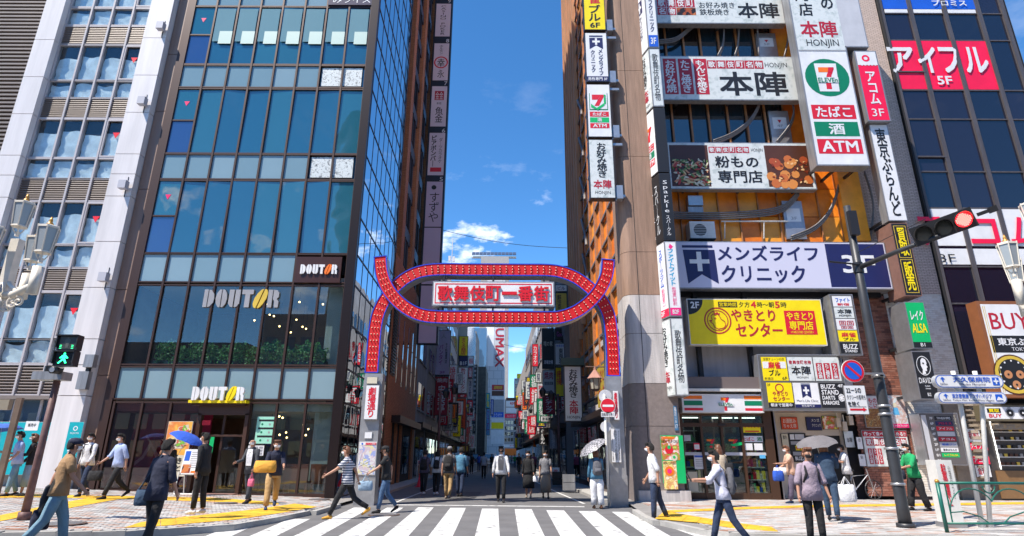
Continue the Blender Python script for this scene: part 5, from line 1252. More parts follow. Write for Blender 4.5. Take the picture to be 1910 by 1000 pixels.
clumps(p, *(F(1436, 296, 1508, 346)[i] for i in (0, 2, 1, 3)), 16, [pr('ball', (.5, .13, .03)), pr('ball_b', (.38, .07, .02)), pr('ball_c', (.6, .22, .05))], .15, .22)
clumps(p, *(F(1438, 298, 1506, 344)[i] for i in (0, 2, 1, 3)), 46, [pr('ball_hi', (.75, .45, .2)), pr('ball_lo', (.2, .03, .01))], .02, .05, 1.6)
for i, ch in enumerate('歌舞伎町名物'): p.rect(*F(1324 + i * 13, 273, 1336 + i * 13, 285), 'darkred', 'tile', 2); p.text(ch, F(1325.5 + i * 13, 274.5, 1334.5 + i * 13, 283.5), 'white', .02, lv=3)
p.text('HONJIN', F(1405, 276, 1427, 284), 'black'); p.text('粉もの', F(1334, 291, 1416, 314), 'black', .03); p.text('専門店', F(1336, 319, 1420, 343), 'black', .03)
p, t, F = B('clinic_board', 'very wide pale clinic board with navy cross flag and navy right end', 1260, 1658, 451, 539, RD - .9, .4, mat('pale_lavender', (.55, .55, .68), .45))
p.rect(*F(1545, 453, 1656, 537), 'navy', 'navy_end', 2); p.rect(*F(1273, 457, 1331, 462), 'navy', 'bar', 2); p.poly([(F(a, b, 0, 0)[0], F(a, b, 0, 0)[1]) for a, b in ((1274, 466), (1334, 466), (1336, 532), (1306, 514), (1279, 532))], 'navy', 'flag', 2)
p.rect(*F(1299, 470, 1308, 508), 'white', 'cross', 3); p.rect(*F(1285, 485, 1322, 493), 'white', 'cross', 3)
p.text('メンズライフ', F(1339, 457, 1530, 487), 'navy', .025); p.text('クリニック', F(1343, 496, 1500, 530), 'navy', .025); p.text('3F', F(1572, 475, 1634, 510), 'white', .04, lv=4)
p, t, F = B('chicken_board', 'bright yellow second floor grill board with red writing and round chicken emblem', 1284, 1537, 558, 644, RD - .9, .3, 'yellow', M_wmetal, .03)
p.poly([(0, 0)] + [(.115 * math.cos(R(a)) , .34 * math.sin(R(a))) for a in range(0, 91, 10)], 'black', 'corner_patch', 2); p.text('2F', (.02, .05, .085, .2), 'white', .02, lv=3)
p.rect(*F(1342, 562, 1378, 573), 'black', 'time_patch', 2); p.text('営業時間', F(1344, 563.5, 1376, 571.5), 'yellow', .01, lv=3); p.text('夕方', F(1381, 562, 1402, 573), 'black', .01); p.text('4', F(1404, 561, 1414, 574), 'red', .03); p.text('時～朝', F(1416, 562, 1448, 573), 'black', .01); p.text('5', F(1450, 561, 1459, 574), 'red', .03); p.text('時', F(1461, 562, 1472, 573), 'black', .01)
p.text('やきとり', F(1364, 577, 1448, 600), 'darkred', .035); p.text('センター', F(1370, 604, 1458, 630), 'darkred', .035)
p.rect(*F(1465, 579, 1523, 625), 'red', 'red_patch', 2); p.text('やきとり', F(1469, 582, 1519, 597), 'yellow', .03, lv=3); p.text('専門店', F(1472, 599, 1517, 616), 'yellow', .03, lv=3); p.text('+YAKITORI CENTER+', F(1473, 618, 1516, 623), 'yellow', .0, lv=3)
ecx, ecy = F(1338, 599, 0, 0)[:2]; p.disc(ecx, ecy, .30, 'darkred', r0=.27, lv=2); p.disc(ecx, ecy, .235, 'darkred', r0=.215, lv=2)
def ring_text(p, s_, u, v, r_, a0, a1, h, m_):
    H, Wd = p.V.length, p.U.length
    for i, ch in enumerate(s_):
        g_ = R(a0 + (a1 - a0) * i / max(1, len(s_) - 1)); uu = u + r_ * H / Wd * math.cos(g_); vv = v - r_ * math.sin(g_); p.text(ch, (uu - h * .35 * H / Wd, vv - h / 2, uu + h * .35 * H / Wd, vv + h / 2), m_, .01, lv=2)
E = lambda du, dv: (ecx + du * p.V.length / p.U.length, ecy + dv)
# hen: outline strokes of comb, head, breast and tail
hen = [(-.12, -.02), (-.14, -.10), (-.09, -.15), (-.04, -.12), (0, -.16), (.04, -.11), (.08, -.03), (.15, .02), (.17, .10), (.12, .16), (.0, .19), (-.08, .15), (-.11, .07), (-.17, .03), (-.12, -.02)]
q = MB()
for (a, b), (c, d) in zip(hen[:-1], hen[1:]):
    A, Bq = p.at(*E(a, b), .012), p.at(*E(c, d), .012); n_ = (Bq - A).cross(Vector((0, 1, 0))).normalized() * .013; q.quad(A - n_, Bq - n_, Bq + n_, A + n_)
q.build('hen_outline', C('darkred'), t); p.disc(*E(-.05, -.05), .022, 'darkred', lv=2, r0=.008)
p.poly([E(-.12, -.02), E(-.2, .0), E(-.13, .03)], 'darkred', 'beak', 2); p.poly([E(-.06, -.15), E(-.08, -.2), E(-.02, -.17), E(0, -.21), E(.03, -.16), E(.06, -.18), E(.05, -.12)], 'darkred', 'comb', 2)
# ---- six panel cabinet over the entrance
p, t, F = B('tenant_cabinet', 'dark cabinet holding six square tenant panels over the stair entrance', 1418, 1577, 661, 766, RD - 1.0, .45, mat('cabinet_grey', (.1, .1, .1), .5), M_steel, .03)
def cell(a, b, c, d, m_): 
    f = F(a, b, c, d); p.rect(*f, m_, 'cell_panel', 2); return lambda x0, y0, x1, y1: (f[0] + (f[2] - f[0]) * x0, f[1] + (f[3] - f[1]) * y0, f[0] + (f[2] - f[0]) * x1, f[1] + (f[3] - f[1]) * y1)
q_ = cell(1423, 665, 1471, 711, 'yellow'); p.text('全国チェーンの店', q_(.08, .03, .92, .15), 'black', 0, lv=3); p.rect(*q_(.04, .2, .3, .48), 'white', 'tile', 3); p.rect(*q_(.7, .2, .96, .48), 'white', 'tile', 3); p.text('麻雀', q_(.25, .2, .75, .5), 'red', .03, lv=4); p.text('ブル', q_(.25, .54, .7, .8), 'black', .04, lv=3); p.text('新宿店', q_(.05, .86, .4, .97), 'black', lv=3); p.text('6F', q_(.75, .84, .95, .97), 'black', .01, lv=3)
q_ = cell(1473, 665, 1521, 711, M_speck); 
for i, ch in enumerate('歌舞伎町名物'): p.text(ch, q_(.06 + i * .15, .14, .19 + i * .15, .3), 'darkred', .02, lv=3)
p.text('本陣', q_(.12, .38, .88, .76), 'black', .04, lv=3); p.text('HONJIN', q_(.3, .82, .75, .93), 'black', lv=3)
q_ = cell(1523, 665, 1572, 711, M_speck)
for i, s_ in enumerate(('お好み焼', 'たこ焼き', 'もんじゃ焼')): p.rect(*q_(.08 + i * .3, .25, .32 + i * .3, .92), 'darkred', 'patch', 3); p.text(s_, q_(.12 + i * .3, .28, .28 + i * .3, .9), 'white', .02, True, 4)
q_ = cell(1427, 715, 1475, 762, 'yellow'); p.disc((q_(.5, .2, 0, 0))[0], q_(.5, .22, 0, 0)[1], .08, 'darkred', lv=3, r0=.06); p.text('やきとり', q_(.2, .36, .8, .54), 'darkred', .03, lv=3); p.text('センター', q_(.2, .56, .85, .74), 'darkred', .03, lv=3); p.rect(*q_(0, .8, 1, 1), 'black', 'strip', 3); p.text('朝まで営業中', q_(.08, .83, .92, .97), 'white', .02, lv=4); p.text('2F', q_(.03, .04, .16, .14), 'black', .01, lv=3)
q_ = cell(1477, 715, 1525, 762, 'white'); p.poly([q_(a, b, 0, 0)[:2] for a, b in ((.32, .08), (.68, .08), (.68, .62), (.5, .5), (.32, .62))], 'navy', 'flag', 3); p.rect(*q_(.46, .16, .54, .46), 'white', 'cross', 4); p.rect(*q_(.38, .27, .62, .35), 'white', 'cross', 4); p.rect(*q_(.32, .03, .68, .06), 'navy', 'bar', 3); p.text("Men's Life Clinic", q_(.08, .68, .92, .78), 'navy', lv=3); p.rect(*q_(0, .87, 1, 1), 'navy', 'strip', 3); p.text('男性専門 3F', q_(.25, .89, .75, .98), 'white', lv=4)
q_ = cell(1527, 715, 1576, 762, 'black'); p.text('BUZZ', q_(.06, .06, .62, .24), 'white', .04, lv=3); p.text('4F', q_(.72, .05, .92, .18), 'white', .03, lv=3); p.text('STAND', q_(.06, .28, .72, .48), 'white', .04, lv=3); p.text('DARTS', q_(.06, .52, .55, .68), 'white', .03, lv=3); p.text('KARAOKE', q_(.06, .72, .68, .88), 'white', .03, lv=3)
c_ = q_(.8, .6, 0, 0)
for i in range(7): p.disc(c_[0] + .018 * math.cos(i * .9), c_[1] + .04 * math.sin(i * .9), .03, 'white', lv=3, r0=.018)
# ---- slim stack of five square panels beside it
p, t, F = B('panel_stack', 'slim upright stack of five small square panels with a grey metal side', 1556, 1600, 549, 663, RD - 1.2, 1.0, mat('cabinet_grey', (.1, .1, .1), .5), M_steel, .03)
for i, (fc, s_, cc_) in enumerate((('white', 'ファイト', 'blue'), (M_speck, '本陣', 'black'), ('white', '回回', 'darkred'), ('yellow', '麻雀ブル', 'red'), ('black', 'BUZZ', 'white'))):
    p.rect(.06, .02 + i * .195, .94, .2 + i * .195, fc, 'cell_panel', 2); p.text(s_ if i != 3 else '麻雀', (.2, .05 + i * .195, .85, .13 + i * .195), cc_, .02, lv=3)
    p.text(['新宿', 'HONJIN', '回回', 'ブル', 'STAND'][i], (.25, .14 + i * .195, .8, .185 + i * .195), ['red', 'black', 'darkred', 'black', 'white'][i], .02, lv=3)
# ---- seven eleven style vertical sign
SD = RD - 1.6
p, t, F = B('tall_board', 'very tall white board, speckled grill part above and convenience store part below, with green disc', 1492, 1586, -60, 309, SD, .5, 'white', M_frame, .05)
p.rect(0, 0, 1, .445, M_speck, 'upper_face', 2); G2 = lambda x0, y0, x1, y1: (x0, (y0 + 60) / 369, x1, (y1 + 60) / 369)
p.text('の', G2(.66, 2, .92, 24), 'black', .02, lv=3); p.text('店', G2(.16, 12, .46, 38), 'black', .02, lv=3); p.text('門', G2(.12, -18, .4, 8), 'black', .02, lv=3); p.text('もの', G2(.66, -26, .92, -2), 'black', .02, lv=3); p.text('本陣', G2(.12, 48, .9, 80), 'darkred', .04, lv=3); p.text('HONJIN', G2(.2, 84, .88, 101), 'black', .0, lv=3)
p.rect(0, .447, 1, .452, 'grey', 'joint', 3)
gc = G2(.5, 156, 0, 0); p.disc(.5, gc[1], .094, 'green', lv=2)
def seven(p, x0, y0, x1, y1, lv=3, base=True, word=True):
    q2 = lambda a, b: (x0 + (x1 - x0) * a, y0 + (y1 - y0) * b)
    if base: p.poly([q2(.0, .0), q2(1, 0), q2(.94, 1), q2(.06, 1)], 'white', 'emblem_ground', lv)
    p.poly([q2(.15, .14), q2(.62, .14), q2(.56, .32), q2(.15, .32)], 'orange', 'seven_bar', lv + 1)
    p.poly([q2(.86, .14), q2(.86, .2), q2(.70, .44), q2(.62, .66), q2(.62, .92), q2(.38, .92), q2(.40, .62), q2(.5, .4), q2(.62, .24), q2(.62, .14)], 'red', 'seven_stroke', lv + 1)
    p.poly([q2(.86, .14), q2(.62, .14), q2(.56, .32), q2(.74, .32)], 'red', 'seven_corner', lv + 2)
    if word: p.poly([q2(.02, .5), q2(.98, .5), q2(.97, .7), q2(.03, .7)], 'white', 'word_ground', lv + 3); p.text('ELEVEn', (*q2(.06, .52), *q2(.94, .69)), 'green', .03, lv=lv + 4)
seven(p, .27, gc[1] - .07, .73, gc[1] + .07)
for a, b, fc, s_ in ((206, 231, 'red', 'たばこ'), (236, 261, 'green', '酒'), (266, 291, 'red', 'ATM')):
    g_ = G2(.06, a, .94, b); p.rect(*g_, fc, 'band', 2); w_ = .14 if s_ != '酒' else .34; p.text(s_, (w_, g_[1] + .008, 1 - w_, g_[3] - .008), 'white', .03, lv=3)
# grey boxes and vertical signs climbing the tile strip
def leaning(name, label, xl, xr, yt, yb, D, depth, face, frame, rim=.04): return B(name, label, xl, xr, yt, yb, D, depth, face, frame, rim)
p, t, F = B('blank_box_sign', 'plain pale grey box sign at the top beside the tall white board', 1562, 1608, -30, 88, SD, .8, 'lightgrey', M_frame)
p, t, F = B('lender_sign', 'slanting red and white box sign with third floor mark', 1606, 1648, 95, 226, SD, .9, 'hotred', M_frame, .05)
p.rect(0, 0, 1, .2, 'white', 'top_patch', 2); p.disc(.45, .1, .05, 'hotred', r0=.025, lv=3); p.text('アコム', (.25, .3, .75, .78), 'white', .03, True, 3); p.text('3F', (.2, .84, .8, .95), 'white', .0, lv=3)
for k in range(5): p.disc(.2 + k * .17, .19, .02, 'white', lv=3)
p, t, F = B('brand_shop_sign', 'white vertical sign with black brush characters under the red box sign', 1639, 1674, 232, 412, SD + .2, .4, 'white', M_frame, .03)
p.text('東京ぶらんど', (.2, .04, .82, .96), 'black', .02, True)
p, t, F = B('gold_letter_sign', 'black sign with gold framed golden characters in a brown box', 1674, 1706, 416, 552, SD + .2, .9, 'black', mat('box_brown', (.20, .10, .075), .6, var=.2), .03)
for (a, b, s_) in ((.03, .49, '買取'), (.51, .97, '販売')):
    for r_ in ((.1, a, .9, a + .008), (.1, b - .008, .9, b), (.1, a, .14, b), (.86, a, .9, b)): p.rect(*r_, 'gold', 'gold_line', 2)
    p.text(s_, (.25, a + .03, .78, b - .03), 'yellow', .03, True, 3)
p, t, F = B('green_lender_sign', 'green sign with white and yellow lettering above the black bust sign', 1695, 1732, 563, 650, SD + .2, .9, 'brightgreen', M_steel, .03)
p.rect(0, .88, 1, 1, 'black', 'floor_plate', 2); p.text('レイク', (.15, .18, .85, .4), 'white', .04, lv=3, slant=.1); p.text('ALSA', (.1, .47, .9, .68), 'yellow', .03, lv=3, slant=.2); p.text('B1', (.38, .9, .62, .975), 'white', .01, lv=3)
p, t, F = B('bust_sign', 'black clinic sign with a white classical bust in an oval', 1708, 1744, 655, 745, SD + .2, .9, 'black', M_steel, .03)
p.disc(.5, .30, .21, 'white', lv=2, ru=.15, r0=.195); p.poly([(.38, .18), (.5, .13), (.66, .16), (.7, .25), (.66, .28), (.72, .33), (.65, .35), (.64, .42), (.54, .41), (.56, .48), (.36, .48), (.42, .38), (.35, .3)], 'white', 'bust_profile', 2); p.disc(.5, .25, .02, 'black', lv=3)
p.text('DAVIDE', (.08, .56, .92, .68), 'white', .01); p.text('CLINIC', (.35, .72, .65, .76), 'white'); p.rect(.35, .79, .65, .80, 'white', 'rule', 2); p.text('B2', (.4, .88, .6, .95), 'white', .01)
# ---- column of box signs on the granite corner, left face turned to the street
fx0, fx1 = px_x(1237, 400, 19.3), px_x(1252, 400, 19.3); fx0 = px_x(1229, 330, 19.4); fx1 = fx0 + .42
def corner_box(lbl, y0, y1, face, txt, tcol, sideface=None, stxt=None, stcol=None, dark=False):
    z1, z0 = px_z(y0, 1245, 19.4), px_z(y1, 1245, 19.4) + .03
    t = thing('corner_box_sign', lbl, 'sign', (fx0, 19.4, z0), 'two faced box signs stacked on the granite column')
    MB().prism([(fx0, 19.4, z0), (fx1, 19.4, z0), (fx1, 20.3, z0), (fx0 - .26, 20.3, z0)], (0, 0, z1 - z0)).build('cabinet', M_frame if not dark else M_blackframe, t)
    p = Panel(t, (fx0 + .03, 19.4, z1 - .04), (fx1 - fx0 - .06, 0, 0), (0, 0, -(z1 - z0 - .08))); p.rect(0, 0, 1, 1, face, 'front_face')
    s = Panel(t, (fx0 - .252, 20.27, z1 - .04), (.242, -.84, 0), (0, 0, -(z1 - z0 - .08))); s.rect(0, 0, 1, 1, sideface or face, 'side_face')
    MB().box(fx0 - .42, 20.15, z0 + .3, fx0 - .27, 20.35, z0 + .6).build('bracket', M_wmetal, t)
    return p, s
p, s = corner_box('uppermost two faced white and navy clinic box on the granite column', -60, 90, 'white', '', '')
p.text('メンズライフクリニック', (.25, .08, .75, .82), 'navy', .02, True); p.rect(0, .86, 1, 1, 'blue', 'floor_patch', 2); p.text('3F', (.2, .89, .8, .97), 'white', .02, lv=3); s.rect(.3, .35, .75, .52, 'navy', 'flag', 2); s.rect(.48, .37, .57, .5, 'white', 'cross', 3); s.rect(.38, .42, .68, .45, 'white', 'cross', 3); s.text('クリニック', (.35, .55, .65, .84), 'navy', .02, True)
p, s = corner_box('speckled box with black vertical characters below the top clinic box', 91, 200, M_speck, '', '')
p.text('歌舞伎町名物', (.2, .08, .8, .92), 'black', .01, True); s.text('お好み焼き', (.3, .05, .7, .6), 'black', .02, True); s.text('本陣', (.3, .64, .72, .86), 'darkred', .04, True); s.text('HONJIN', (.2, .9, .8, .96), 'black')
p, s = corner_box('convenience store box with a black front and white street face', 201, 322, 'black', '', '', 'white', dark=True)
seven(s, .15, .2, .85, .48, 2, False, False); s.rect(.15, .52, .85, .62, 'red', 'band', 2); s.text('たばこ', (.2, .535, .8, .605), 'white', .02, lv=3); s.rect(.15, .64, .85, .74, 'green', 'band', 2); s.text('酒', (.4, .65, .6, .73), 'white', .02, lv=3); s.rect(.15, .76, .85, .86, 'red', 'band', 2); s.text('ATM', (.2, .775, .8, .845), 'white', .02, lv=3)
p, s = corner_box('black box with white script lettering on the granite column', 323, 449, 'black', '', '', dark=True)
p.text('Sparkle', (.25, .1, .75, .6), 'white', .0, True); p.text('スパークル', (.3, .65, .7, .95), 'white', 0, True); s.text('Sparkle', (.1, .05, .5, .95), 'white', .02, True); s.text('スパークル', (.6, .15, .85, .9), 'white', 0, True)
p, s = corner_box('white box with bright blue characters and pink foot below the black box', 450, 592, 'white', '', '')
p.text('ファイトフィット', (.15, .1, .7, .6), 'cyan', .04, True); p.text('新宿東口駅前', (.3, .62, .7, .87), 'pink', .0, True); p.rect(0, .9, 1, 1, 'pink', 'foot', 2); p.text('B2F', (.2, .925, .8, .98), 'white', .02, lv=3); p.poly([(.3, .07), (.45, .02), (.75, .06), (.5, .1)], 'pink', 'star', 2)
s.text('ファイトフィット', (.1, .15, .42, .85), 'cyan', .04, True); s.text('スポーツジム', (.55, .08, .8, .6), 'blue', .02, True); s.text('新宿東口', (.58, .62, .8, .86), 'pink', 0, True); s.rect(0, .9, 1, 1, 'hotred', 'foot', 2); s.text('B2F', (.3, .92, .7, .98), 'white', .02, lv=3)
p, s = corner_box('lowest speckled box of the column, black and red vertical characters', 593, 740, M_speck, '', '')
p.text('歌舞伎町名物', (.2, .15, .8, .85), 'black', .01, True); s.text('お好み焼き', (.3, .08, .7, .62), 'black', .02, True); s.text('本陣', (.3, .68, .72, .84), 'darkred', .04, True); s.text('HONJIN', (.2, .88, .8, .93), 'black')
# ---- signs hung on the street side of the column
HD = 19.6
def hang(lbl, xl, xr, yt, yb, face, frame=M_blackframe):
    p, t, bb = board('hanging_sign', lbl, xl, xr, yt, yb, HD, .3, face, frame, .03, group='box signs hung in line left of the granite column')
    MB().box(bb[1], HD + .1, bb[2] + .1, PX0 + .2, HD + .2, bb[2] + .2).box(bb[1], HD + .1, bb[3] - .2, PX0 + .2, HD + .2, bb[3] - .1).box(bb[1] + .05, HD + .04, bb[2] + .02, bb[1] + .28, HD + .3, bb[2] + .55).build('bracket', M_steel, t); return p
p = hang('yellow sixth floor sign topmost in the line left of the granite column', 1088, 1128, -40, 56, 'yellow'); p.text('雀', (.2, .28, .8, .5), 'red', .04); p.text('ブル', (.2, .52, .8, .84), 'black', .05, True); p.text('6F', (.25, .87, .75, .97), 'black', .02)
p = hang('white clinic sign with navy cross flag left of the granite column', 1092, 1134, 61, 153, 'white'); p.rect(.18, .05, .82, .08, 'navy', 'bar', 2); p.poly([(.18, .1), (.82, .1), (.82, .34), (.5, .26), (.18, .34)], 'navy', 'flag', 2); p.rect(.45, .11, .55, .25, 'white', 'cross', 3); p.rect(.32, .16, .68, .20, 'white', 'cross', 3); p.text('クリニック', (.22, .36, .42, .82), 'navy', .02, True); p.text('メンズライフ', (.58, .34, .8, .88), 'navy', .02, True); p.rect(0, .9, 1, 1, 'navy', 'strip', 2); p.text('男性専門 3F', (.05, .92, .95, .985), 'white', .02, lv=3)
p = hang('white convenience store sign with green and red bands left of the granite column', 1095, 1140, 157, 256, 'white'); p.rect(.08, .17, .9, .5, 'green', 'square', 2); p.rect(.11, .14, .87, .48, 'white', 'square', 3); p.poly([(.2, .2), (.6, .2), (.45, .3), (.2, .3)], 'red', 'seven_bar', 4); p.poly([(.6, .2), (.78, .2), (.5, .42), (.3, .42)], 'red', 'seven_stroke', 4); p.poly([(.15, .38), (.4, .46), (.75, .36), (.75, .41), (.45, .5), (.15, .45)], 'brightgreen', 'swoosh', 5); p.text('i', (.72, .2, .82, .38), 'brightgreen', .03, lv=5)
for a, fc, s_ in ((.53, 'red', 'たばこ'), (.64, 'brightgreen', '酒'), (.75, 'red', 'ATM')): p.rect(.08, a, .92, a + .095, fc, 'band', 2); p.text(s_, (.2 if s_ != '酒' else .4, a + .015, .8 if s_ != '酒' else .6, a + .08), 'white', .03, lv=3)
p = hang('speckled sign with black and red vertical characters lowest in the line left of the column', 1099, 1146, 260, 370, M_speck); p.text('お好み焼き', (.3, .05, .72, .66), 'black', .02, True); p.text('本陣', (.12, .7, .88, .85), 'darkred', .05); p.text('HONJIN', (.18, .89, .82, .96), 'black', .0)

# ================================================================== CONVENIENCE STORE
SF = RD - .9
p, t, F = B('store_fascia', 'white store fascia with orange, green and red stripes over the glass doors', 1272, 1424, 735, 770, SF, .5, 'white', M_wmetal, .01)
for (u0, u1) in ((.02, .25), (.77, .985)):
    for v0, v1, fc in ((.08, .27, 'orange'), (.36, .62, 'green'), (.76, .9, 'red')): p.rect(u0, v0, u1, v1, fc, 'stripe', 2)
seven(p, .46, .05, .60, .97, 2, False, False); p.rect(.44, .46, .63, .66, 'white', 'word_ground', 6); p.text('ELEVEn', (.445, .47, .615, .65), 'green', .03, lv=7)
M_sb = mat('store_brown', (.07, .035, .02), .4, .2)
sx = [px_x(x, 850, RD - .5) for x in (1275, 1312, 1350, 1388, 1432, 1448)]; SFD = RD - .5
zs0, zs1, zs2 = .14, px_z(792, 1350, SFD), px_z(773, 1350, SFD); 
q = MB(); q.box(sx[0] - .03, SFD - .05, zs1 - .08, sx[5], SFD + .1, zs1 + .05); q.box(sx[0] - .03, SFD - .05, zs2 - .05, sx[5], SFD + .1, zs2 + .1); q.box(sx[0] - .03, SFD - .04, .1, sx[5], SFD + .1, .3)
for i, x in enumerate(sx): q.box(x - .04, SFD - .06, .1, x + .04 + (.3 if i == 4 else 0), SFD + .1, zs2 + .2)
q.build('store_frame', M_sb, cbld)
M_store = clear_glass('store_glass', (.7, .78, .75), .10)
for i in range(4):
    MB().box(sx[i] + .04, SFD, .3, sx[i + 1] - .04, SFD + .02, zs1 - .08).build('store_door' if i in (1, 2) else 'store_window', M_store, cbld)
    MB().box(sx[i] + .04, SFD, zs1 + .05, sx[i + 1] - .04, SFD + .02, zs2 - .05).build('transom_pane', M_store, cbld)
    MB().box(sx[i] + .05, SFD - .01, 1.50, sx[i + 1] - .05, SFD - .004, 1.60).build('stripe_film', C('lightgrey'), cbld)
pz = Panel(cbld, (sx[0], SFD - .012, zs1), (sx[4] - sx[0], 0, 0), (0, 0, .3 - zs1))
seven(pz, .27, .20, .40, .36, 1, False, False); pz.rect(.275, .29, .38, .315, 'green', 'film_band', 4); seven(pz, .53, .20, .68, .36, 1, False, False); pz.poly([(.56, .3), (.7, .26), (.72, .3), (.6, .33)], 'brightgreen', 'swoosh', 4)
pz.rect(.74, -.02, .95, .12, 'yellow', 'notice'); pz.text('ATM', (.76, -.005, .93, .045), 'red', .03, lv=2); pz.rect(.76, .09, .93, .108, 'red', 'arrow', 2); pz.rect(.71, .17, .96, .26, 'white', 'notice'); pz.text('たばこ', (.72, .185, .86, .245), 'red', .03, lv=2); pz.text('酒', (.89, .185, .95, .245), 'green', .03, lv=2)
pz.rect(.73, .28, .83, .38, 'white', 'notice'); pz.rect(.85, .28, .95, .38, 'white', 'notice'); pz.rect(.13, .28, .2, .38, 'hotred', 'notice'); pz.rect(.135, .3, .195, .37, 'white', 'notice', 2); pz.rect(.12, .45, .24, .66, 'white', 'notice'); pz.rect(.125, .46, .235, .49, 'blue', 'notice', 2); pz.rect(.02, .16, .1, .25, 'lightgrey', 'notice'); pz.rect(.03, .7, .14, .98, 'cream', 'notice'); pz.rect(.9, .45, .97, .5, 'skyblue', 'notice')
for i in range(4): pz.rect(.135, .52 + i * .03, .225, .53 + i * .03, 'grey', 'notice_line', 2)
MB().box(sx[0], RD + .3, .1, sx[4], RD + 3.4, .15).build('store_floor', mat('store_floor', (.4, .4, .38), .4), cbld)
MB().box(sx[2] - .12, SFD - .12, zs1 - .04, sx[2] + .12, SFD - .06, zs1 + .02).build('door_sensor', M_dark, cbld)
# shelves with goods just inside
gm_ = [C(k) for k in ('red', 'yellow', 'brightgreen', 'white', 'blue', 'orange', 'cream', 'pink')]
for si, (a, b) in enumerate(((sx[0] + .1, sx[1] - .1), (sx[3] + .1, sx[4] - .1))):
    t = thing('goods_shelf', ['white shelf of snacks inside the left store window', 'white shelf of drinks inside the right store window'][si], 'shelf', (a, SFD + .25, .15))
    q = MB()
    for k in range(6): q.box(a, SFD + .12, .3 + k * .4, b, SFD + .4, .33 + k * .4)
    for x in (a, b - .04): q.box(x, SFD + .4, .1, x + .04, SFD + .44, 2.5)
    q.build('shelf_board', M_wmetal, t)
    for k in range(5):
        x = a + .03
        while x < b - .1:
            w = rnd.uniform(.06, .12); h = rnd.uniform(.12, .3); MB().box(x, SFD + .14, .331 + k * .4, x + w - .01, SFD + .3, .331 + k * .4 + h).build('package', rnd.choice(gm_), t); x += w
t = thing('counter_display', 'leafy green promotion display behind the store doors', 'display', (sx[1], SFD + .5, 1.8))
q = MB()
for i in range(240):
    c = Vector((rnd.uniform(sx[1] + .1, sx[3] - .1), SFD + .27 + .06 * rnd.random(), rnd.uniform(1.65, 2.1))); q.obox(c, (.03, 0, .01), (0, .004, 0), (.01, 0, .02))
q.build('leaves', M_leaf[1], t)
MB().box(sx[1], SFD + .34, .2, sx[3], SFD + .42, 2.2).build('backing', M_drk, t)
for i, x in enumerate((sx[0] + .3, sx[2] + .1, sx[3] + .2)):
    t = thing('ceiling_lamp', ['left', 'middle', 'right'][i] + ' fluorescent tube on the store ceiling seen through the transom', 'lamp', (x, SFD + .6, zs2 - .1)); MB().box(x - .3, SFD + .2, zs2 - .12, x + .4, SFD + .26, zs2 - .09).build('tube', mat('tube_light', (1, 1, .95), .5, emit=2.2), t); MB().box(x - .3, SFD + .18, zs2 - .09, x + .4, SFD + .28, zs2 - .05).build('batten', M_wmetal, t)
# posters on the column
M_p1 = photo_mat('salad_poster', [(.72, .7, .6), (.75, .74, .7), (.6, .1, .03), (.15, .4, .06), (.75, .6, .1)], 7, 'noise')
M_p2 = photo_mat('yellow_poster', [(.8, .6, .08), (.75, .7, .3), (.6, .25, .05), (.78, .74, .6), (.8, .62, .1)], 8, 'noise')
p, t, bb = board('food_poster', 'two stacked salad posters in yellow and white over a green sheet on the granite column', 1234, 1277, 812, 902, PY0 - .14, .03, 'brightgreen', M_frame, .005, 'poster')
p.rect(.02, .02, .8, .52, M_p1, 'upper_poster', 2); p.rect(.03, .54, .62, 1.12, M_p2, 'lower_poster', 2); p.text('NEW CUP DELI', (.04, .1, .78, .16), 'black', .01, lv=3); p.text('NEW CUP DELI', (.06, .56, .6, .61), 'black', .01, lv=3); p.rect(.1, .03, .6, .07, 'orange', 'header', 3)
p.disc(.35, .3, .09, 'red', lv=4); p.disc(.35, .25, .04, 'brightgreen', lv=5); p.disc(.55, .47, .07, 'cream', lv=4); p.disc(.55, .46, .03, 'brightgreen', lv=5); p.disc(.3, .75, .1, 'orange', lv=4); p.disc(.3, .75, .05, 'pink', lv=5)
p, t, bb = board('address_plate', 'narrow blue street address plate with number on the granite column', 1257, 1264, 757, 803, PY0 - .03, .015, mat('plate_blue', (.05, .16, .3), .4), M_frame, .003, 'plate'); p.text('歌舞伎町一丁目', (.2, .04, .8, .7), 'white', 0, True); p.text('17', (.15, .76, .85, .92), 'white', .01)

# ================================================================== STAIR ENTRANCE
ex0, ex1 = px_x(1452, 850, RD - .4), px_x(1600, 850, RD - .4); ED = RD + 1.6
zet = px_z(768, 1520, RD - .4)
MB().box(ex0 - .15, RD - .5, .1, ex0, RD + .3, zet).build('entrance_jamb', M_steel, cbld); 
M_beige = mat('entrance_beige', (.50, .42, .34), .7, var=.1)
MB().box(ex0, RD + .24, .1, px_x(1502, 850, RD), RD + .32, zet).build('entrance_side_wall', M_beige, cbld)
MB().box(px_x(1502, 850, RD), RD + .24, px_z(812, 1540, RD), ex1, RD + .32, zet).build('entrance_lintel', M_beige, cbld)
MB().box(px_x(1580, 850, RD), RD + .22, .1, ex1, RD + .32, zet).build('entrance_right_wall', M_beige, cbld)
MB().box(ex0, RD - .4, zet, ex1, RD + .4, zet + .12).build('entrance_soffit', M_steel, cbld)
def note(lbl, a, b, c, d, face, items=(), D=RD + .2, nm='tenant_notice'):
    p, t, bb = board(nm, lbl, a, b, c, d, D, .04, face, M_blackframe, .01, 'notice')
    for (s_, box, col_) in items: p.text(s_, box, col_, .01)
    return p
note('orange red handwritten style notice on the beige entrance wall', 1457, 1488, 778, 801, 'deeporange', [('お酒飲み', (.1, .1, .9, .5), 'white'), ('ちゃえ得', (.1, .55, .9, .9), 'white')])
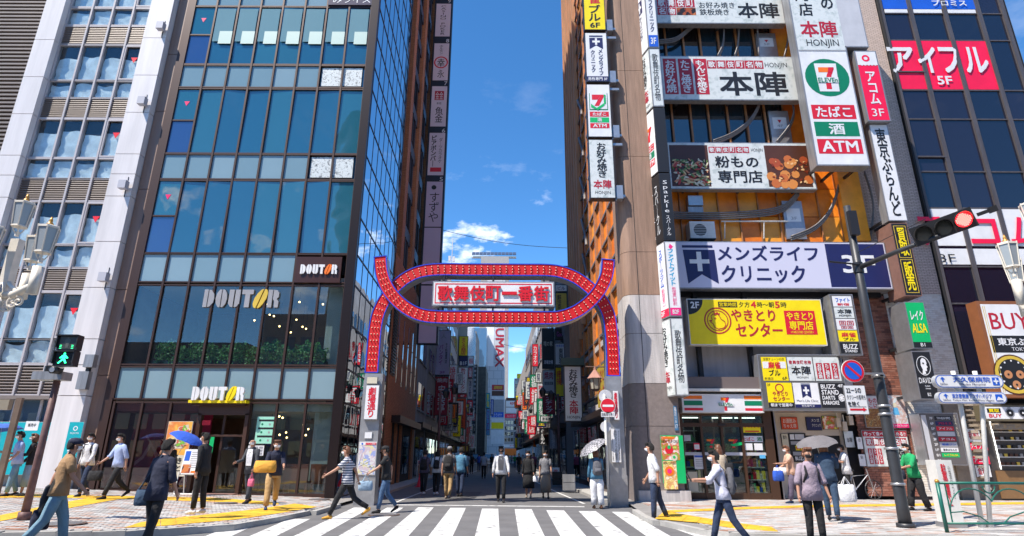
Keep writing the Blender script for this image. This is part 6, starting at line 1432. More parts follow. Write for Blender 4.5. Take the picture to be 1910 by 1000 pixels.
note('dark framed clinic panel hung over the stairs', 1504, 1532, 778, 803, 'navy', [('メンズ', (.35, .1, .9, .35), 'white'), ('クリニック', (.35, .5, .95, .75), 'white')])
note('pink and black framed gym panel over the stairs, right of the clinic one', 1534, 1563, 776, 801, M_p1, [('GYM', (.3, .75, .7, .95), 'pink')])
p = note('black directory of floor names left of the stairs', 1474, 1506, 808, 862, 'black'); p.rect(.05, .03, .3, .22, 'white', 'cell', 2); p.rect(.35, .03, .9, .22, 'lightgrey', 'cell', 2); p.rect(.05, .28, .9, .4, 'grey', 'cell', 2); p.rect(.3, .44, .95, .6, 'yellow', 'cell', 2); p.text('麻雀ブル', (.33, .46, .92, .58), 'red', .02, lv=3); p.rect(.1, .65, .9, .78, 'grey', 'cell', 2); p.text('BUZZ', (.2, .82, .8, .95), 'white', .02, lv=3)
note('small cream plates on the entrance wall left of the directory', 1458, 1471, 809, 835, 'cream', [('案内', (.2, .1, .8, .4), 'black')])
note('red and white speckled notice on the right entrance wall', 1575, 1593, 804, 835, M_speck, [('本陣', (.2, .4, .8, .7), 'black')], RD + .1)
note('white notice on the brick beside the entrance, upper of two', 1598, 1609, 815, 838, 'white', [('注意', (.3, .1, .7, .4), 'black')], RD - .06)
note('white notice on the brick beside the entrance, lower of two', 1602, 1615, 847, 870, 'white', [('掲示', (.3, .1, .7, .4), 'black')], RD - .06)
q = MB()
for k in range(7): q.box(px_x(1505, 850, RD), RD + .5 + k * .28, .1, ex1 - .2, RD + .8 + k * .28, .28 + k * .17)
q.build('stair_steps', M_conc2, cbld)
for i, px in enumerate((1566, 1577, 1590)):
    x = px_x(px, 790, RD); z = px_z((788, 795, 784)[i], px, RD); t = thing('meter_box', ['left', 'middle', 'right'][i] + ' beige utility box above the entrance stairs', 'box', (x, RD, z)); MB().box(x - .07, RD + .05, z - .16, x + .08, RD + .23, z + .16).build('box_body', M_beige, t); MB().box(x - .01, RD + .08, z + .16, x + .01, RD + .12, z + .4).build('pipe', M_wmetal, t)
# posters on brick
M_p3 = photo_mat('dark_food_poster', [(.03, .02, .02), (.4, .2, .05), (.12, .03, .02), (.5, .35, .15), (.05, .03, .02)], 14, 'noise')
M_p4 = photo_mat('pale_blue_poster', [(.45, .6, .68), (.6, .66, .7), (.5, .3, .25), (.62, .6, .62), (.4, .55, .62)], 9, 'noise')
p, t, bb = board('wall_poster', 'dark food poster with red characters on the brick wall', 1611, 1648, 738, 798, RD - .08, .05, M_p3, M_frame, .02, 'poster'); p.rect(.02, .0, .98, .4, 'lightgrey', 'header', 2); p.text('もの', (.3, .06, .75, .22), 'darkred', .03, lv=3); p.text('こに', (.3, .24, .75, .38), 'darkred', .03, lv=3)
p, t, bb = board('wall_poster', 'pale blue poster with a woman and pink foot on the brick wall', 1656, 1691, 737, 799, RD - .08, .05, M_p4, M_frame, .02, 'poster'); p.rect(0, .88, 1, 1, 'pink', 'foot', 2); p.text('ファイトフィット', (.08, .9, .92, .98), 'white', .02, lv=3); p.disc(.42, .3, .07, 'cream', lv=2); p.poly([(.3, .38), (.55, .38), (.62, .6), (.25, .6)], 'skyblue', 'figure_print', 2)
p, t, bb = board('wide_wall_poster', 'wide speckled grill poster with red columns at eye level on the brick wall', 1612, 1697, 803, 871, RD - .08, .05, M_speck, M_frame, .02, 'poster')
p.rect(0, 0, 1, .16, 'darkred', 'header', 2); p.text('作って食べて楽しめる!!', (.03, .02, .97, .14), 'white', .02, lv=3)
for i, ch in enumerate('歌舞伎町名物'): p.rect(.05 + i * .155, .2, .19 + i * .155, .42, 'darkred', 'tile', 2); p.text(ch, (.065 + i * .155, .22, .175 + i * .155, .4), 'white', .02, lv=3)
for i, s_ in enumerate(('お好み焼', 'たこ焼き', 'もんじゃ')): p.rect(.06 + i * .11, .5, .15 + i * .11, .94, 'darkred', 'column_patch', 2); p.text(s_, (.075 + i * .11, .52, .135 + i * .11, .92), 'white', .02, True, 3)
p.text('本陣', (.45, .48, .95, .9), 'black', .05)

# ================================================================== RIGHT: DARK GLASS TOWER
TX0 = xt1 + .03
M_tg = glass('tower_glass', (.008, .010, .022), 1.75, .02, .1); M_tg2 = glass('tower_glass_b', (.014, .014, .03), 1.65, .03, .1)
M_trc = mat('tower_frame', (.11, .095, .095), .45, .3, var=.3, streak=True)
tower = thing('dark_glass_tower', 'leaning looking tower of dark glass with red and white lender signs at the right', 'building', (TX0, RD, 0))
TR = lambda px: px_x(px, 250, RD - .1)
tc_ = [TX0 + .12, TR(1755), TR(1824), TR(1892), TR(1942)]
trow = [-420, -300, -180, -95, -25, 25, 75, 168, 222, 320, 388, 497, 566, 700]
ZT2 = lambda y: px_z(y, 1800, RD - .1)
q = MB()
for i, x in enumerate(tc_):
    w = .05 if i == 0 else .09; q.box(x - w, RD - .135, ZT2(712), x + w, RD, ZR)
q.build('mullion_post', M_trc, tower)
MB().box(TX0, RD - .12, ZT2(712), TX0 + .08, RD + .05, ZR).build('edge_trim', M_drk, tower)
q = MB()
for y in trow: q.box(tc_[0], RD - .09, ZT2(y) - .03, tc_[-1], RD + .0, ZT2(y) + .03)
q.box(tc_[0], RD - .14, ZT2(293) - .03, tc_[1], RD, ZT2(293) + .03); q.box(tc_[0], RD - .14, ZT2(135) - .03, tc_[1], RD, ZT2(135) + .03)
q.build('transom', M_trc, tower)
for j in range(len(trow) - 1):
    for i in range(4):
        MB().box(tc_[i] + .05, RD - .05, ZT2(trow[j + 1]) + .04, tc_[i + 1] - .05, RD - .02, ZT2(trow[j]) - .04).build('pane', rnd.choice((M_tg, M_tg, M_tg2)), tower)
MB().box(TX0, RD, 0, tc_[-1] + .3, RD + 8, ZR).build('core', M_drk, tower)
def tower_panel(i, y0, y1, m_): 
    MB().box(tc_[i] + .09, RD - .09, ZT2(y1) + .04, tc_[i + 1] - .09, RD - .055, ZT2(y0) - .04).build('sign_face', m_, tower)
def tower_text(s_, a, b, c, d, m_, bold):
    x0, x1, z0, z1 = pxbox(a, b, c, d, RD - .125); pp = Panel(tower, (x0, RD - .125, z1), (x1 - x0, 0, 0), (0, 0, z0 - z1)); return pp.text(s_, (0, 0, 1, 1), m_, bold)
for i in range(3): tower_panel(i, 75, 168, C('hotred')); tower_panel(i, -20, 18, C('blue')); 
for i in range(3): MB().box(tc_[i] + .13, RD - .1, ZT2(25) + .02, tc_[i + 1] - .13, RD - .056, ZT2(18) + .0).build('white_line', C('white'), tower)
for s_, a, b in (('ア', 1658, 1706), ('イ', 1712, 1748), ('フ', 1754, 1790), ('ル', 1798, 1842)): tower_text(s_, a, b, 88, 136, 'white', .035)
tower_text('5F', 1748, 1776, 142, 158, 'white', .03); tower_text('プロミス', 1738, 1802, 0, 11, 'white', .03)
for i in range(4): tower_panel(i, 388, 460, C('white')); tower_panel(i, 462, 495, C('white'))
for s_, a, b, c, d in (('ア', 1716, 1760, 404, 458), ('コ', 1808, 1862, 408, 458), ('ム', 1882, 1936, 405, 458)): tower_text(s_, a, b, c, d, 'hotred', .05)
tower_text('3F', 1752, 1782, 474, 490, 'black', .0)
# big watch shop sign
BD = RD - 1.1
M_wood = mat('sign_brown_frame', (.24, .085, .03), .5, var=.15)
p, t, F = B('watch_board', 'large brown framed buy board with a gold rimmed wristwatch photo', 1842, 2010, 562, 742, BD, .5, 'white', M_wood, .12)
p.rect(.02, .36, .98, .55, 'black', 'black_band', 2); p.text('BUY', (.07, .10, .55, .29), 'darkred', .01); p.text('東京ぶらんど', (.1, .385, .8, .47), 'white', .03, lv=3); p.text('TOKYO BRAND', (.25, .49, .7, .53), 'white', lv=3)
p.disc(.2, .79, .22, 'brown', lv=2); p.disc(.2, .79, .205, 'gold', lv=3, r0=.17); p.disc(.2, .79, .17, 'black', lv=3)
for a, b in ((.13, .79), (.27, .79), (.2, .90)): p.disc(a, b, .045, mat('rose_gold', (.5, .22, .1), .3), lv=4); p.disc(a, b, .012, 'black', lv=5)
for k in range(12): g_ = R(k * 30); H_ = p.V.length / p.U.length; p.disc(.2 + .15 * H_ * math.cos(g_), .79 - .15 * math.sin(g_), .01, 'white', lv=5)
p.rect(.018, .02, .024, .98, 'gold', 'gold_line', 3); p.rect(.04, .02, .045, .98, 'gold', 'gold_line', 3)
p, t, F = B('small_watch_sign', 'low white sign with black and red buy patch and two wristwatches', 1834, 1990, 756, 785, BD + .2, .4, 'white', mat('frame_olive', (.12, .1, .06), .5), .06)
p.rect(.03, .12, .2, .5, 'black', 'patch', 2); p.text('買取', (.05, .16, .18, .46), 'yellow', .03, lv=3); p.text('BUY', (.04, .58, .2, .9), 'red', .02)
for u in (.31, .47, .7): p.disc(u, .5, .4, 'grey', lv=2); p.disc(u, .5, .3, 'black', lv=3); p.disc(u, .5, .08, 'white', lv=4); p.rect(u - .02, .02, u + .02, .12, 'grey', 'strap', 3); p.rect(u - .02, .88, u + .02, .98, 'grey', 'strap', 3)
# stone ground floor with arched shop
M_st = [mat('stone_a', (.34, .28, .21), .85, var=.25, scale=5, bump=.5), mat('stone_b', (.42, .35, .27), .85, var=.25, scale=5, bump=.5), mat('stone_c', (.26, .21, .16), .85, var=.25, scale=5, bump=.5)]
gx0 = px_x(1775, 850, RD); MB().box(gx0, RD - .1, 0, tc_[-1] + .3, RD + .4, ZT2(752)).build('stone_backing', M_st[2], tower)
acx, aw = px_x(1885, 850, RD), 1.05; az = px_z(830, 1885, RD); bx = []; z = .15; j = 0
while z < ZT2(756):
    x = px_x(1822, 850, RD) - (.2 if j % 2 else 0); j += 1; h = rnd.uniform(.07, .12)
    while x < acx + 4:
        w = rnd.uniform(.2, .45); cx_, cz_ = x + w / 2, z + h / 2
        hole = abs(cx_ - acx) < aw and (cz_ < az or (cx_ - acx) ** 2 + (cz_ - az) ** 2 < aw * aw)
        if not hole: bx.append((round(x, 2), RD - .1 - rnd.choice((.05, .08, .11)), z + .004, round(x + w - .01, 2), RD - .1, z + h - .006, rnd.randrange(3)))
        x += w
    z += h
pieces('stone', bx, M_st, tower, key=lambda b: b[0])
q = MB(); P = [(acx - aw, RD - .102, .1)] + [(acx - aw * math.cos(math.pi * k / 12), RD - .102, az + aw * math.sin(math.pi * k / 12)) for k in range(13)] + [(acx + aw, RD - .102, .1)]
q.add(P, [tuple(range(len(P)))]); q.build('arched_opening', mat('shop_dark', (.05, .04, .035), .5), tower)
MB().box(acx - .75, RD - .16, .15, acx + .8, RD - .11, 1.05).build('counter_front', mat('counter_wood', (.22, .12, .05), .4, var=.2), tower)
for k in range(5):
    MB().box(acx - .55, RD - .14, 1.2 + k * .28, acx + .8, RD - .11, 1.23 + k * .28).build('display_shelf', M_wmetal, tower)
    for i in range(7): MB().box(acx - .5 + i * .18, RD - .15, 1.23 + k * .28, acx - .4 + i * .18, RD - .12, 1.33 + k * .28).build('display_item', rnd.choice((C('gold'), C('black'), M_steel, C('brown'))), tower)
MB().box(acx - .55, RD - .15, 1.1, acx - .54, RD - .11, 2.75).build('strip_light', mat('tube_light', (1, 1, .95), .5, emit=2.2), tower)
p, t, F = B('stone_letters', 'large stone coloured shop characters on the rough stone above the arch', 1850, 1985, 790, 802, RD - .24, .03, M_st[1], M_st[0], .005); p.text('東京ぶらんど', (.02, .05, .98, .95), 'grey', .03)
# directory sign
p, t, F = B('floor_directory', 'grey floor directory with coloured tenant strips, standing by the white tile wall', 1722, 1796, 770, 868, RD - .8, .5, mat('dir_grey', (.11, .1, .1), .5), M_steel, .03)
p.rect(.03, .03, .16, .97, 'lightgrey', 'side_strip', 2)
for i, (fc, s_, tcx) in enumerate((('black', 'TOYA BLDG OFFICE', 'white'), ('navy', 'プロミス', 'red'), ('red', 'アイフル', 'white'), ('lightgrey', '', 'black'), ('darkred', 'アコム', 'white'), ('lightgrey', '銀座ジン', 'blue'), ('white', '東京ぶらんど', 'black'), ('brightgreen', 'レイクALSA', 'yellow'), ('brown', '', 'black'))):
    a = .05 + i * .104
    if i < 8: p.rect(.38, a, .84, a + .085, fc, 'tenant_strip', 2)
    if s_: p.text(s_, (.44, a + .02, .8, a + .065), tcx, .02, lv=3)
    p.text(['7F', '6F', '5F', '4F', '3F', '2F', '1F', 'B1', 'B2'][i], (.24, a + .02, .33, a + .07), 'white', .02, lv=3)
p.text('TOYA BLDG', (.88, .04, .95, .45), 'cream', 0, True)
for (lbl, a, b, c, d, fc, s_, tcx) in (('white interest notice on the wall beside the directory, topmost', 1803, 1828, 800, 824, 'white', '利息0', 'darkred'), ('red lender banner beside the directory, under the white notice', 1806, 1842, 826, 840, 'hotred', 'アイフル', 'white'), ('second red lender banner beside the directory, lower down', 1812, 1846, 851, 866, 'hotred', 'アコム', 'white'), ('small white notice under the lower red banner', 1820, 1848, 868, 890, 'white', '金利0', 'darkred')):
    p, t, bb = board('wall_notice', lbl, a, b, c, d, RD - .16, .03, fc, M_frame, .005, 'notice'); p.text(s_, (.12, .2, .88, .8), tcx, .03)
p, t, bb = board('sticker_panel', 'white poster of many tiny portraits beside the floor directory', 1705, 1724, 805, 868, RD - .05, .03, photo_mat('sticker_print', [(.6, .58, .58), (.5, .35, .32), (.62, .6, .58), (.3, .2, .2), (.55, .5, .52)], 26), M_frame, .005, 'poster')
# ================================================================== STREET FURNITURE
M_pole = mat('grey_pole', (.04, .042, .047), .45, .2, var=.2, scale=4); M_rust = mat('rusty_pole', (.15, .08, .075), .6, .2, var=.4, scale=6)
M_gold = mat('gold_finial', (.5, .25, .05), .35, .4)
M_lg = mat('lamp_glass', (.30, .33, .35), .25)
# --- traffic light pole, right
pb = G(1690, 984, .1); PD = pb.y
x = pb.x; zt_ = px_z(385, 1590, PD)
t = thing('signal_pole', 'tall dark grey street pole in the right foreground carrying the traffic light arm', 'pole', (x, PD, .1))
MB().tube([(x, PD, .1), (x, PD, .5), (x, PD, 4.5), (x, PD, zt_)], [.13, .115, .1, .075], 16).build('shaft', M_pole, t, True)
MB().tube([(x, PD, .1), (x, PD, .18)], .17, 16).build('base_collar', M_pole, t, True)
for z in (.9, 1.6, 2.3, 3.1, px_z(704, 1650, PD), px_z(760, 1656, PD)):
    MB().tube([(x, PD, z), (x, PD, z + .05)], .135, 14).build('clamp_band', M_steel, t, True)
zc = px_z(420, 1595, PD); MB().box(x - .09, PD - .17, zc - .3, x + .1, PD - .07, zc + .3).build('control_box', M_dark, t)
zj = px_z(500, 1612, PD); MB().tube([(x, PD, zj - .12), (x, PD, zj + .12)], .11, 14).build('arm_collar', M_dark, t)
tip = W(1752, 440, PD - 1.9); A0 = Vector((x, PD, zj))
MB().tube([A0, A0.lerp(tip, .5) + Vector((0, 0, .02)), tip], [.06, .05, .04], 10).build('arm', M_pole, t, True)
MB().tube([Vector((x, PD, zj + .35)), Vector((x, PD, zj + .35)) + (tip - A0) * .9 + Vector((0, 0, .1))], .008, 5).build('stay_wire', M_dark, t)
MB().tube([(x - .7, PD - .1, zj + .12), (x, PD - .1, zj + .05)], .022, 6).build('short_arm', M_dark, t)
# three lens traffic light
t = thing('traffic_light', 'horizontal traffic light with its red lens lit at the end of the arm', 'traffic light', W(1760, 425, PD - 1.9))
cs = [W(1722, 437, PD - 1.7), W(1760, 425, PD - 1.9), W(1797, 410, PD - 2.1)]
ax = (cs[2] - cs[0]).normalized(); fw = Vector((-.25, -1, -.18)); fw = (fw - ax * fw.dot(ax)).normalized(); upv = ax.cross(fw)
if upv.z < 0: upv = -upv
cm = (cs[0] + cs[2]) / 2; hl = (cs[2] - cs[0]).length / 2 + .19
MB().obox(cm - fw * .1, ax * hl, upv * .2, fw * .09).build('housing', M_dark, t)
for i, c in enumerate(cs):
    lens = MB(); n = 20; P = [c + fw * .0 + (ax * math.cos(2 * math.pi * k / n) + upv * math.sin(2 * math.pi * k / n)) * .145 for k in range(n)]
    lens.add(P + [c + fw * .045], [(k, (k + 1) % n, n) for k in range(n)])
    o = lens.build('lens', mat('red_signal_lit', (1, .02, .03), .4, emit=1.6) if i == 2 else mat('dark_lens', (.06, .065, .06), .25), t, True)
    if i == 2:
        q = MB()
        for a in range(-4, 5):
            for b in range(-4, 5):
                if a * a + b * b < 18: q.obox(c + fw * .04 + ax * a * .029 + upv * b * .029, ax * .009, upv * .009, fw * .006)
        q.build('led', mat('led_hot', (1, .25, .2), .4, emit=2.5), o)
    hood = MB(); b0 = len(hood.v); seg = 16
    for k in range(seg + 1):
        g_ = R(-20 + 220 * k / seg); d_ = ax * math.cos(g_) + upv * math.sin(g_); L = .1 + .2 * max(0, math.sin(g_))
        hood.v += [c + d_ * .165 - fw * .02, c + d_ * .165 + fw * L, c + d_ * .15 + fw * L, c + d_ * .15 - fw * .02]
    for k in range(seg):
        for j in range(4): j2 = (j + 1) % 4; hood.f.append((4 * k + j, 4 * k + j2, 4 * k + 4 + j2, 4 * k + 4 + j)); hood.mi.append(0)
    hood.build('hood', M_dark, t)
MB().obox(cs[2] + ax * .36 - fw * .05, ax * .12, upv * .035, fw * .03).obox(cs[2] + ax * .5 - fw * .05, ax * .07, upv * .06, fw * .05).build('end_bracket', M_dark, t)
# signs on the pole
def npk(p): p.disc(.5, .5, .48, 'red', 'ring'); p.disc(.5, .5, .38, 'blue', 'field', 2); p.poly([(.2, .27), (.27, .2), (.8, .73), (.73, .8)], 'red', 'slash', 3)
disc_sign('no_parking_sign', 'round blue no parking sign with red rim and slash on the grey pole', 1591, 692, 21, PD - .25, npk)
z = px_z(697, 1630, PD - .2); MB().box(px_x(1607, 700, PD - .2), PD - .22, z - .02, x, PD - .17, z + .02).build('sign_arm', M_steel, None) and None
o = bpy.data.objects['sign_arm']; o.parent = bpy.data.objects['signal_pole']; o.location = -Vector(bpy.data.objects['signal_pole']['_o'])
p, t, bb = board('hours_plate', 'white plate with hours and a red arrow under the no parking sign', 1577, 1617, 719, 773, PD - .25, .03, 'white', M_frame, .008, 'plate')
p.text('22－5の', (.08, .08, .8, .26), 'black', .02); p.text('タクシーの客待ち', (.06, .32, .96, .5), 'black', .01); p.text('を除く', (.06, .56, .6, .72), 'black', .02); p.rect(.1, .74, .92, .755, 'black', 'rule', 2)
p.poly([(.12, .81), (.75, .81), (.75, .77), (.93, .845), (.75, .92), (.75, .88), (.12, .88)], 'red', 'arrow', 2)
# guide signs on two white posts
def guide(lbl, xl, xr, yt, yb, big, small, dist, emb):
    x0, x1, z0, z1 = pxbox(xl, xr, yt, yb, gd)
    r_ = (z1 - z0) / 2; zc = (z0 + z1) / 2; t = thing('guide_sign', lbl, 'sign', (x0, gd, zc))
    def outline(r2, y):
        P = [(x0 + r_ + r2 * math.cos(R(a)), y, zc + r2 * math.sin(R(a))) for a in range(90, 271, 15)] + [(x1 - r_ + r2 * math.cos(R(a)), y, zc + r2 * math.sin(R(a))) for a in range(-90, 91, 15)]
        return P
    MB().prism(outline(r_, gd), (0, .12, 0)).build('sign_body', mat('sign_shell', (.45, .48, .52), .4, .3), t)
    def flat(r2, l, m_, nm): q = MB(); P = outline(r2, gd - l); q.add(P, [tuple(range(len(P)))]); q.build(nm, C(m_), t)
    flat(r_ * .9, .003, 'blue', 'blue_rim'); flat(r_ * .8, .006, 'white', 'face')
    p = Panel(t, (x0, gd, z1), (x1 - x0, 0, 0), (0, 0, z0 - z1)); p.l = .006
    p.text(big, (.26 if emb else .2, .16, .8 if emb else .78, .56), 'blue', .015); p.text(small, (.34 if emb else .2, .64, .72 if emb else .8, .84), 'navy', .0)
    p.poly([(.11, .16), (.15, .36), (.125, .34), (.12, .56), (.105, .56), (.095, .34), (.075, .36)], 'blue', 'arrow', 2); p.text(dist, (.06, .62, .17, .8), 'navy')
    p.rect(.83, .2, .93, .78, 'blue', 'emblem', 2)
    if emb: p.rect(.87, .28, .89, .7, 'white', 'cross', 3); p.rect(.845, .43, .915, .55, 'white', 'cross', 3)
    else: p.poly([(.84, .65), (.87, .4), (.93, .6), (.93, .7), (.84, .72)], 'white', 'wave', 3)
gd = 12.8
guide('upper blue rimmed white guide sign to a hospital with arrow', 1744, 1872, 699, 724, '大久保病院', 'Okubo Hospital', '260m', True)
guide('lower blue rimmed white guide sign to a plaza with arrow', 1750, 1878, 731, 753, '東京都健康プラザハイジア', 'Tokyo Met. Kenko Plaza Hygeia', '260m', False)
for i, (a, b) in enumerate(((1783, 1850), (1824, 1858))):
    zt2 = px_z(697, 1800, gd + .1); xa = px_x(a + 6, 745, gd + .14); gp = G(1846 + i * 14, 986, .1)
    t = thing('sign_post', ['left', 'right'][i] + ' white steel post under the two guide signs', 'pole', (gp.x, gd + .14, .1))
    MB().tube([(gp.x, gd + .14, .1), (xa, gd + .14, zt2 - .6), (xa, gd + .14, zt2 + .06)], .045, 10).build('shaft', M_wmetal, t, True); MB().tube([(gp.x, gd + .14, .1), (gp.x, gd + .14, .22)], .07, 10).build('foot', M_steel, t)
gp = G(1790, 985, .1); x0 = gp.x - .22
t = thing('bollard_sign', 'white square post with red vertical writing behind the green railing', 'sign post', (gp.x, gp.y, .1)); zz = px_z(858, 1775, gp.y)
MB().box(x0, gp.y, .1, x0 + .34, gp.y + .3, zz).build('post', M_wmetal, t); MB().box(x0 - .03, gp.y - .03, .1, x0 + .37, gp.y + .33, .2).build('foot', M_steel, t)
p = Panel(t, (x0 + .02, gp.y, zz - .03), (.3, 0, 0), (0, 0, -.9)); p.text('駐車場禁止', (.2, .05, .55, .95), 'red', .02, True); p.text('公道につき', (.68, .1, .85, .8), 'black', 0, True)
# green railing
M_grn = mat('rail_green', (.01, .12, .09), .4, .1, var=.15)
ry = 12.05; rx0 = px_x(1757, 945, ry); 
def railing(lbl, x0, x1):
    t = thing('street_railing', lbl, 'railing', (x0, ry, .1)); zt3 = .98
    for x_ in (x0, x1):
        MB().tube([(x_, ry, .08), (x_, ry, zt3 + .02)], .035, 10).build('post', M_grn, t, True); MB().ball((x_, ry, zt3 + .03), .042).build('cap', M_gold, t, True)
    MB().tube([(x0, ry, zt3), (x1, ry, zt3)], .025, 8).build('top_rail', M_grn, t, True); MB().tube([(x0, ry, .26), (x1, ry, .26)], .02, 8).build('bottom_rail', M_grn, t, True)
    xi0, xi1 = x0 + .14, x1 - .14
    for x_ in (xi0, xi1): MB().tube([(x_, ry, .26), (x_, ry, zt3)], .014, 6).build('upright', M_grn, t)
    w = xi1 - xi0; arc = lambda a, b, h, z0, k0=0, k1=180: [(a + (b - a) * (1 - math.cos(R(k))) / 2, ry, z0 + h * math.sin(R(k))) for k in range(k0, k1 + 1, 15)]
    mid = (xi0 + xi1) / 2
    MB().tube(arc(xi0, mid + w * .04, .46, .42, 0, 150)[::1], .014, 6).build('arch_bar', M_grn, t); MB().tube(arc(mid - w * .04, xi1, .46, .42, 30, 180), .014, 6).build('arch_bar', M_grn, t)
    MB().tube([(xi0, ry, .45), (xi0 + w * .15, ry, .47), (xi0 + w * .33, ry, .38), (xi0 + w * .42, ry, .26)], .012, 6).build('lower_bar', M_grn, t); MB().tube([(xi1, ry, .45), (xi1 - w * .15, ry, .47), (xi1 - w * .33, ry, .38), (xi1 - w * .42, ry, .26)], .012, 6).build('lower_bar', M_grn, t)
    MB().tube(arc(mid - .12, mid + .12, -.13, .93), .014, 6).build('centre_bar', M_grn, t)
railing('green tubular street railing with arch bars in the right foreground', rx0, rx0 + 1.95); railing('second green railing panel cut by the right edge of the picture', rx0 + 2.03, rx0 + 3.98)

# --- ornate white street lamps
M_cream = mat('cream_lamp_paint', (.70, .64, .54), .45, var=.15, scale=6)
def lantern(t, c, s=1.0):
    """six sided lantern, c at its base centre"""
    h = .62 * s; r0, r1 = .17 * s, .235 * s
    MB().rings([(c.x, c.y, c.z, r0 * .96, r0 * .96), (c.x, c.y, c.z + h, r1 * .96, r1 * .96)], 6).build('lantern_glass', M_lg, t)
    q = MB(); 
    for k in range(6):
        g_ = math.pi * k / 3; q.tube([(c.x + r0 * math.cos(g_), c.y + r0 * math.sin(g_), c.z), (c.x + r1 * math.cos(g_), c.y + r1 * math.sin(g_), c.z + h), (c.x + r1 * 1.0 * math.cos(g_), c.y + r1 * 1.0 * math.sin(g_), c.z + h + .05 * s)], .018 * s, 5)
    q.rings([(c.x, c.y, c.z - .03 * s, r0 * 1.1, r0 * 1.1), (c.x, c.y, c.z + .005, r0 * 1.06, r0 * 1.06)], 6); q.rings([(c.x, c.y, c.z + h - .01, r1 * 1.05, r1 * 1.05), (c.x, c.y, c.z + h + .02, r1 * 1.05, r1 * 1.05), (c.x, c.y, c.z + h + .1 * s, .06 * s, .06 * s)], 6)
    for k in range(4):
        g_ = math.pi * (k / 2 + .25); q.tube([(c.x + .13 * s * math.cos(g_), c.y + .13 * s * math.sin(g_), c.z - .02), (c.x + .1 * s * math.cos(g_), c.y + .1 * s * math.sin(g_), c.z - .12 * s), (c.x + .05 * s * math.cos(g_), c.y + .05 * s * math.sin(g_), c.z - .2 * s)], .014 * s, 5)
    q.cyl((c.x, c.y, c.z - .28 * s), .05 * s, .12 * s, 8)
    q.build('lantern_frame', M_cream, t)
    MB().rings([(c.x, c.y, c.z + h + .08 * s, .09 * s, .09 * s), (c.x, c.y, c.z + h + .12 * s, .075 * s, .075 * s), (c.x, c.y, c.z + h + .17 * s, .035 * s, .035 * s), (c.x, c.y, c.z + h + .2 * s, .045 * s, .045 * s), (c.x, c.y, c.z + h + .3 * s, .008, .008)], 10).build('finial', M_gold, t, True)
def scroll(q, c, r, a0, turns, d):
    P = []
    for k in range(16): f = k / 15; g_ = a0 + d * turns * 2 * math.pi * f; rr = r * (1 - .8 * f); P.append((c[0] + rr * math.cos(g_), c[1], c[2] + rr * math.sin(g_)))
    q.tube(P, .014, 5)
def lamp_post(name, lbl, bx, by, lc):
    t = thing(name, lbl, 'street lamp', (bx, by, gz(bx)))
    top = lc[0]
    MB().tube([(bx, by, gz(bx)), (bx, by, 1.2), (bx, by, top.z - .9)], [.14, .08, .065], 10).build('post', M_wmetal, t, True)
    MB().tube([(bx, by, gz(bx)), (bx, by, gz(bx) + .5)], .2, 10).build('base', M_wmetal, t, True)
    q = MB().obox((bx, by, top.z - .68), (.062, 0, 0), (0, .062, 0), (0, 0, .42)); q.build('head_block', M_cream, t)
    MB().tube([(bx, by, top.z - .3), (top.x, top.y, top.z - .26)], .06, 8).build('neck', M_cream, t)
    for c in lc[1:]:
        q = MB(); d = Vector((c.x - bx, c.y - by, 0)); A = Vector((bx, by, c.z - .55)); 
        q.tube([A, A + d * .4 + Vector((0, 0, -.02)), A + d * .8 + Vector((0, 0, .04)), Vector((c.x, c.y, c.z - .5))], [.06, .055, .05, .05], 8)
        q.obox((c.x, c.y, c.z - .42), (.05, 0, 0), (0, .05, 0), (0, 0, .2)); q.tube([Vector((bx, by, top.z - .9)), A + d * .3 + Vector((0, 0, .08)), A + d * .5], .03, 6)
        q.build('arm', M_cream, t, True)
        q = MB(); 
        for k, (f, r_) in enumerate(((.2, .12), (.42, .1), (.6, .08), (.3, .06))):
            P = A + d * f; scroll(q, (P.x, P.y, P.z - .14 - .06 * (k == 3)), r_, k, 1.3, 1 if k % 2 else -1)
        q.build('scrollwork', M_cream, t)
    for c in lc: lantern(t, c, .58)
LD = 8.2
c1 = W(36, 422, LD + .1); c2 = W(80, 470, LD - .35); c3 = W(59, 486, LD + .5); c4 = W(-24, 470, LD - .3)
bx_ = W(14, 520, LD).x
lamp_post('street_lamp', 'ornate white multi armed street lamp cut by the left edge', bx_, LD, [c1, c2, c3, c4])
c1 = W(1930, 420, 9.0); c2 = W(1888, 497, 8.8); c3 = W(1897, 525, 9.8)
lamp_post('street_lamp', 'ornate white street lamp cut by the right edge, only one lantern side showing', c1.x, 9.0, [c1, c2, c3])
# --- pedestrian signal, left
sp = G(58, 968, .24); SDp = sp.y
t = thing('signal_post', 'rusty brown post with the pedestrian signal in the left foreground', 'pole', (sp.x, SDp, .2)); zt4 = px_z(700, 95, SDp)
xx = px_x(96, 700, SDp); xx = (sp.x + xx) / 2
MB().tube([(xx, SDp, gz(xx) - .05), (xx, SDp, 1.4), (xx, SDp, zt4)], [.075, .065, .06], 12).build('shaft', M_rust, t, True); MB().tube([(xx, SDp, gz(xx)), (xx, SDp, gz(xx) + .15)], .11, 12).build('collar', M_rust, t, True)
x0, x1, z0, z1 = pxbox(66, 122, 694, 709, SDp - .1); MB().box(x0, SDp - .2, z0, x1, SDp + .1, z1).build('bracket_box', M_frame, t)
MB().tube([((x0 + x1) / 2 - .1, SDp - .1, z1), ((x0 + x1) / 2 - .1, SDp - .1, z1 + .12)], .05, 8).build('bolt_cap', M_dark, t)
t = thing('pedestrian_signal', 'black pedestrian signal with its green walking figure lit', 'traffic light', W(122, 655, SDp - .2))
x0, x1, z0, z1 = pxbox(104, 142, 625, 683, SDp - .35); zm = (z0 + z1) / 2
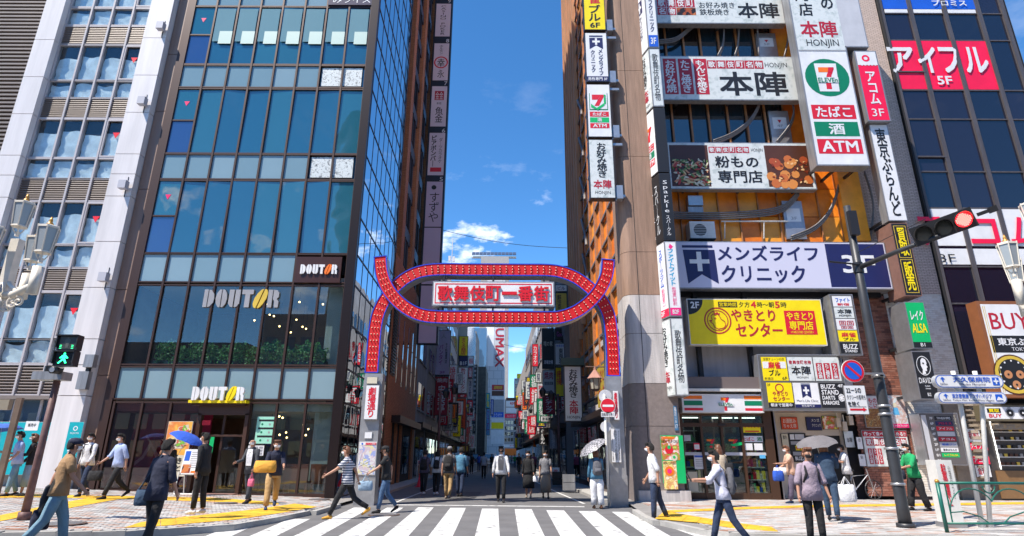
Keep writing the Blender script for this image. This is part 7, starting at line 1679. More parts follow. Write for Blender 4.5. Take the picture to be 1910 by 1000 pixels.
MB().box(x0, SDp - .35, zm + .01, x1, SDp - .2, z1).box(x0, SDp - .35, z0, x1, SDp - .2, zm - .01).box(x0 + .02, SDp - .33, z0 + .02, x1 - .02, SDp - .21, z1 - .02).build('housing', M_dark, t)
for (a, b) in ((zm + .01, z1), (z0, zm - .01)):
    MB().box(x0 - .005, SDp - .42, b - .02, x1 + .005, SDp - .34, b).box(x0 - .01, SDp - .40, a + .05, x0 + .01, SDp - .34, b).box(x1 - .01, SDp - .40, a + .05, x1 + .01, SDp - .34, b).build('hood', M_dark, t)
M_on = mat('signal_green_lit', (.03, 1, .35), .4, emit=1.8); M_off = mat('signal_off', (.05, .055, .05), .3)
p = Panel(t, (x0, SDp - .352, z1), (x1 - x0, 0, 0), (0, 0, z0 - z1))
def walker(p, v0, m_, walk):
    q = lambda a, b: (a, v0 + b * .42)
    p.disc(.5, v0 + .42 * .16, .035, m_, 'figure', 2)
    body = [(.44, .24), (.56, .24), (.60, .3), (.72, .48), (.67, .53), (.56, .4), (.57, .56), (.68, .86), (.6, .9), (.5, .64), (.4, .74), (.3, .92), (.23, .86), (.36, .66), (.43, .5), (.42, .4), (.34, .52), (.27, .48), (.38, .3)] if walk else [(.4, .24), (.6, .24), (.64, .34), (.64, .56), (.58, .58), (.57, .92), (.43, .92), (.42, .58), (.36, .56), (.36, .34)]
    # star shaped around the chest: build as a fan of triangles
    P = [p.at(*q(a, b), .008) for a, b in body]; c = p.at(*q(.5, .45), .008); mm = MB().add(P + [c], [(i, (i + 1) % len(P), len(P)) for i in range(len(P))]); mm.build('figure', m_, p.p)
p.rect(.1, .05, .9, .45, M_off, 'lens_panel'); p.rect(.1, .55, .9, .95, mat('lens_black', (.01, .012, .012), .2), 'lens_panel')
walker(p, .03, mat('figure_off', (.09, .1, .09), .4), False); walker(p, .54, M_on, True)
for u in (.16, .74):
    for v in (.33, .38, .43): p.rect(u, v, u + .1, v + .012, M_on, 'timer_bar', 3)
c = W(104, 691, SDp - .3)
t = thing('speaker_unit', 'small round sounder under the pedestrian signal', 'speaker', c); MB().tube([c + Vector((0, -.1, 0)), c + Vector((0, .12, 0))], [.075, .06], 14).build('casing', M_dark, t, True); MB().tube([c + Vector((0, -.105, 0)), c + Vector((0, -.09, 0))], .05, 12).build('grille', M_steel, t)
# --- metal shelter frame, far left
t = thing('shelter_frame', 'bronze metal frame of a shelter at the left edge', 'shelter', W(10, 865, 9.2))
D_ = 9.2; x0 = px_x(19, 800, D_); MB().box(x0 - .03, D_, gz(x0) - .2, x0 + .06, D_ + .05, px_z(742, 20, D_)).build('post', mat('shelter_bronze', (.26, .18, .13), .35, .4, var=.3), t)
MB().box(x0 - 3, D_ + .02, px_z(764, 20, D_), x0 - .14, D_ + .1, px_z(745, 20, D_)).build('top_beam', mat('shelter_beige', (.4, .33, .24), .35, .4), t); MB().box(x0 - .25, D_ - .12, gz(x0) - .2, x0 + .28, D_ + .28, gz(x0) + .02).build('foot', M_pole, t)
# --- banners on the white building's shopfront
p, t, bb = board('shop_banner', 'wide turquoise shop banner with large white letters', -60, 122, 787, 886, DF - .12, .04, 'teal', M_wmetal, .01, 'banner')
f = lambda a, b, c, d: ((a + 60) / 182, (b - 787) / 99, (c + 60) / 182, (d - 787) / 99)
p.text('ILUMA', f(75, 800, 116, 815), 'white', -.01); p.text('IQOS', f(78, 791, 93, 796), 'white'); p.text('THE NEW', f(100, 816, 114, 819), 'white'); p.rect(*f(37, 785, 62, 803), 'white', 'notice', 2); p.text('販売中', f(42, 789, 57, 796), 'black', .01, lv=3)
for a in (72, 80, 88): p.poly([f(a, 860, 0, 0)[:2], f(a - 1, 832, 0, 0)[:2], f(a + 2, 824, 0, 0)[:2], f(a + 6, 822, 0, 0)[:2], f(a + 6, 835, 0, 0)[:2], f(a + 4, 860, 0, 0)[:2]], ['lightgrey', 'grey', 'navy'][(a - 72) // 8], 'device_print', 3)
p, t, bb = board('vertical_banner', 'narrow turquoise vertical banner with white characters at the white pilaster', 119, 146, 787, 889, DF - .35, .03, 'teal', M_wmetal, .005, 'banner')
p.disc(.5, .12, .045, 'white', lv=2, r0=.028); p.text('IQOS', (.2, .19, .8, .23), 'white'); p.text('販売中', (.25, .3, .78, .92), 'white', .02, True)
# --- poster stand of the coffee shop
p, t, bb = board('hanging_poster', 'tall orange food poster with brush characters by the coffee shop door', 306, 352, 786, 889, DF - .4, .03, photo_mat('hotdog_poster', [(.75, .25, .04), (.8, .45, .08), (.7, .2, .05), (.78, .62, .3), (.8, .35, .05)], 2.5, 'noise'), M_wmetal, .01, 'poster')
p.poly([(.45, .1), (.85, .05), (.95, .3), (.75, .5), (.4, .5), (.35, .3)], 'cream', 'bun_print', 2); p.rect(.0, .62, 1, 1, 'cream', 'lower_part', 2)
clumps(p, .5, .85, .1, .45, 30, [pr('ham', (.55, .12, .08)), pr('salad', (.2, .45, .05)), pr('mayo', (.7, .6, .35))], .02, .06, 2); p.text('焼き', (.3, .66, .8, .78), 'black', .02, lv=3); p.text('ンと', (.3, .8, .8, .91), 'black', .02, lv=3); p.disc(.35, .6, .05, 'yellow', lv=4)
sd_ = DF - 1.2; x0, x1, z0, z1 = pxbox(338, 372, 838, 886, sd_); g0 = gz(x0)
t = thing('menu_stand', 'white menu stand with food photographs before the coffee shop door', 'sign stand', (x0, sd_, g0))
MB().prism([(x0, sd_, z0), (x1, sd_, z0), (x1, sd_ + .15, z1), (x0, sd_ + .15, z1)], (0, .04, 0)).build('board', M_wmetal, t)
p = Panel(t, (x0 + .02, sd_ + .14 - .012, z1 - .02), (x1 - x0 - .04, 0, 0), (0, -.13, z0 - z1 + .04)); p.rect(0, 0, 1, 1, 'white'); p.rect(.05, .05, .35, .45, 'blue', 'menu_patch', 2); p.rect(.05, .6, .55, .95, M_food2, 'food_photo', 2); p.rect(.6, .86, .95, .95, 'orange', 'menu_patch', 2)
for k in range(8): p.rect(.42, .08 + k * .09, .92, .11 + k * .09, 'grey', 'menu_line', 2)
q = MB()
for x_ in (x0, x1): q.tube([(x_, sd_ - .02, z0 + .1), (x_, sd_ - .12, g0 + .03)], .02, 6).tube([(x_, sd_ + .15, z1), (x_, sd_ + .45, g0 + .03)], .018, 6)
q.tube([(x0, sd_ - .12, g0 + .04), (x1, sd_ - .12, g0 + .04)], .02, 6); q.build('legs', M_wmetal, t)
# street stands further in
for (lbl, a, b, c, d, D, fc, s_, cl_) in (('white poster stand with red print at the right kerb of the street', 1030, 1044, 872, 903, 31, 'white', '飲み放題', 'red'), ('pale menu stand far along the left kerb', 862, 873, 855, 872, 62, 'cream', '酒', 'red'), ('white and red small sign low at the left kerb', 778, 788, 858, 868, 39, 'white', 'P', 'red')):
    p, t, bb = board('poster_stand', lbl, a, b, c, d, D, .06, fc, M_wmetal, .02, 'sign stand'); p.text(s_, (.2, .1, .8, .9), cl_, .01, len(s_) > 1); MB().box(bb[0], D, 0.1, bb[0] + .05, D + .05, bb[2]).box(bb[1] - .05, D, .1, bb[1], D + .05, bb[2]).build('leg', M_wmetal, t)
# street lamps with paired lanterns in the street
def twin_lamp(lbl, px, D, ptop, arm, lamps):
    x = px_x(px, 850, D); zt = W(px, ptop, D).z; t = thing('street_lamp', lbl, 'street lamp', (x, D, 0))
    MB().tube([(x, D, 0), (x, D, zt)], [.09, .06], 8).build('post', M_rust, t, True)
    ex = px_x(arm, ptop, D); MB().tube([(x, D, zt - .1), ((x + ex) / 2, D, zt + .12), (ex, D, zt + .1)], .035, 6).build('arm', M_dark, t)
    for l in lamps:
        c = W(l[0], l[1], D); MB().rings([(c.x, c.y, c.z - .25, .12, .12), (c.x, c.y, c.z + .1, .2, .2), (c.x, c.y, c.z + .3, .04, .04)], 6).build('lantern', M_dark, t)
        MB().tube([c + Vector((0, 0, .3)), Vector((c.x, c.y, zt + .1))], .015, 5).build('hanger', M_dark, t)
twin_lamp('dark brown street lamp with two lanterns on the left side of the street', 817, 33, 728, 852, ((832, 734), (848, 727)))
twin_lamp('dark street lamp with two lanterns in front of the right hand signs', 1043, 34, 735, 1012, ((1012, 732), (1028, 738)))
twin_lamp('farther small street lamp with one lantern on the right', 1016, 60, 757, 988, ((990, 766),))
twin_lamp('farther small street lamp with one lantern on the left', 868, 60, 760, 880, ((880, 765),))
c = G(783, 908, .1); t = thing('traffic_cone', 'small red traffic cone by the left wall of the street', 'cone', c); MB().rings([(c.x, c.y, c.z, .17, .17), (c.x, c.y, c.z + .03, .15, .15), (c.x, c.y, c.z + .6, .03, .03)], 10).build('cone_body', C('red'), t, True); MB().box(c.x - .2, c.y - .2, c.z - .01, c.x + .2, c.y + .2, c.z + .02).build('base', C('red'), t)
# wires
def wire(lbl, A, B_, sag, r=.012):
    P = [A.lerp(B_, i / 12) + Vector((0, 0, -sag * math.sin(math.pi * i / 12))) for i in range(13)]; o = MB().tube(P, r, 5).build('overhead_wire', M_dark); tag(o, lbl, 'wire')
wire('long thin wire crossing the sky above the arch from the left sign tower', W(820, 428, 60), W(1066, 463, 60), .5, .03)
wire('thin wire crossing the gap of sky under the arch', W(930, 640, 90), W(1012, 648, 90), .4, .03)
# vehicles in the street
def van(lbl, px, py, ang, body, D=None):
    c = G(px, py, 0); s = c; t = thing('parked_van', lbl, 'van', c); mb_ = mat('van_' + body, {'white': (.6, .6, .6), 'dark': (.05, .05, .07)}[body], .25); x, y = c.x, c.y
    q = MB(); w, h, L = .82, 1.85, 3.6
    pts = [(x - w, y, .35), (x + w, y, .35), (x + w, y, .95), (x + w * .92, y + .5, h), (x - w * .92, y + .5, h), (x - w, y, .95)]
    prof = [(0, .3), (0, .95), (.35, 1.15), (.8, h), (L, h), (L, .3)]
    q.prism([(x - w, y + a, b) for a, b in prof], (2 * w, 0, 0)); q.build('body', mb_, t)
    MB().quad((x - w * .85, y + .36, 1.2), (x + w * .85, y + .36, 1.2), (x + w * .8, y + .74, h - .08), (x - w * .8, y + .74, h - .08)).build('windscreen', M_sided, t)
    for sx_ in (-1, 1):
        MB().box(x + sx_ * .6 - .13, y - .02, .72, x + sx_ * .6 + .13, y + .03, .9).build('headlight', M_steel, t)
        for yy in (.6, 2.9): MB().tube([(x + sx_ * w - .1 * sx_, y + yy, .3), (x + sx_ * (w + .02), y + yy, .3)], .3, 14).build('wheel', M_dark, t)
        MB().box(x + sx_ * w, y + .9, 1.15, x + sx_ * (w + .01), y + 1.7, 1.65).build('side_window', M_sided, t); MB().box(x + sx_ * (w + .02), y + .5, 1.1, x + sx_ * (w + .18), y + .6, 1.35).build('mirror', M_dark, t)
    MB().box(x - .25, y - .02, .4, x + .25, y, .52).build('number_plate', C('white'), t); MB().box(x - w, y - .03, .3, x + w, y + .02, .42).build('bumper', M_dark, t)
van('pale delivery van facing us at the far end of the street', 912, 872, 0, 'white')
van('dark van parked far along the left side of the street', 884, 866, 0, 'dark')
def scooter(lbl, x, y, z, ang):
    t = thing('bicycle', lbl, 'bicycle', (x, y, z)); c_, s_ = math.cos(R(ang)), math.sin(R(ang)); P = lambda a, h: Vector((x + a * c_, y + a * s_, z + h))
    for a in (-.52, .52):
        MB().tube([P(a + .31 * math.cos(R(k)), .32 + .31 * math.sin(R(k))) for k in range(0, 361, 20)], .018, 6, caps=False).build('wheel', M_dark, t)
        q = MB(); 
        for k in range(0, 180, 30): q.tube([P(a + .3 * math.cos(R(k)), .32 + .3 * math.sin(R(k))), P(a - .3 * math.cos(R(k)), .32 - .3 * math.sin(R(k)))], .003, 4)
        q.build('spokes', M_steel, t)
    MB().tube([P(-.52, .32), P(-.15, .32), P(.38, .8), P(-.2, .75), P(-.15, .32)], .02, 6).tube([P(-.52, .32), P(-.2, .75), P(-.22, .9)], .016, 6).tube([P(.52, .32), P(.36, 1.0)], .018, 6).build('frame', C('red') if 'red' in lbl else M_steel, t)
    MB().ball(tuple(P(-.23, .93)), .13, .06, .035).build('saddle', M_dark, t); MB().tube([P(.36, 1.0) + Vector((-.25 * s_, .25 * c_, .04)), P(.36, 1.0), P(.36, 1.0) + Vector((.25 * s_, -.25 * c_, .04))], .015, 6).build('handlebar', M_dark, t)
c = G(905, 884, 0); scooter('bicycle ridden by a distant person in the middle of the street', c.x, c.y, 0, 80)
c = GP(1600, 934); scooter('dark bicycle leaning at the brick wall beside the stair entrance', px_x(1606, 900, RD - .5), RD - .35, gz(c.x), 8)
# far leafy planters and goods on the kerb
for i, (px, py, lbl) in enumerate(((1040, 905, 'black crate stack at the right kerb under the poster stand'), (834, 905, 'dark crates at the left kerb of the street'), (1062, 915, 'grey rubbish bin by the right wall of the street'))):
    c = G(px, py, .1); t = thing('kerb_crate', lbl, 'crate', c)
    for k in range(2): MB().box(c.x - .25, c.y, c.z + k * .32, c.x + .25, c.y + .4, c.z + .3 + k * .32).build('crate_body', M_dark if i != 2 else M_frame, t)
# ================================================================== PEOPLE
SK = mat('skin', (.42, .22, .145), .55, var=.08, scale=8); HAIRB = mat('hair_black', (.014, .012, .011), .8, bump=1, scale=30); HAIRBR = mat('hair_brown', (.13, .05, .022), .5, var=.3, scale=20); HAIRG = mat('hair_grey', (.25, .24, .23), .6)
MASKW = mat('mask_white', (.75, .76, .78), .7); MASKB = mat('mask_black', (.015, .015, .018), .7); EYE = mat('eye_dark', (.01, .008, .008), .3)
def cloth(n, c, v=.15): return mat('cloth_' + n, c, .9, var=.3, scale=1.3, bump=1.0)
CL = {'tan': (.33, .20, .10), 'navy': (.016, .02, .045), 'black': (.014, .014, .016), 'white': (.66, .66, .68), 'lav': (.60, .60, .72), 'blueshirt': (.36, .45, .70), 'jeans': (.06, .12, .23), 'lightjeans': (.16, .28, .36), 'darkjeans': (.02, .035, .08),
      'suit': (.05, .055, .065), 'khaki': (.42, .27, .12), 'mustard': (.60, .30, .04), 'grey': (.10, .10, .115), 'midgrey': (.2, .2, .215), 'mauve': (.34, .27, .33), 'peach': (.58, .36, .26), 'green': (.01, .30, .10), 'denim': (.07, .20, .32), 'dkdenim': (.03, .06, .11), 'blue': (.02, .08, .42),
      'stripe': (.30, .33, .40), 'beige': (.48, .40, .30), 'brownshoe': (.10, .04, .02), 'skirtblue': (.25, .35, .45), 'pink': (.6, .12, .2), 'purplegrey': (.11, .09, .14), 'taupe': (.28, .22, .17)}
def stripe_mat():
    m = bpy.data.materials.new('cloth_striped'); m.use_nodes = True; n = m.node_tree; b = n.nodes['Principled BSDF']; b.inputs['Roughness'].default_value = .85
    t = n.nodes.new('ShaderNodeTexCoord'); w = n.nodes.new('ShaderNodeTexWave'); w.bands_direction = 'Z'; w.inputs['Scale'].default_value = 5.5; r = n.nodes.new('ShaderNodeValToRGB'); r.color_ramp.interpolation = 'CONSTANT'
    r.color_ramp.elements[0].color = (.05, .07, .13, 1); r.color_ramp.elements[1].color = (.6, .6, .62, 1); r.color_ramp.elements[1].position = .5
    n.links.new(t.outputs['Object'], w.inputs['Vector']); n.links.new(w.outputs['Fac'], r.inputs[0]); n.links.new(r.outputs[0], b.inputs['Base Color']); MATS['cloth_stripes'] = m
stripe_mat()
def CM(k): return MATS['cloth_stripes'] if k == 'stripes' else cloth(k, CL[k])
def skin_mesh(pts, edges, sub=1):
    """continuous body surface grown over a skeleton (points with radii)"""
    me = bpy.data.meshes.new('tmp'); me.from_pydata([p[0] for p in pts], edges, []); o = bpy.data.objects.new('tmp', me); TS.objects.link(o)
    md = o.modifiers.new('s', 'SKIN'); md.use_smooth_shade = True
    for i, p in enumerate(pts):
        sv = me.skin_vertices[0].data[i]; r = p[1]; sv.radius = (r, r) if not isinstance(r, tuple) else r
        sv.use_root = (i == 0)
    sb = o.modifiers.new('u', 'SUBSURF'); sb.levels = sub
    dg = bpy.context.evaluated_depsgraph_get(); ev = o.evaluated_get(dg); m2 = ev.to_mesh()
    V = [v.co.copy() for v in m2.vertices]; F = [tuple(f.vertices) for f in m2.polygons]; ev.to_mesh_clear()
    bpy.data.objects.remove(o); bpy.data.meshes.remove(me); return V, F
def person(label, foot, H=1.7, face=0, legs=(18, -14), knees=(8, 10), arms=((10, 15), (-10, 20)), out=.06, top='black', bottom='black', sleeve='short', shoes='black', hair='short', hairm=None, mask=None, cap=None, skirt=None, wide=1.0, lean=4, topz=None, bald=False, jacket=None, cuff=None, coat=0, slim=1.0, headturn=0, detail=True, sunk=0, legskin=False):
    legs = (legs[0] * .8, legs[1] * .8); s = H / 1.72; P0 = Vector(foot); a = R(face); fwd = Vector((-math.sin(a), math.cos(a), 0)); rt = Vector((math.cos(a), math.sin(a), 0))
    M_ = Matrix((( rt.x * s, fwd.x * s, 0, P0.x), (rt.y * s, fwd.y * s, 0, P0.y), (0, 0, s, P0.z), (0, 0, 0, 1)))
    t = thing('person', label, 'person', P0)
    V = Vector; rot = lambda deg: V((0, math.sin(R(deg)), -math.cos(R(deg))))
    hip = [V((-.095, 0, .92)), V((.095, 0, .92))]; kn, an = [], []
    for i in (0, 1): kn.append(hip[i] + rot(legs[i]) * .43); an.append(kn[i] + rot(legs[i] - knees[i]) * .42)
    dz = .075 - min(an[0].z, an[1].z); sh_ = V((0, 0, dz))
    hip = [p + sh_ for p in hip]; kn = [p + sh_ for p in kn]; an = [p + sh_ for p in an]
    L = math.tan(R(lean)); lv = lambda p: V((p[0], p[1] + (p[2] - .95) * L, p[2])) + sh_
    pel = lv((0, 0, .95)); wst = lv((0, .0, 1.08)); chs = lv((0, 0, 1.28)); nb = lv((0, -.005, 1.46)); nk = lv((0, .015, 1.53)); hc = lv((0, .03, 1.63))
    sho = [lv((-.175, -.0, 1.415)), lv((.175, 0, 1.415))]; elb, wri, hnd = [], [], []
    for i, sg in ((0, -1), (1, 1)):
        A, Bn = arms[i][0], arms[i][1]; o_ = arms[i][2] if len(arms[i]) > 2 else out
        d1 = (rot(A) + V((sg * o_ * 2.2, 0, 0))).normalized(); d2 = (rot(A + Bn) + V((sg * (o_ - (arms[i][3] if len(arms[i]) > 3 else 0)) * 1.2, 0, 0))).normalized()
        elb.append(sho[i] + d1 * .28); wri.append(elb[i] + d2 * .25); hnd.append((wri[i], d2))
    pts = [(pel, (.15, .11)), (wst, (.135, .1)), (chs, (.15, .105)), (nb, (.09, .07)), (nk, .052), (hc - V((0, -.0, .055)), (.066, .072)), (hc + V((0, 0, .01)), (.078, .094)), (hc + V((0, -.005, .07)), (.066, .08))]
    ed = [(0, 1), (1, 2), (2, 3), (3, 4), (4, 5), (5, 6), (6, 7)]
    for i in (0, 1):
        b = len(pts); pts += [(hip[i], .09), (kn[i], .058), (kn[i].lerp(an[i], .35), .054), (an[i], .036)]; ed += [(0, b), (b, b + 1), (b + 1, b + 2), (b + 2, b + 3)]
        b = len(pts); w, d2 = hnd[i]; pts += [(sho[i], .055), (elb[i], .040), (w, .027), (w + d2 * .05, (.036, .02)), (w + d2 * .09, (.034, .018))]; ed += [(2, b), (b, b + 1), (b + 1, b + 2), (b + 2, b + 3), (b + 3, b + 4)]
    Vv, Ff = skin_mesh(pts, ed, 1 if detail else 1)
    q = MB(); q.add(Vv, Ff, 0)
    if detail:
        for i in (0, 1):
            w, d2 = hnd[i]; sg = -1 if i == 0 else 1; c = V((sg, 0, 0)); lat = V((0, 1, 0)); lat = (lat - d2 * lat.dot(d2)).normalized(); inn = V((-sg, 0, 0))
            for k, (o_, ln) in enumerate(((-.024, .062), (-.008, .072), (.008, .068), (.023, .052))):
                b = w + d2 * .085 + lat * o_; q.tube([b, b + d2 * ln * .5 + inn * .006, b + d2 * ln * .9 + inn * .026], [.0088, .008, .0055], 5)
            b = w + d2 * .03 + lat * .028; q.tube([b, b + lat * .022 + d2 * .02, b + lat * .026 + d2 * .05 + inn * .01], [.011, .009, .007], 5)
        f = hc; q.tube([f + V((0, .088, .015)), f + V((0, .112, -.018)), f + V((0, .094, -.03))], [.008, .014, .012], 6)
        for sg in (-1, 1): q.tube([f + V((sg * .082, .0, -.03)), f + V((sg * .092, -.005, .0)), f + V((sg * .084, -.005, .025))], [.008, .014, .008], 5)
        for sg in (-1, 1): q.obox(f + V((sg * .032, .092, .022)), V((.014, 0, 0)), V((0, .006, 0)), V((0, 0, .006)), 1); q.obox(f + V((sg * .034, .091, .042)), V((.02, 0, 0)), V((0, .005, 0)), V((0, 0, .004)), 1)
        if not mask: q.obox(f + V((0, .088, -.05)), V((.022, 0, 0)), V((0, .006, 0)), V((0, 0, .004)), 1)
    q.xform(M_).build('body', [SK, EYE], t, True)
    def part(mb, nm, m_, sm=True): return mb.xform(M_).build(nm, m_, t, sm)
    # upper garment: torso ellipse rings plus sleeves
    hemz = (.86 if topz is None else topz); q = MB(); sl = slim
    rg = []
    for z, rx, ry in ((hemz, .196, .146), (1.0, .178, .132), (1.1, .162, .118), (1.25, .178, .125), (1.36, .19, .12), (1.42, .175, .10), (1.465, .10, .075), (1.50, .068, .062)):
        if z < hemz: continue
        c = lv((0, 0, z)); rg.append((c.x, c.y, c.z, rx * sl * (1.0 + (.05 if z < 1.1 else 0)), ry * sl))
    q.rings(rg, 16)
    for i, sg in ((0, -1), (1, 1)):
        se = sho[i] + V((-sg * .02, 0, .005)); r_ = .072 if jacket or wide > 1 else .066
        if sleeve == 'short': q.tube([se + V((-sg * .04, 0, .01)), se, se.lerp(elb[i], .45), se.lerp(elb[i], .78)], [.05, r_, .062, .066], 10)
        elif sleeve == 'half': q.tube([se + V((-sg * .04, 0, .01)), se, se.lerp(elb[i], .6), elb[i], elb[i].lerp(wri[i], .25)], [.05, r_, .064, .062, .062], 10)
        elif sleeve == 'long': q.tube([se + V((-sg * .04, 0, .01)), se, se.lerp(elb[i], .55), elb[i], elb[i].lerp(wri[i], .5), wri[i]], [.05, r_, .058, .052, .046, .040], 10)
    part(q, 'shirt' if not jacket else 'jacket', CM(top))
    if jacket:     # open front showing an inner shirt
        q = MB(); 
        for z0_, z1_, w0, w1 in ((1.0, 1.44, .085, .10),): 
            A = [lv((-w0, .135, z0_)), lv((w0, .135, z0_)), lv((w1, .125, 1.3)), lv((w1 * .8, .10, z1_ + .01)), lv((-w1 * .8, .10, z1_ + .01)), lv((-w1, .125, 1.3))]; q.prism(A, V((0, .006, 0)))
        part(q, 'inner_shirt', CM(jacket), False)
    # lower garment
    q = MB()
    if skirt:
        c0 = lv((0, 0, 1.02)); mid = (an[0] + an[1]) / 2; zb_ = skirt
        q.rings([(mid.x * .6, mid.y * .7, zb_ + dz * 0, .20 * wide, .17 * wide), (0, mid.y * .4, (zb_ + 1) / 2, .20 * wide, .155 * wide), (pel.x, pel.y, pel.z - .04, .175, .13), (c0.x, c0.y, c0.z, .145, .11)], 18)
        part(q, 'skirt', CM(bottom))
    else:
        q.rings([(0, pel.y * .6, pel.z - .15, .165, .12), (0, pel.y, pel.z - .05, .172, .125), (0, pel.y, pel.z + .06, .158, .116)], 14)
        for i in (0, 1):
            hm = an[i] + V((0, 0, .03)); q.tube([hip[i] + V((0, 0, .03)), hip[i].lerp(kn[i], .5), kn[i], kn[i].lerp(an[i], .45), kn[i].lerp(hm, .98)], [.086, .084 * wide, .070 * wide, .064 * wide, .056 * wide ** 1.5], 12)
        part(q, 'trousers', CM(bottom))
    # shoes
    for i in (0, 1):
        q = MB(); c = an[i]; z = c.z - .07; ft = max(-25, min(25, (legs[i] - knees[i]))) ; 
        tilt = 0 if c.z < .12 else -.55 if c.y < 0 else .3
        pts_ = []
        for (yy, zz, w, h) in ((-.075, .035, .022, .025), (-.055, .045, .036, .045), (0, .05, .04, .05), (.06, .038, .046, .036), (.13, .028, .045, .028), (.165, .022, .025, .018)):
            pts_.append((V((c.x, c.y + yy * math.cos(tilt) - 0, c.z - .075 + zz + yy * math.sin(tilt))), (w, h)))
        q.tube([p[0] for p in pts_], [p[1] for p in pts_], 10); part(q, 'shoe', CM(shoes))
    # hair / cap / mask
    hm_ = hairm or HAIRB
    if not bald:
        q = MB(); rr = random.Random(hash(label) % 1000)
        R_ = []; 
        for k in range(9):
            f = k / 8; zz = -.055 + .19 * f; r_ = math.sqrt(max(0, 1 - ((zz - .01) / .125) ** 2)); fr_ = (.0 if zz < .02 else .045 if zz < .05 else .078 if zz < .08 else .2); bk_ = -.112 * r_ - .008; ft_ = min(fr_, .103 * r_); R_.append((hc.x, hc.y + (ft_ + bk_) / 2, hc.z + zz, max(.093 * r_, .004), max((ft_ - bk_) / 2, .004)))
        q.rings(R_, 14)
        if cap is None:
            q.v = [v + V((rr.uniform(-1, 1), rr.uniform(-1, 1), rr.uniform(-1, 1))) * .006 for v in q.v]
            # fringe locks
            for k in range(7):
                g_ = -60 + 20 * k; b = hc + V((.08 * math.sin(R(g_)), .088 * math.cos(R(g_)) - .008, .10)); q.tube([b + V((0, -.02, .02)), b + V((0, .003, -.008)), b + V((.0, .002, -.03 - .012 * rr.random()))], [.018, .014, .005], 5)
        if hair == 'long': q.tube([hc + V((0, -.05, .05)), hc + V((0, -.085, -.08)), hc + V((0, -.085, -.24)), hc + V((0, -.07, -.34))], [(.08, .05), (.105, .045), (.11, .04), (.07, .02)], 12)
        if hair == 'bob': q.rings([(hc.x, hc.y - .035, hc.z - .13, .092, .075), (hc.x, hc.y - .03, hc.z - .03, .1, .09), (hc.x, hc.y - .025, hc.z + .04, .097, .095)], 14)
        part(q, 'hair', hm_)
    if cap:
        q = MB(); q.rings([(hc.x, hc.y - .0, hc.z + .03, .1, .116), (hc.x, hc.y - .005, hc.z + .08, .094, .108), (hc.x, hc.y - .01, hc.z + .125, .06, .07), (hc.x, hc.y - .01, hc.z + .135, .01, .01)], 16)
        q.prism([hc + V((-.085, .06, .035)), hc + V((-.07, .15, .02)), hc + V((0, .185, .015)), hc + V((.07, .15, .02)), hc + V((.085, .06, .035))], V((0, 0, .012))); part(q, 'cap', CM(cap))
    if mask:
        q = MB(); rows_ = ((-.068, .055, .066, 0), (-.048, .072, .094, 0), (-.03, .079, .106, 0), (-.004, .08, .103, 0)); n_ = 9; b = 0
        for (zz, rx, ry, _) in rows_:
            for k in range(n_): g_ = R(20 + 140 * k / (n_ - 1)); q.v.append(hc + V((rx * math.cos(g_) * 1.06, ry * math.sin(g_) * 1.04 + .004, zz)))
        for j in range(3):
            for k in range(n_ - 1): q.f.append((j * n_ + k, j * n_ + k + 1, (j + 1) * n_ + k + 1, (j + 1) * n_ + k)); q.mi.append(0)
        part(q, 'face_mask', MASKW if mask == 'w' else MASKB)

    W_ = lambda p: M_ @ p
    return dict(t=t, hand=[W_(hnd[i][0] + hnd[i][1] * .11) for i in (0, 1)], M=M_, lv=lv, hc=W_(hc), sho=sho, pel=pel, s=s)
def backpack(pp, label, m_, side=0, big=1.0):
    M_ = pp['M']; lv = pp['lv']; c = lv((side, -.19, 1.2)); t = thing('backpack', label, 'backpack', M_ @ c)
    q = MB().tube([c + Vector((0, 0, -.23 * big)), c + Vector((0, 0, -.19 * big)), c + Vector((0, 0, 0)), c + Vector((0, 0, .16 * big)), c + Vector((0, 0, .22 * big))], [(.10, .04), (.155 * big, .075), (.15 * big, .08), (.12 * big, .065), (.05, .03)], 12); q.xform(M_).build('bag_body', CM(m_), t, True)
    q = MB().tube([c + Vector((0, -.07, -.17)), c + Vector((0, -.085, -.1)), c + Vector((0, -.075, -.02))], [(.09, .015), (.10, .03), (.09, .01)], 10); q.xform(M_).build('pocket', CM(m_), t, True)
    for sg in (-1, 1):
        if side and sg * side < 0: continue
        q = MB().tube([lv((sg * .09, -.13, 1.1)), lv((sg * .1, -.12, 1.38)), lv((sg * .105, -.04, 1.475)), lv((sg * .11, .08, 1.42)), lv((sg * .12, .135, 1.28)), lv((sg * .15, .06, 1.12)), lv((sg * .13, -.12, 1.05))], [(.022, .008)] * 7, 6); q.xform(M_).build('strap', CM(m_), t, True)
    return t
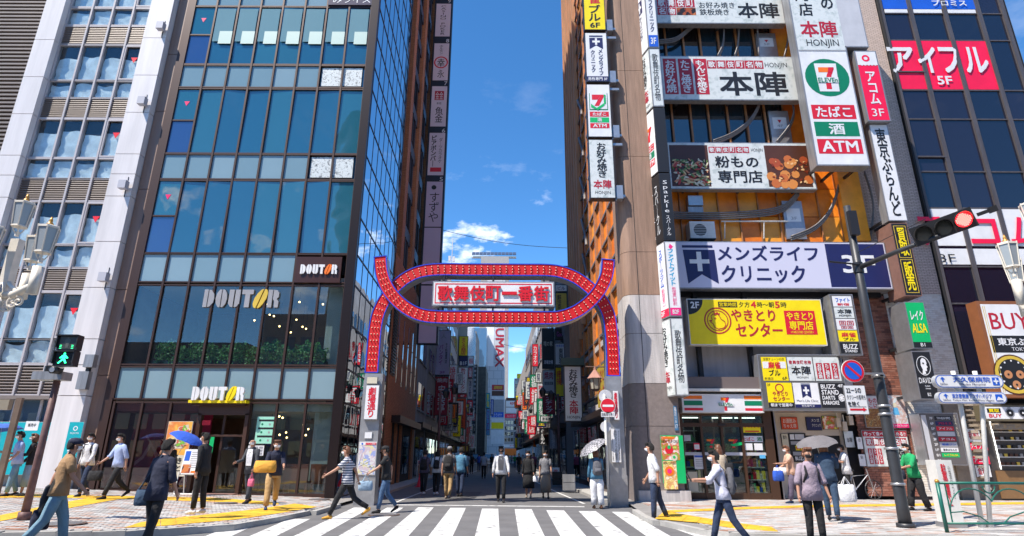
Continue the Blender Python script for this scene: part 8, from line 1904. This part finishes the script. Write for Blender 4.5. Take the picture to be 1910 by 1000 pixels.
def bag(label, at, w, h, d, m_, name='tote_bag', handle=True, face=0, strap_to=None):
    t = thing(name, label, 'bag', at); a = R(face); u = Vector((math.cos(a), math.sin(a), 0)); n = Vector((-math.sin(a), math.cos(a), 0)); hh = .16 if handle else .02
    c = Vector(at) - Vector((0, 0, hh + h / 2))
    q = MB(); seg = [(-.5, .85, .9), (-.42, 1, 1), (0, 1.02, 1.1), (.42, .95, .7), (.5, .9, .25)]; b = 0
    for (f, sw, sd2) in seg:
        for (x_, y_) in ((-1, -.6), (-.6, -1), (.6, -1), (1, -.6), (1, .6), (.6, 1), (-.6, 1), (-1, .6)): q.v.append(c + u * (x_ * w / 2 * sw) + n * (y_ * d / 2 * sd2) + Vector((0, 0, f * h)))
    for j in range(4):
        for k in range(8): k2 = (k + 1) % 8; q.f.append((j * 8 + k, j * 8 + k2, j * 8 + 8 + k2, j * 8 + 8 + k)); q.mi.append(0)
    q.f.append(tuple(reversed(range(8)))); q.mi.append(0); q.f.append(tuple(32 + k for k in range(8))); q.mi.append(0)
    q.build('bag_body', CM(m_) if isinstance(m_, str) else m_, t, True)
    if strap_to is not None:
        q = MB().tube([c + u * w * .4 + Vector((0, 0, h * .45)), Vector(strap_to), c - u * w * .4 + Vector((0, 0, h * .45))], .014, 6); q.build('strap', CM(m_) if isinstance(m_, str) else m_, t)
    elif handle:
        for sg in (-1, 1):
            q = MB().tube([c + u * w * .25 + n * sg * d * .3 + Vector((0, 0, h * .45)), Vector(at) + n * sg * .015, c - u * w * .25 + n * sg * d * .3 + Vector((0, 0, h * .45))], .008, 5); q.build('handle', CM(m_) if isinstance(m_, str) else m_, t)
    return t
def umbrella(label, hand, top, r, m_, under=None, tilt=(0, 0)):
    t = thing('umbrella', label, 'umbrella', hand); H_, T = Vector(hand), Vector(top); ax = (T - H_).normalized(); a = ax.cross(Vector((0, 1, 0))).normalized(); b = ax.cross(a)
    q = MB(); n = 8; k_ = 5; q.v.append(T)
    for j in range(1, k_ + 1):
        f = j / k_; rr = r * math.sin(f * 1.15) / math.sin(1.15); dz_ = r * .5 * (1 - math.cos(f * 1.25))
        for i in range(n * 3):
            g_ = 2 * math.pi * i / (n * 3); sc = 1 - (.07 * f if i % 3 else 0); q.v.append(T - ax * (dz_ + (.0 if i % 3 == 0 else -.012)) + (a * math.cos(g_) + b * math.sin(g_)) * rr * sc)
    N_ = n * 3
    for i in range(N_): q.f.append((0, 1 + i, 1 + (i + 1) % N_)); q.mi.append(0)
    for j in range(k_ - 1):
        for i in range(N_): i2 = (i + 1) % N_; q.f.append((1 + j * N_ + i, 1 + (j + 1) * N_ + i, 1 + (j + 1) * N_ + i2, 1 + j * N_ + i2)); q.mi.append(0)
    q.build('canopy', m_, t, True)
    q = MB().tube([H_ - ax * .1, T + ax * .05], .008, 6); q.build('shaft', M_steel, t); MB().tube([H_ - ax * .12, H_ + ax * .06], .014, 8).build('handle', M_dark, t)
    q = MB()
    for i in range(n):
        g_ = 2 * math.pi * i / n; e = T - ax * (r * .5 * (1 - math.cos(1.25))) + (a * math.cos(g_) + b * math.sin(g_)) * r; q.tube([T - ax * .015, T - ax * (r * .13) + (e - T) * .5 + ax * r * .15, e], .004, 4)
    q.build('rib', M_dark, t)
    return t
RG = lambda x, y: G(x, y, 0)
def PG(x, y): return GP(x, y)
# --- left foreground
p = person('man in tan t-shirt, dark cap and mask walking right in the left foreground', G(85, 1030, 0), 1.66, -50, (24, -20), (10, 18), ((-25, 15), (18, 25)), top='tan', bottom='lightjeans', mask='w', cap='navy', shoes='white', wide=1.1)
b_ = p; bag('black shoulder bag on the back of the man in the tan t-shirt', b_['M'] @ Vector((-.20, -.12, 1.02)), .30, .42, .16, 'black', 'shoulder_bag', False, -50, b_['M'] @ Vector((.05, .02, 1.50)))
bag('brown and navy paper bag carried low by the man in the tan t-shirt', p['hand'][0], .24, .30, .12, 'navy', 'paper_bag', True, 60)
p = person('man seen from behind in dark navy shirt with short black hair, left foreground', G(272, 1034, 0), 1.63, -18, (12, -10), (8, 10), ((-6, 18), (6, 20)), top='navy', bottom='black', sleeve='half', topz=.80)
bag('dark leather shoulder bag at the left hip of the man seen from behind', p['M'] @ Vector((-.24, .03, .98)), .30, .24, .12, 'dkdenim', 'shoulder_bag', False, 20, p['M'] @ Vector((.02, -.04, 1.5)))
p = person('young man in white sweatshirt and mask walking towards us by the white pilaster', PG(150, 926), 1.70, 176, (20, -16), (6, 22), ((16, 20), (-14, 25)), top='white', bottom='darkjeans', sleeve='long', mask='w', shoes='black'); backpack(p, 'dark backpack straps on the man in the white sweatshirt', 'black')
p = person('man in pale blue shirt and black trousers walking left past the brown panel', PG(208, 931), 1.73, 150, (26, -22), (4, 30), ((-20, 15), (22, 30)), top='blueshirt', bottom='black', sleeve='half', mask='w'); bag('black bag swinging in the hand of the man in the pale blue shirt', p['hand'][1], .34, .26, .12, 'black', 'hand_bag', True, 10)
p = person('brown haired woman in black cardigan and pale blue skirt at the left edge', PG(44, 925), 1.62, 120, (8, -6), (4, 6), ((20, 60), (8, 30)), top='black', bottom='skirtblue', sleeve='long', hair='bob', hairm=HAIRBR, mask='w', skirt=.25, shoes='taupe')
p = person('person in pale jeans half hidden behind the shelter post at the left edge', PG(16, 926), 1.66, 140, (10, -8), (4, 8), ((10, 30), (10, 90)), top='blueshirt', bottom='lightjeans', sleeve='short', mask='w'); umbrella('blue umbrella cut by the left edge', p['hand'][1], p['hand'][1] + Vector((-.1, 0, .72)), .5, cloth('umb_blue2', (.05, .13, .45)))
p = person('woman in black with bare legs under the blue umbrella', PG(300, 930), 1.58, -150, (14, -12), (4, 10), ((10, 30), (30, 100)), top='black', bottom='black', sleeve='long', hair='bob', mask='w', skirt=.52, shoes='brownshoe', slim=.95); umbrella('open blue umbrella with dark underside by the coffee shop poster', p['hand'][0] + Vector((.1, -.2, .35)), p['hand'][0] + Vector((.38, -.2, .98)), .52, cloth('umb_blue', (.02, .09, .5)))
p = person('person in black jacket and white shoes looking left in front of the menu stand', G(366, 958, .24), 1.62, 80, (4, -3), (2, 6), ((-12, 15), (12, 20)), top='black', bottom='black', sleeve='long', mask='w', shoes='white', hairm=HAIRB)
p = person('bald man in dark grey suit standing by the coffee shop entrance', PG(460, 939), 1.70, 165, (12, -10), (2, 14), ((8, 20), (20, 55)), top='suit', bottom='suit', sleeve='long', bald=True, mask='w', jacket='white', topz=.78); bag('bright pink bag hanging from the hand of the bald man', p['hand'][0], .16, .2, .08, 'pink', 'hand_bag', True, 0)
p = person('person in navy top and tan trousers carrying a mustard bag, leaning into a stride', PG(503, 950), 1.68, 200, (-24, 28), (30, 8), ((25, 45), (15, 60)), top='navy', bottom='khaki', sleeve='half', mask='w', hairm=HAIRBR, lean=9, wide=1.15, shoes='darkjeans'); bag('mustard yellow bag hugged at the waist of the striding person', p['hand'][1] + Vector((.05, -.08, .2)), .5, .28, .2, 'mustard', 'shoulder_bag', False, 10)
# --- crosswalk, left of the arch
p = person('man in striped t-shirt and black trousers striding left across the crosswalk with an arm out', G(642, 968, 0), 1.68, 95, (34, -32), (6, 30), ((45, 15), (-40, 20)), top='stripes', bottom='black', mask='w', hairm=HAIRBR, lean=5, shoes='mustard')
p = person('man in black t-shirt and jeans passing the left arch column', G(716, 957, 0), 1.66, 100, (16, -10), (4, 30), ((38, 20), (-35, 35)), top='black', bottom='jeans', cap='black', shoes='black'); bag('pale blue cloth bag swinging behind the man in the black t-shirt', p['hand'][0] + Vector((-.02, 0, .0)), .36, .24, .1, 'skirtblue', 'tote_bag', True, 20)
# --- in the street
p = person('person with black backpack and shorts walking away on the left of the street', G(789, 923, 0), 1.62, -5, (14, -12), (4, 16), ((-8, 10), (10, 14)), top='purplegrey', bottom='black', hair='short', shoes='white'); backpack(p, 'black backpack on the person in shorts, leftmost in the street', 'black')
p = person('person in white top and black trousers walking away, second in the left group', G(813, 923, 0), 1.62, -5, (10, -12), (2, 12), ((-8, 10), (8, 12)), top='white', bottom='black', sleeve='half', hair='bob', shoes='white'); backpack(p, 'small black rucksack on the white top in the left group', 'black', big=.8)
p = person('man in grey cap and beige trousers walking away, tallest of the left group', G(835, 931, 0), 1.74, -5, (16, -14), (4, 16), ((-12, 12), (14, 14)), top='grey', bottom='khaki', cap='midgrey', shoes='taupe'); backpack(p, 'large black backpack on the man with the grey cap', 'black', big=1.15)
p = person('man in blue shirt and dark trousers walking away, rightmost of the left group', G(857, 927, 0), 1.72, -8, (10, -12), (2, 12), ((-8, 10), (12, 20)), top='denim', bottom='darkjeans', sleeve='half', shoes='black')
p = person('man in white shirt over grey vest with black mask walking towards us down the street', G(934, 937, 0), 1.72, 178, (10, -10), (4, 10), ((12, 16, .1), (-12, 18, .1)), top='white', bottom='black', sleeve='long', mask='b', jacket='grey', shoes='black'); 
p = person('woman in long black dress with a mask on the right of the street', G(986, 929, 0), 1.60, 172, (10, -8), (4, 8), ((16, 16), (-10, 14)), top='black', bottom='black', sleeve='long', hair='long', mask='w', skirt=.36, shoes='taupe', wide=1.15); bag('white handbag on the arm of the woman in the black dress', p['M'] @ Vector((-.30, .05, .98)), .22, .2, .1, 'white', 'hand_bag', True, 0)
p = person('woman in grey top and long khaki skirt with a mask, right of the black dress', G(1018, 930, 0), 1.60, 178, (8, -8), (4, 8), ((8, 12), (-8, 14)), top='midgrey', bottom='taupe', hair='long', mask='w', skirt=.22, shoes='black')
p = person('woman in blue denim jacket and wide white trousers seen from behind under a checked umbrella', G(1115, 949, 0), 1.62, 4, (6, -6), (2, 4), ((5, 20), (18, 115)), top='denim', bottom='white', sleeve='long', hair='bob', hairm=HAIRBR, wide=1.5, shoes='brownshoe'); backpack(p, 'small dark backpack on the woman in the denim jacket', 'grey')
mchk = bpy.data.materials.new('checked_umbrella'); mchk.use_nodes = True; n_ = mchk.node_tree; ck = n_.nodes.new('ShaderNodeTexChecker'); tc2 = n_.nodes.new('ShaderNodeTexCoord'); ck.inputs['Scale'].default_value = 16; ck.inputs[1].default_value = (.35, .34, .36, 1); ck.inputs[2].default_value = (.08, .08, .09, 1)
n_.links.new(tc2.outputs['Object'], ck.inputs['Vector']); n_.links.new(ck.outputs[0], n_.nodes['Principled BSDF'].inputs['Base Color'])
hp = p['hc'] + Vector((.12, .1, -.12)); umbrella('black and white checked umbrella over the woman in the denim jacket', hp, p['hc'] + Vector((-.14, .02, .28)), .48, mchk)
far = [(902, 893, 'distant person in white walking in the middle of the street', 0, 'white', 'black'), (879, 884, 'distant person in black near the left kerb', 0, 'black', 'black'), (968, 884, 'distant person in black behind the dress', 170, 'black', 'black'), (960, 872, 'tiny distant person in blue jeans on the right', 170, 'green', 'jeans'), (893, 880, 'distant person in blue walking away on the left', 0, 'blue', 'darkjeans'), (948, 868, 'tiny distant person in grey far down the street', 180, 'midgrey', 'black'), (985, 878, 'distant person in navy by the right kerb behind the khaki skirt', 180, 'navy', 'khaki'), (917, 876, 'tiny distant person in dark clothes ahead of the pale van', 0, 'black', 'darkjeans'), (945, 877, 'distant person in grey top right of the street centre', 175, 'grey', 'taupe'), (870, 890, 'distant person in white top by the left row', 0, 'white', 'darkjeans'), (996, 888, 'distant person in dark red carrying nothing on the right', 180, 'pink', 'black'), (975, 872, 'tiny distant person in white by the right kerb', 180, 'white', 'darkjeans'), (938, 867, 'tiny distant person in pale top at the street end', 0, 'beige', 'black'), (954, 866, 'tiny distant person in peach top at the street end', 180, 'peach', 'navy')]  # the last one wears a peach top
for (a, b, lb_, fc, tp, bt) in far: person(lb_, G(a, b, 0), 1.68, fc, (12, -12), (4, 12), top=tp, bottom=bt, detail=False)
# --- right side
p = person('man in white t-shirt and mask stepping off the right kerb in brown shoes', G(1226, 974, .0), 1.72, 70, (6, -12), (2, 10), ((-30, 30), (10, 25)), top='white', bottom='darkjeans', mask='w', shoes='brownshoe', sleeve='half')
p = person('person in pale lavender shirt holding a phone, walking left in the right foreground', G(1358, 1020, 0), 1.54, 80, (-22, 24), (16, 6), ((45, 45), (30, 60)), top='lav', bottom='darkjeans', mask='w', sleeve='half', lean=7); backpack(p, 'blurred grey backpack on the person in the pale lavender shirt', 'grey', big=1.1)
t = thing('phone', 'dark phone in the hands of the person in the lavender shirt', 'phone', p['hand'][0]); c = p['hand'][0] + Vector((-.02, 0, .03)); MB().obox(c, (.005, 0, .01), (0, .035, 0), (-.03, 0, .06)).build('screen', M_dark, t)
p = person('woman with light brown hair and cream top facing the store doors', PG(1352, 946), 1.66, 8, (4, -4), (2, 4), ((5, 15), (10, 60)), top='beige', bottom='black', hair='long', hairm=HAIRBR, shoes='black'); bag('black shoulder bag on the woman facing the store', p['M'] @ Vector((.2, -.06, 1.25)), .28, .26, .1, 'black', 'shoulder_bag', False, 8, p['M'] @ Vector((.1, 0, 1.5)))
p = person('woman in peach top and grey trousers with a mask walking left past the entrance', PG(1484, 939), 1.68, 85, (18, -16), (6, 20), ((40, 50), (20, 40)), top='peach', bottom='purplegrey', mask='w', wide=1.25, hairm=HAIRBR, shoes='darkjeans'); bag('bright blue bag beside the woman in the peach top', p['hand'][0] + Vector((.05, -.05, -.05)), .34, .30, .12, 'blue', 'tote_bag', True, 10); bag('white parcel bag under the arm of the woman in the peach top', p['hand'][1] + Vector((.15, -.1, .12)), .42, .22, .14, 'white', 'parcel_bag', False, 0)
p = person('man in mauve t-shirt, black mask and black jeans standing facing us in the right foreground', G(1527, 1020, .06), 1.50, 182, (5, -3), (3, 4), ((2, 12, .12), (-2, 14, .12)), top='mauve', bottom='black', sleeve='half', mask='b', hairm=HAIRBR, topz=.80, slim=1.08); backpack(p, 'black backpack straps on the man in the mauve t-shirt', 'black')
p = person('woman in blue denim jacket with brown hair seen from behind under the grey umbrella', G(1556, 972, .12), 1.66, -30, (14, -12), (4, 14), ((6, 16), (28, 110)), top='dkdenim', bottom='dkdenim', sleeve='long', hair='bob', hairm=HAIRBR, shoes='black'); umbrella('grey umbrella tilted over the woman in the dark denim jacket', p['hc'] + Vector((.02, .22, -.35)), p['hc'] + Vector((-.10, .12, .20)), .46, cloth('umb_grey', (.16, .15, .16)))
bag('white paper shopping bag held by the woman in the dark denim jacket', p['M'] @ Vector((.34, .05, .95)), .36, .36, .14, 'white', 'paper_bag', True, 0)
p = person('man in white t-shirt and black trousers leaning in the stair entrance reading his phone', PG(1588, 932), 1.74, 75, (8, -6), (4, 8), ((25, 95), (22, 100)), top='white', bottom='black', mask='w', shoes='white', topz=.80, slim=1.08); t = thing('phone', 'phone held by the man leaning in the stair entrance', 'phone', p['hand'][0]); MB().obox(p['hand'][0] + Vector((0, 0, .03)), (.005, 0, .01), (0, .035, 0), (-.04, 0, .05)).build('screen', M_dark, t)
p = person('person in bright green top and wide black trousers walking past the brick wall', PG(1718, 953), 1.70, 95, (-8, 18), (10, 4), ((30, 50), (20, 60)), top='green', bottom='black', sleeve='half', mask='w', wide=1.3, lean=6); bag('navy handbag at the hip of the person in green', p['hand'][1] + Vector((.15, -.1, .12)), .34, .24, .12, 'navy', 'hand_bag', True, 0)
scene.collection.children.link(COL)
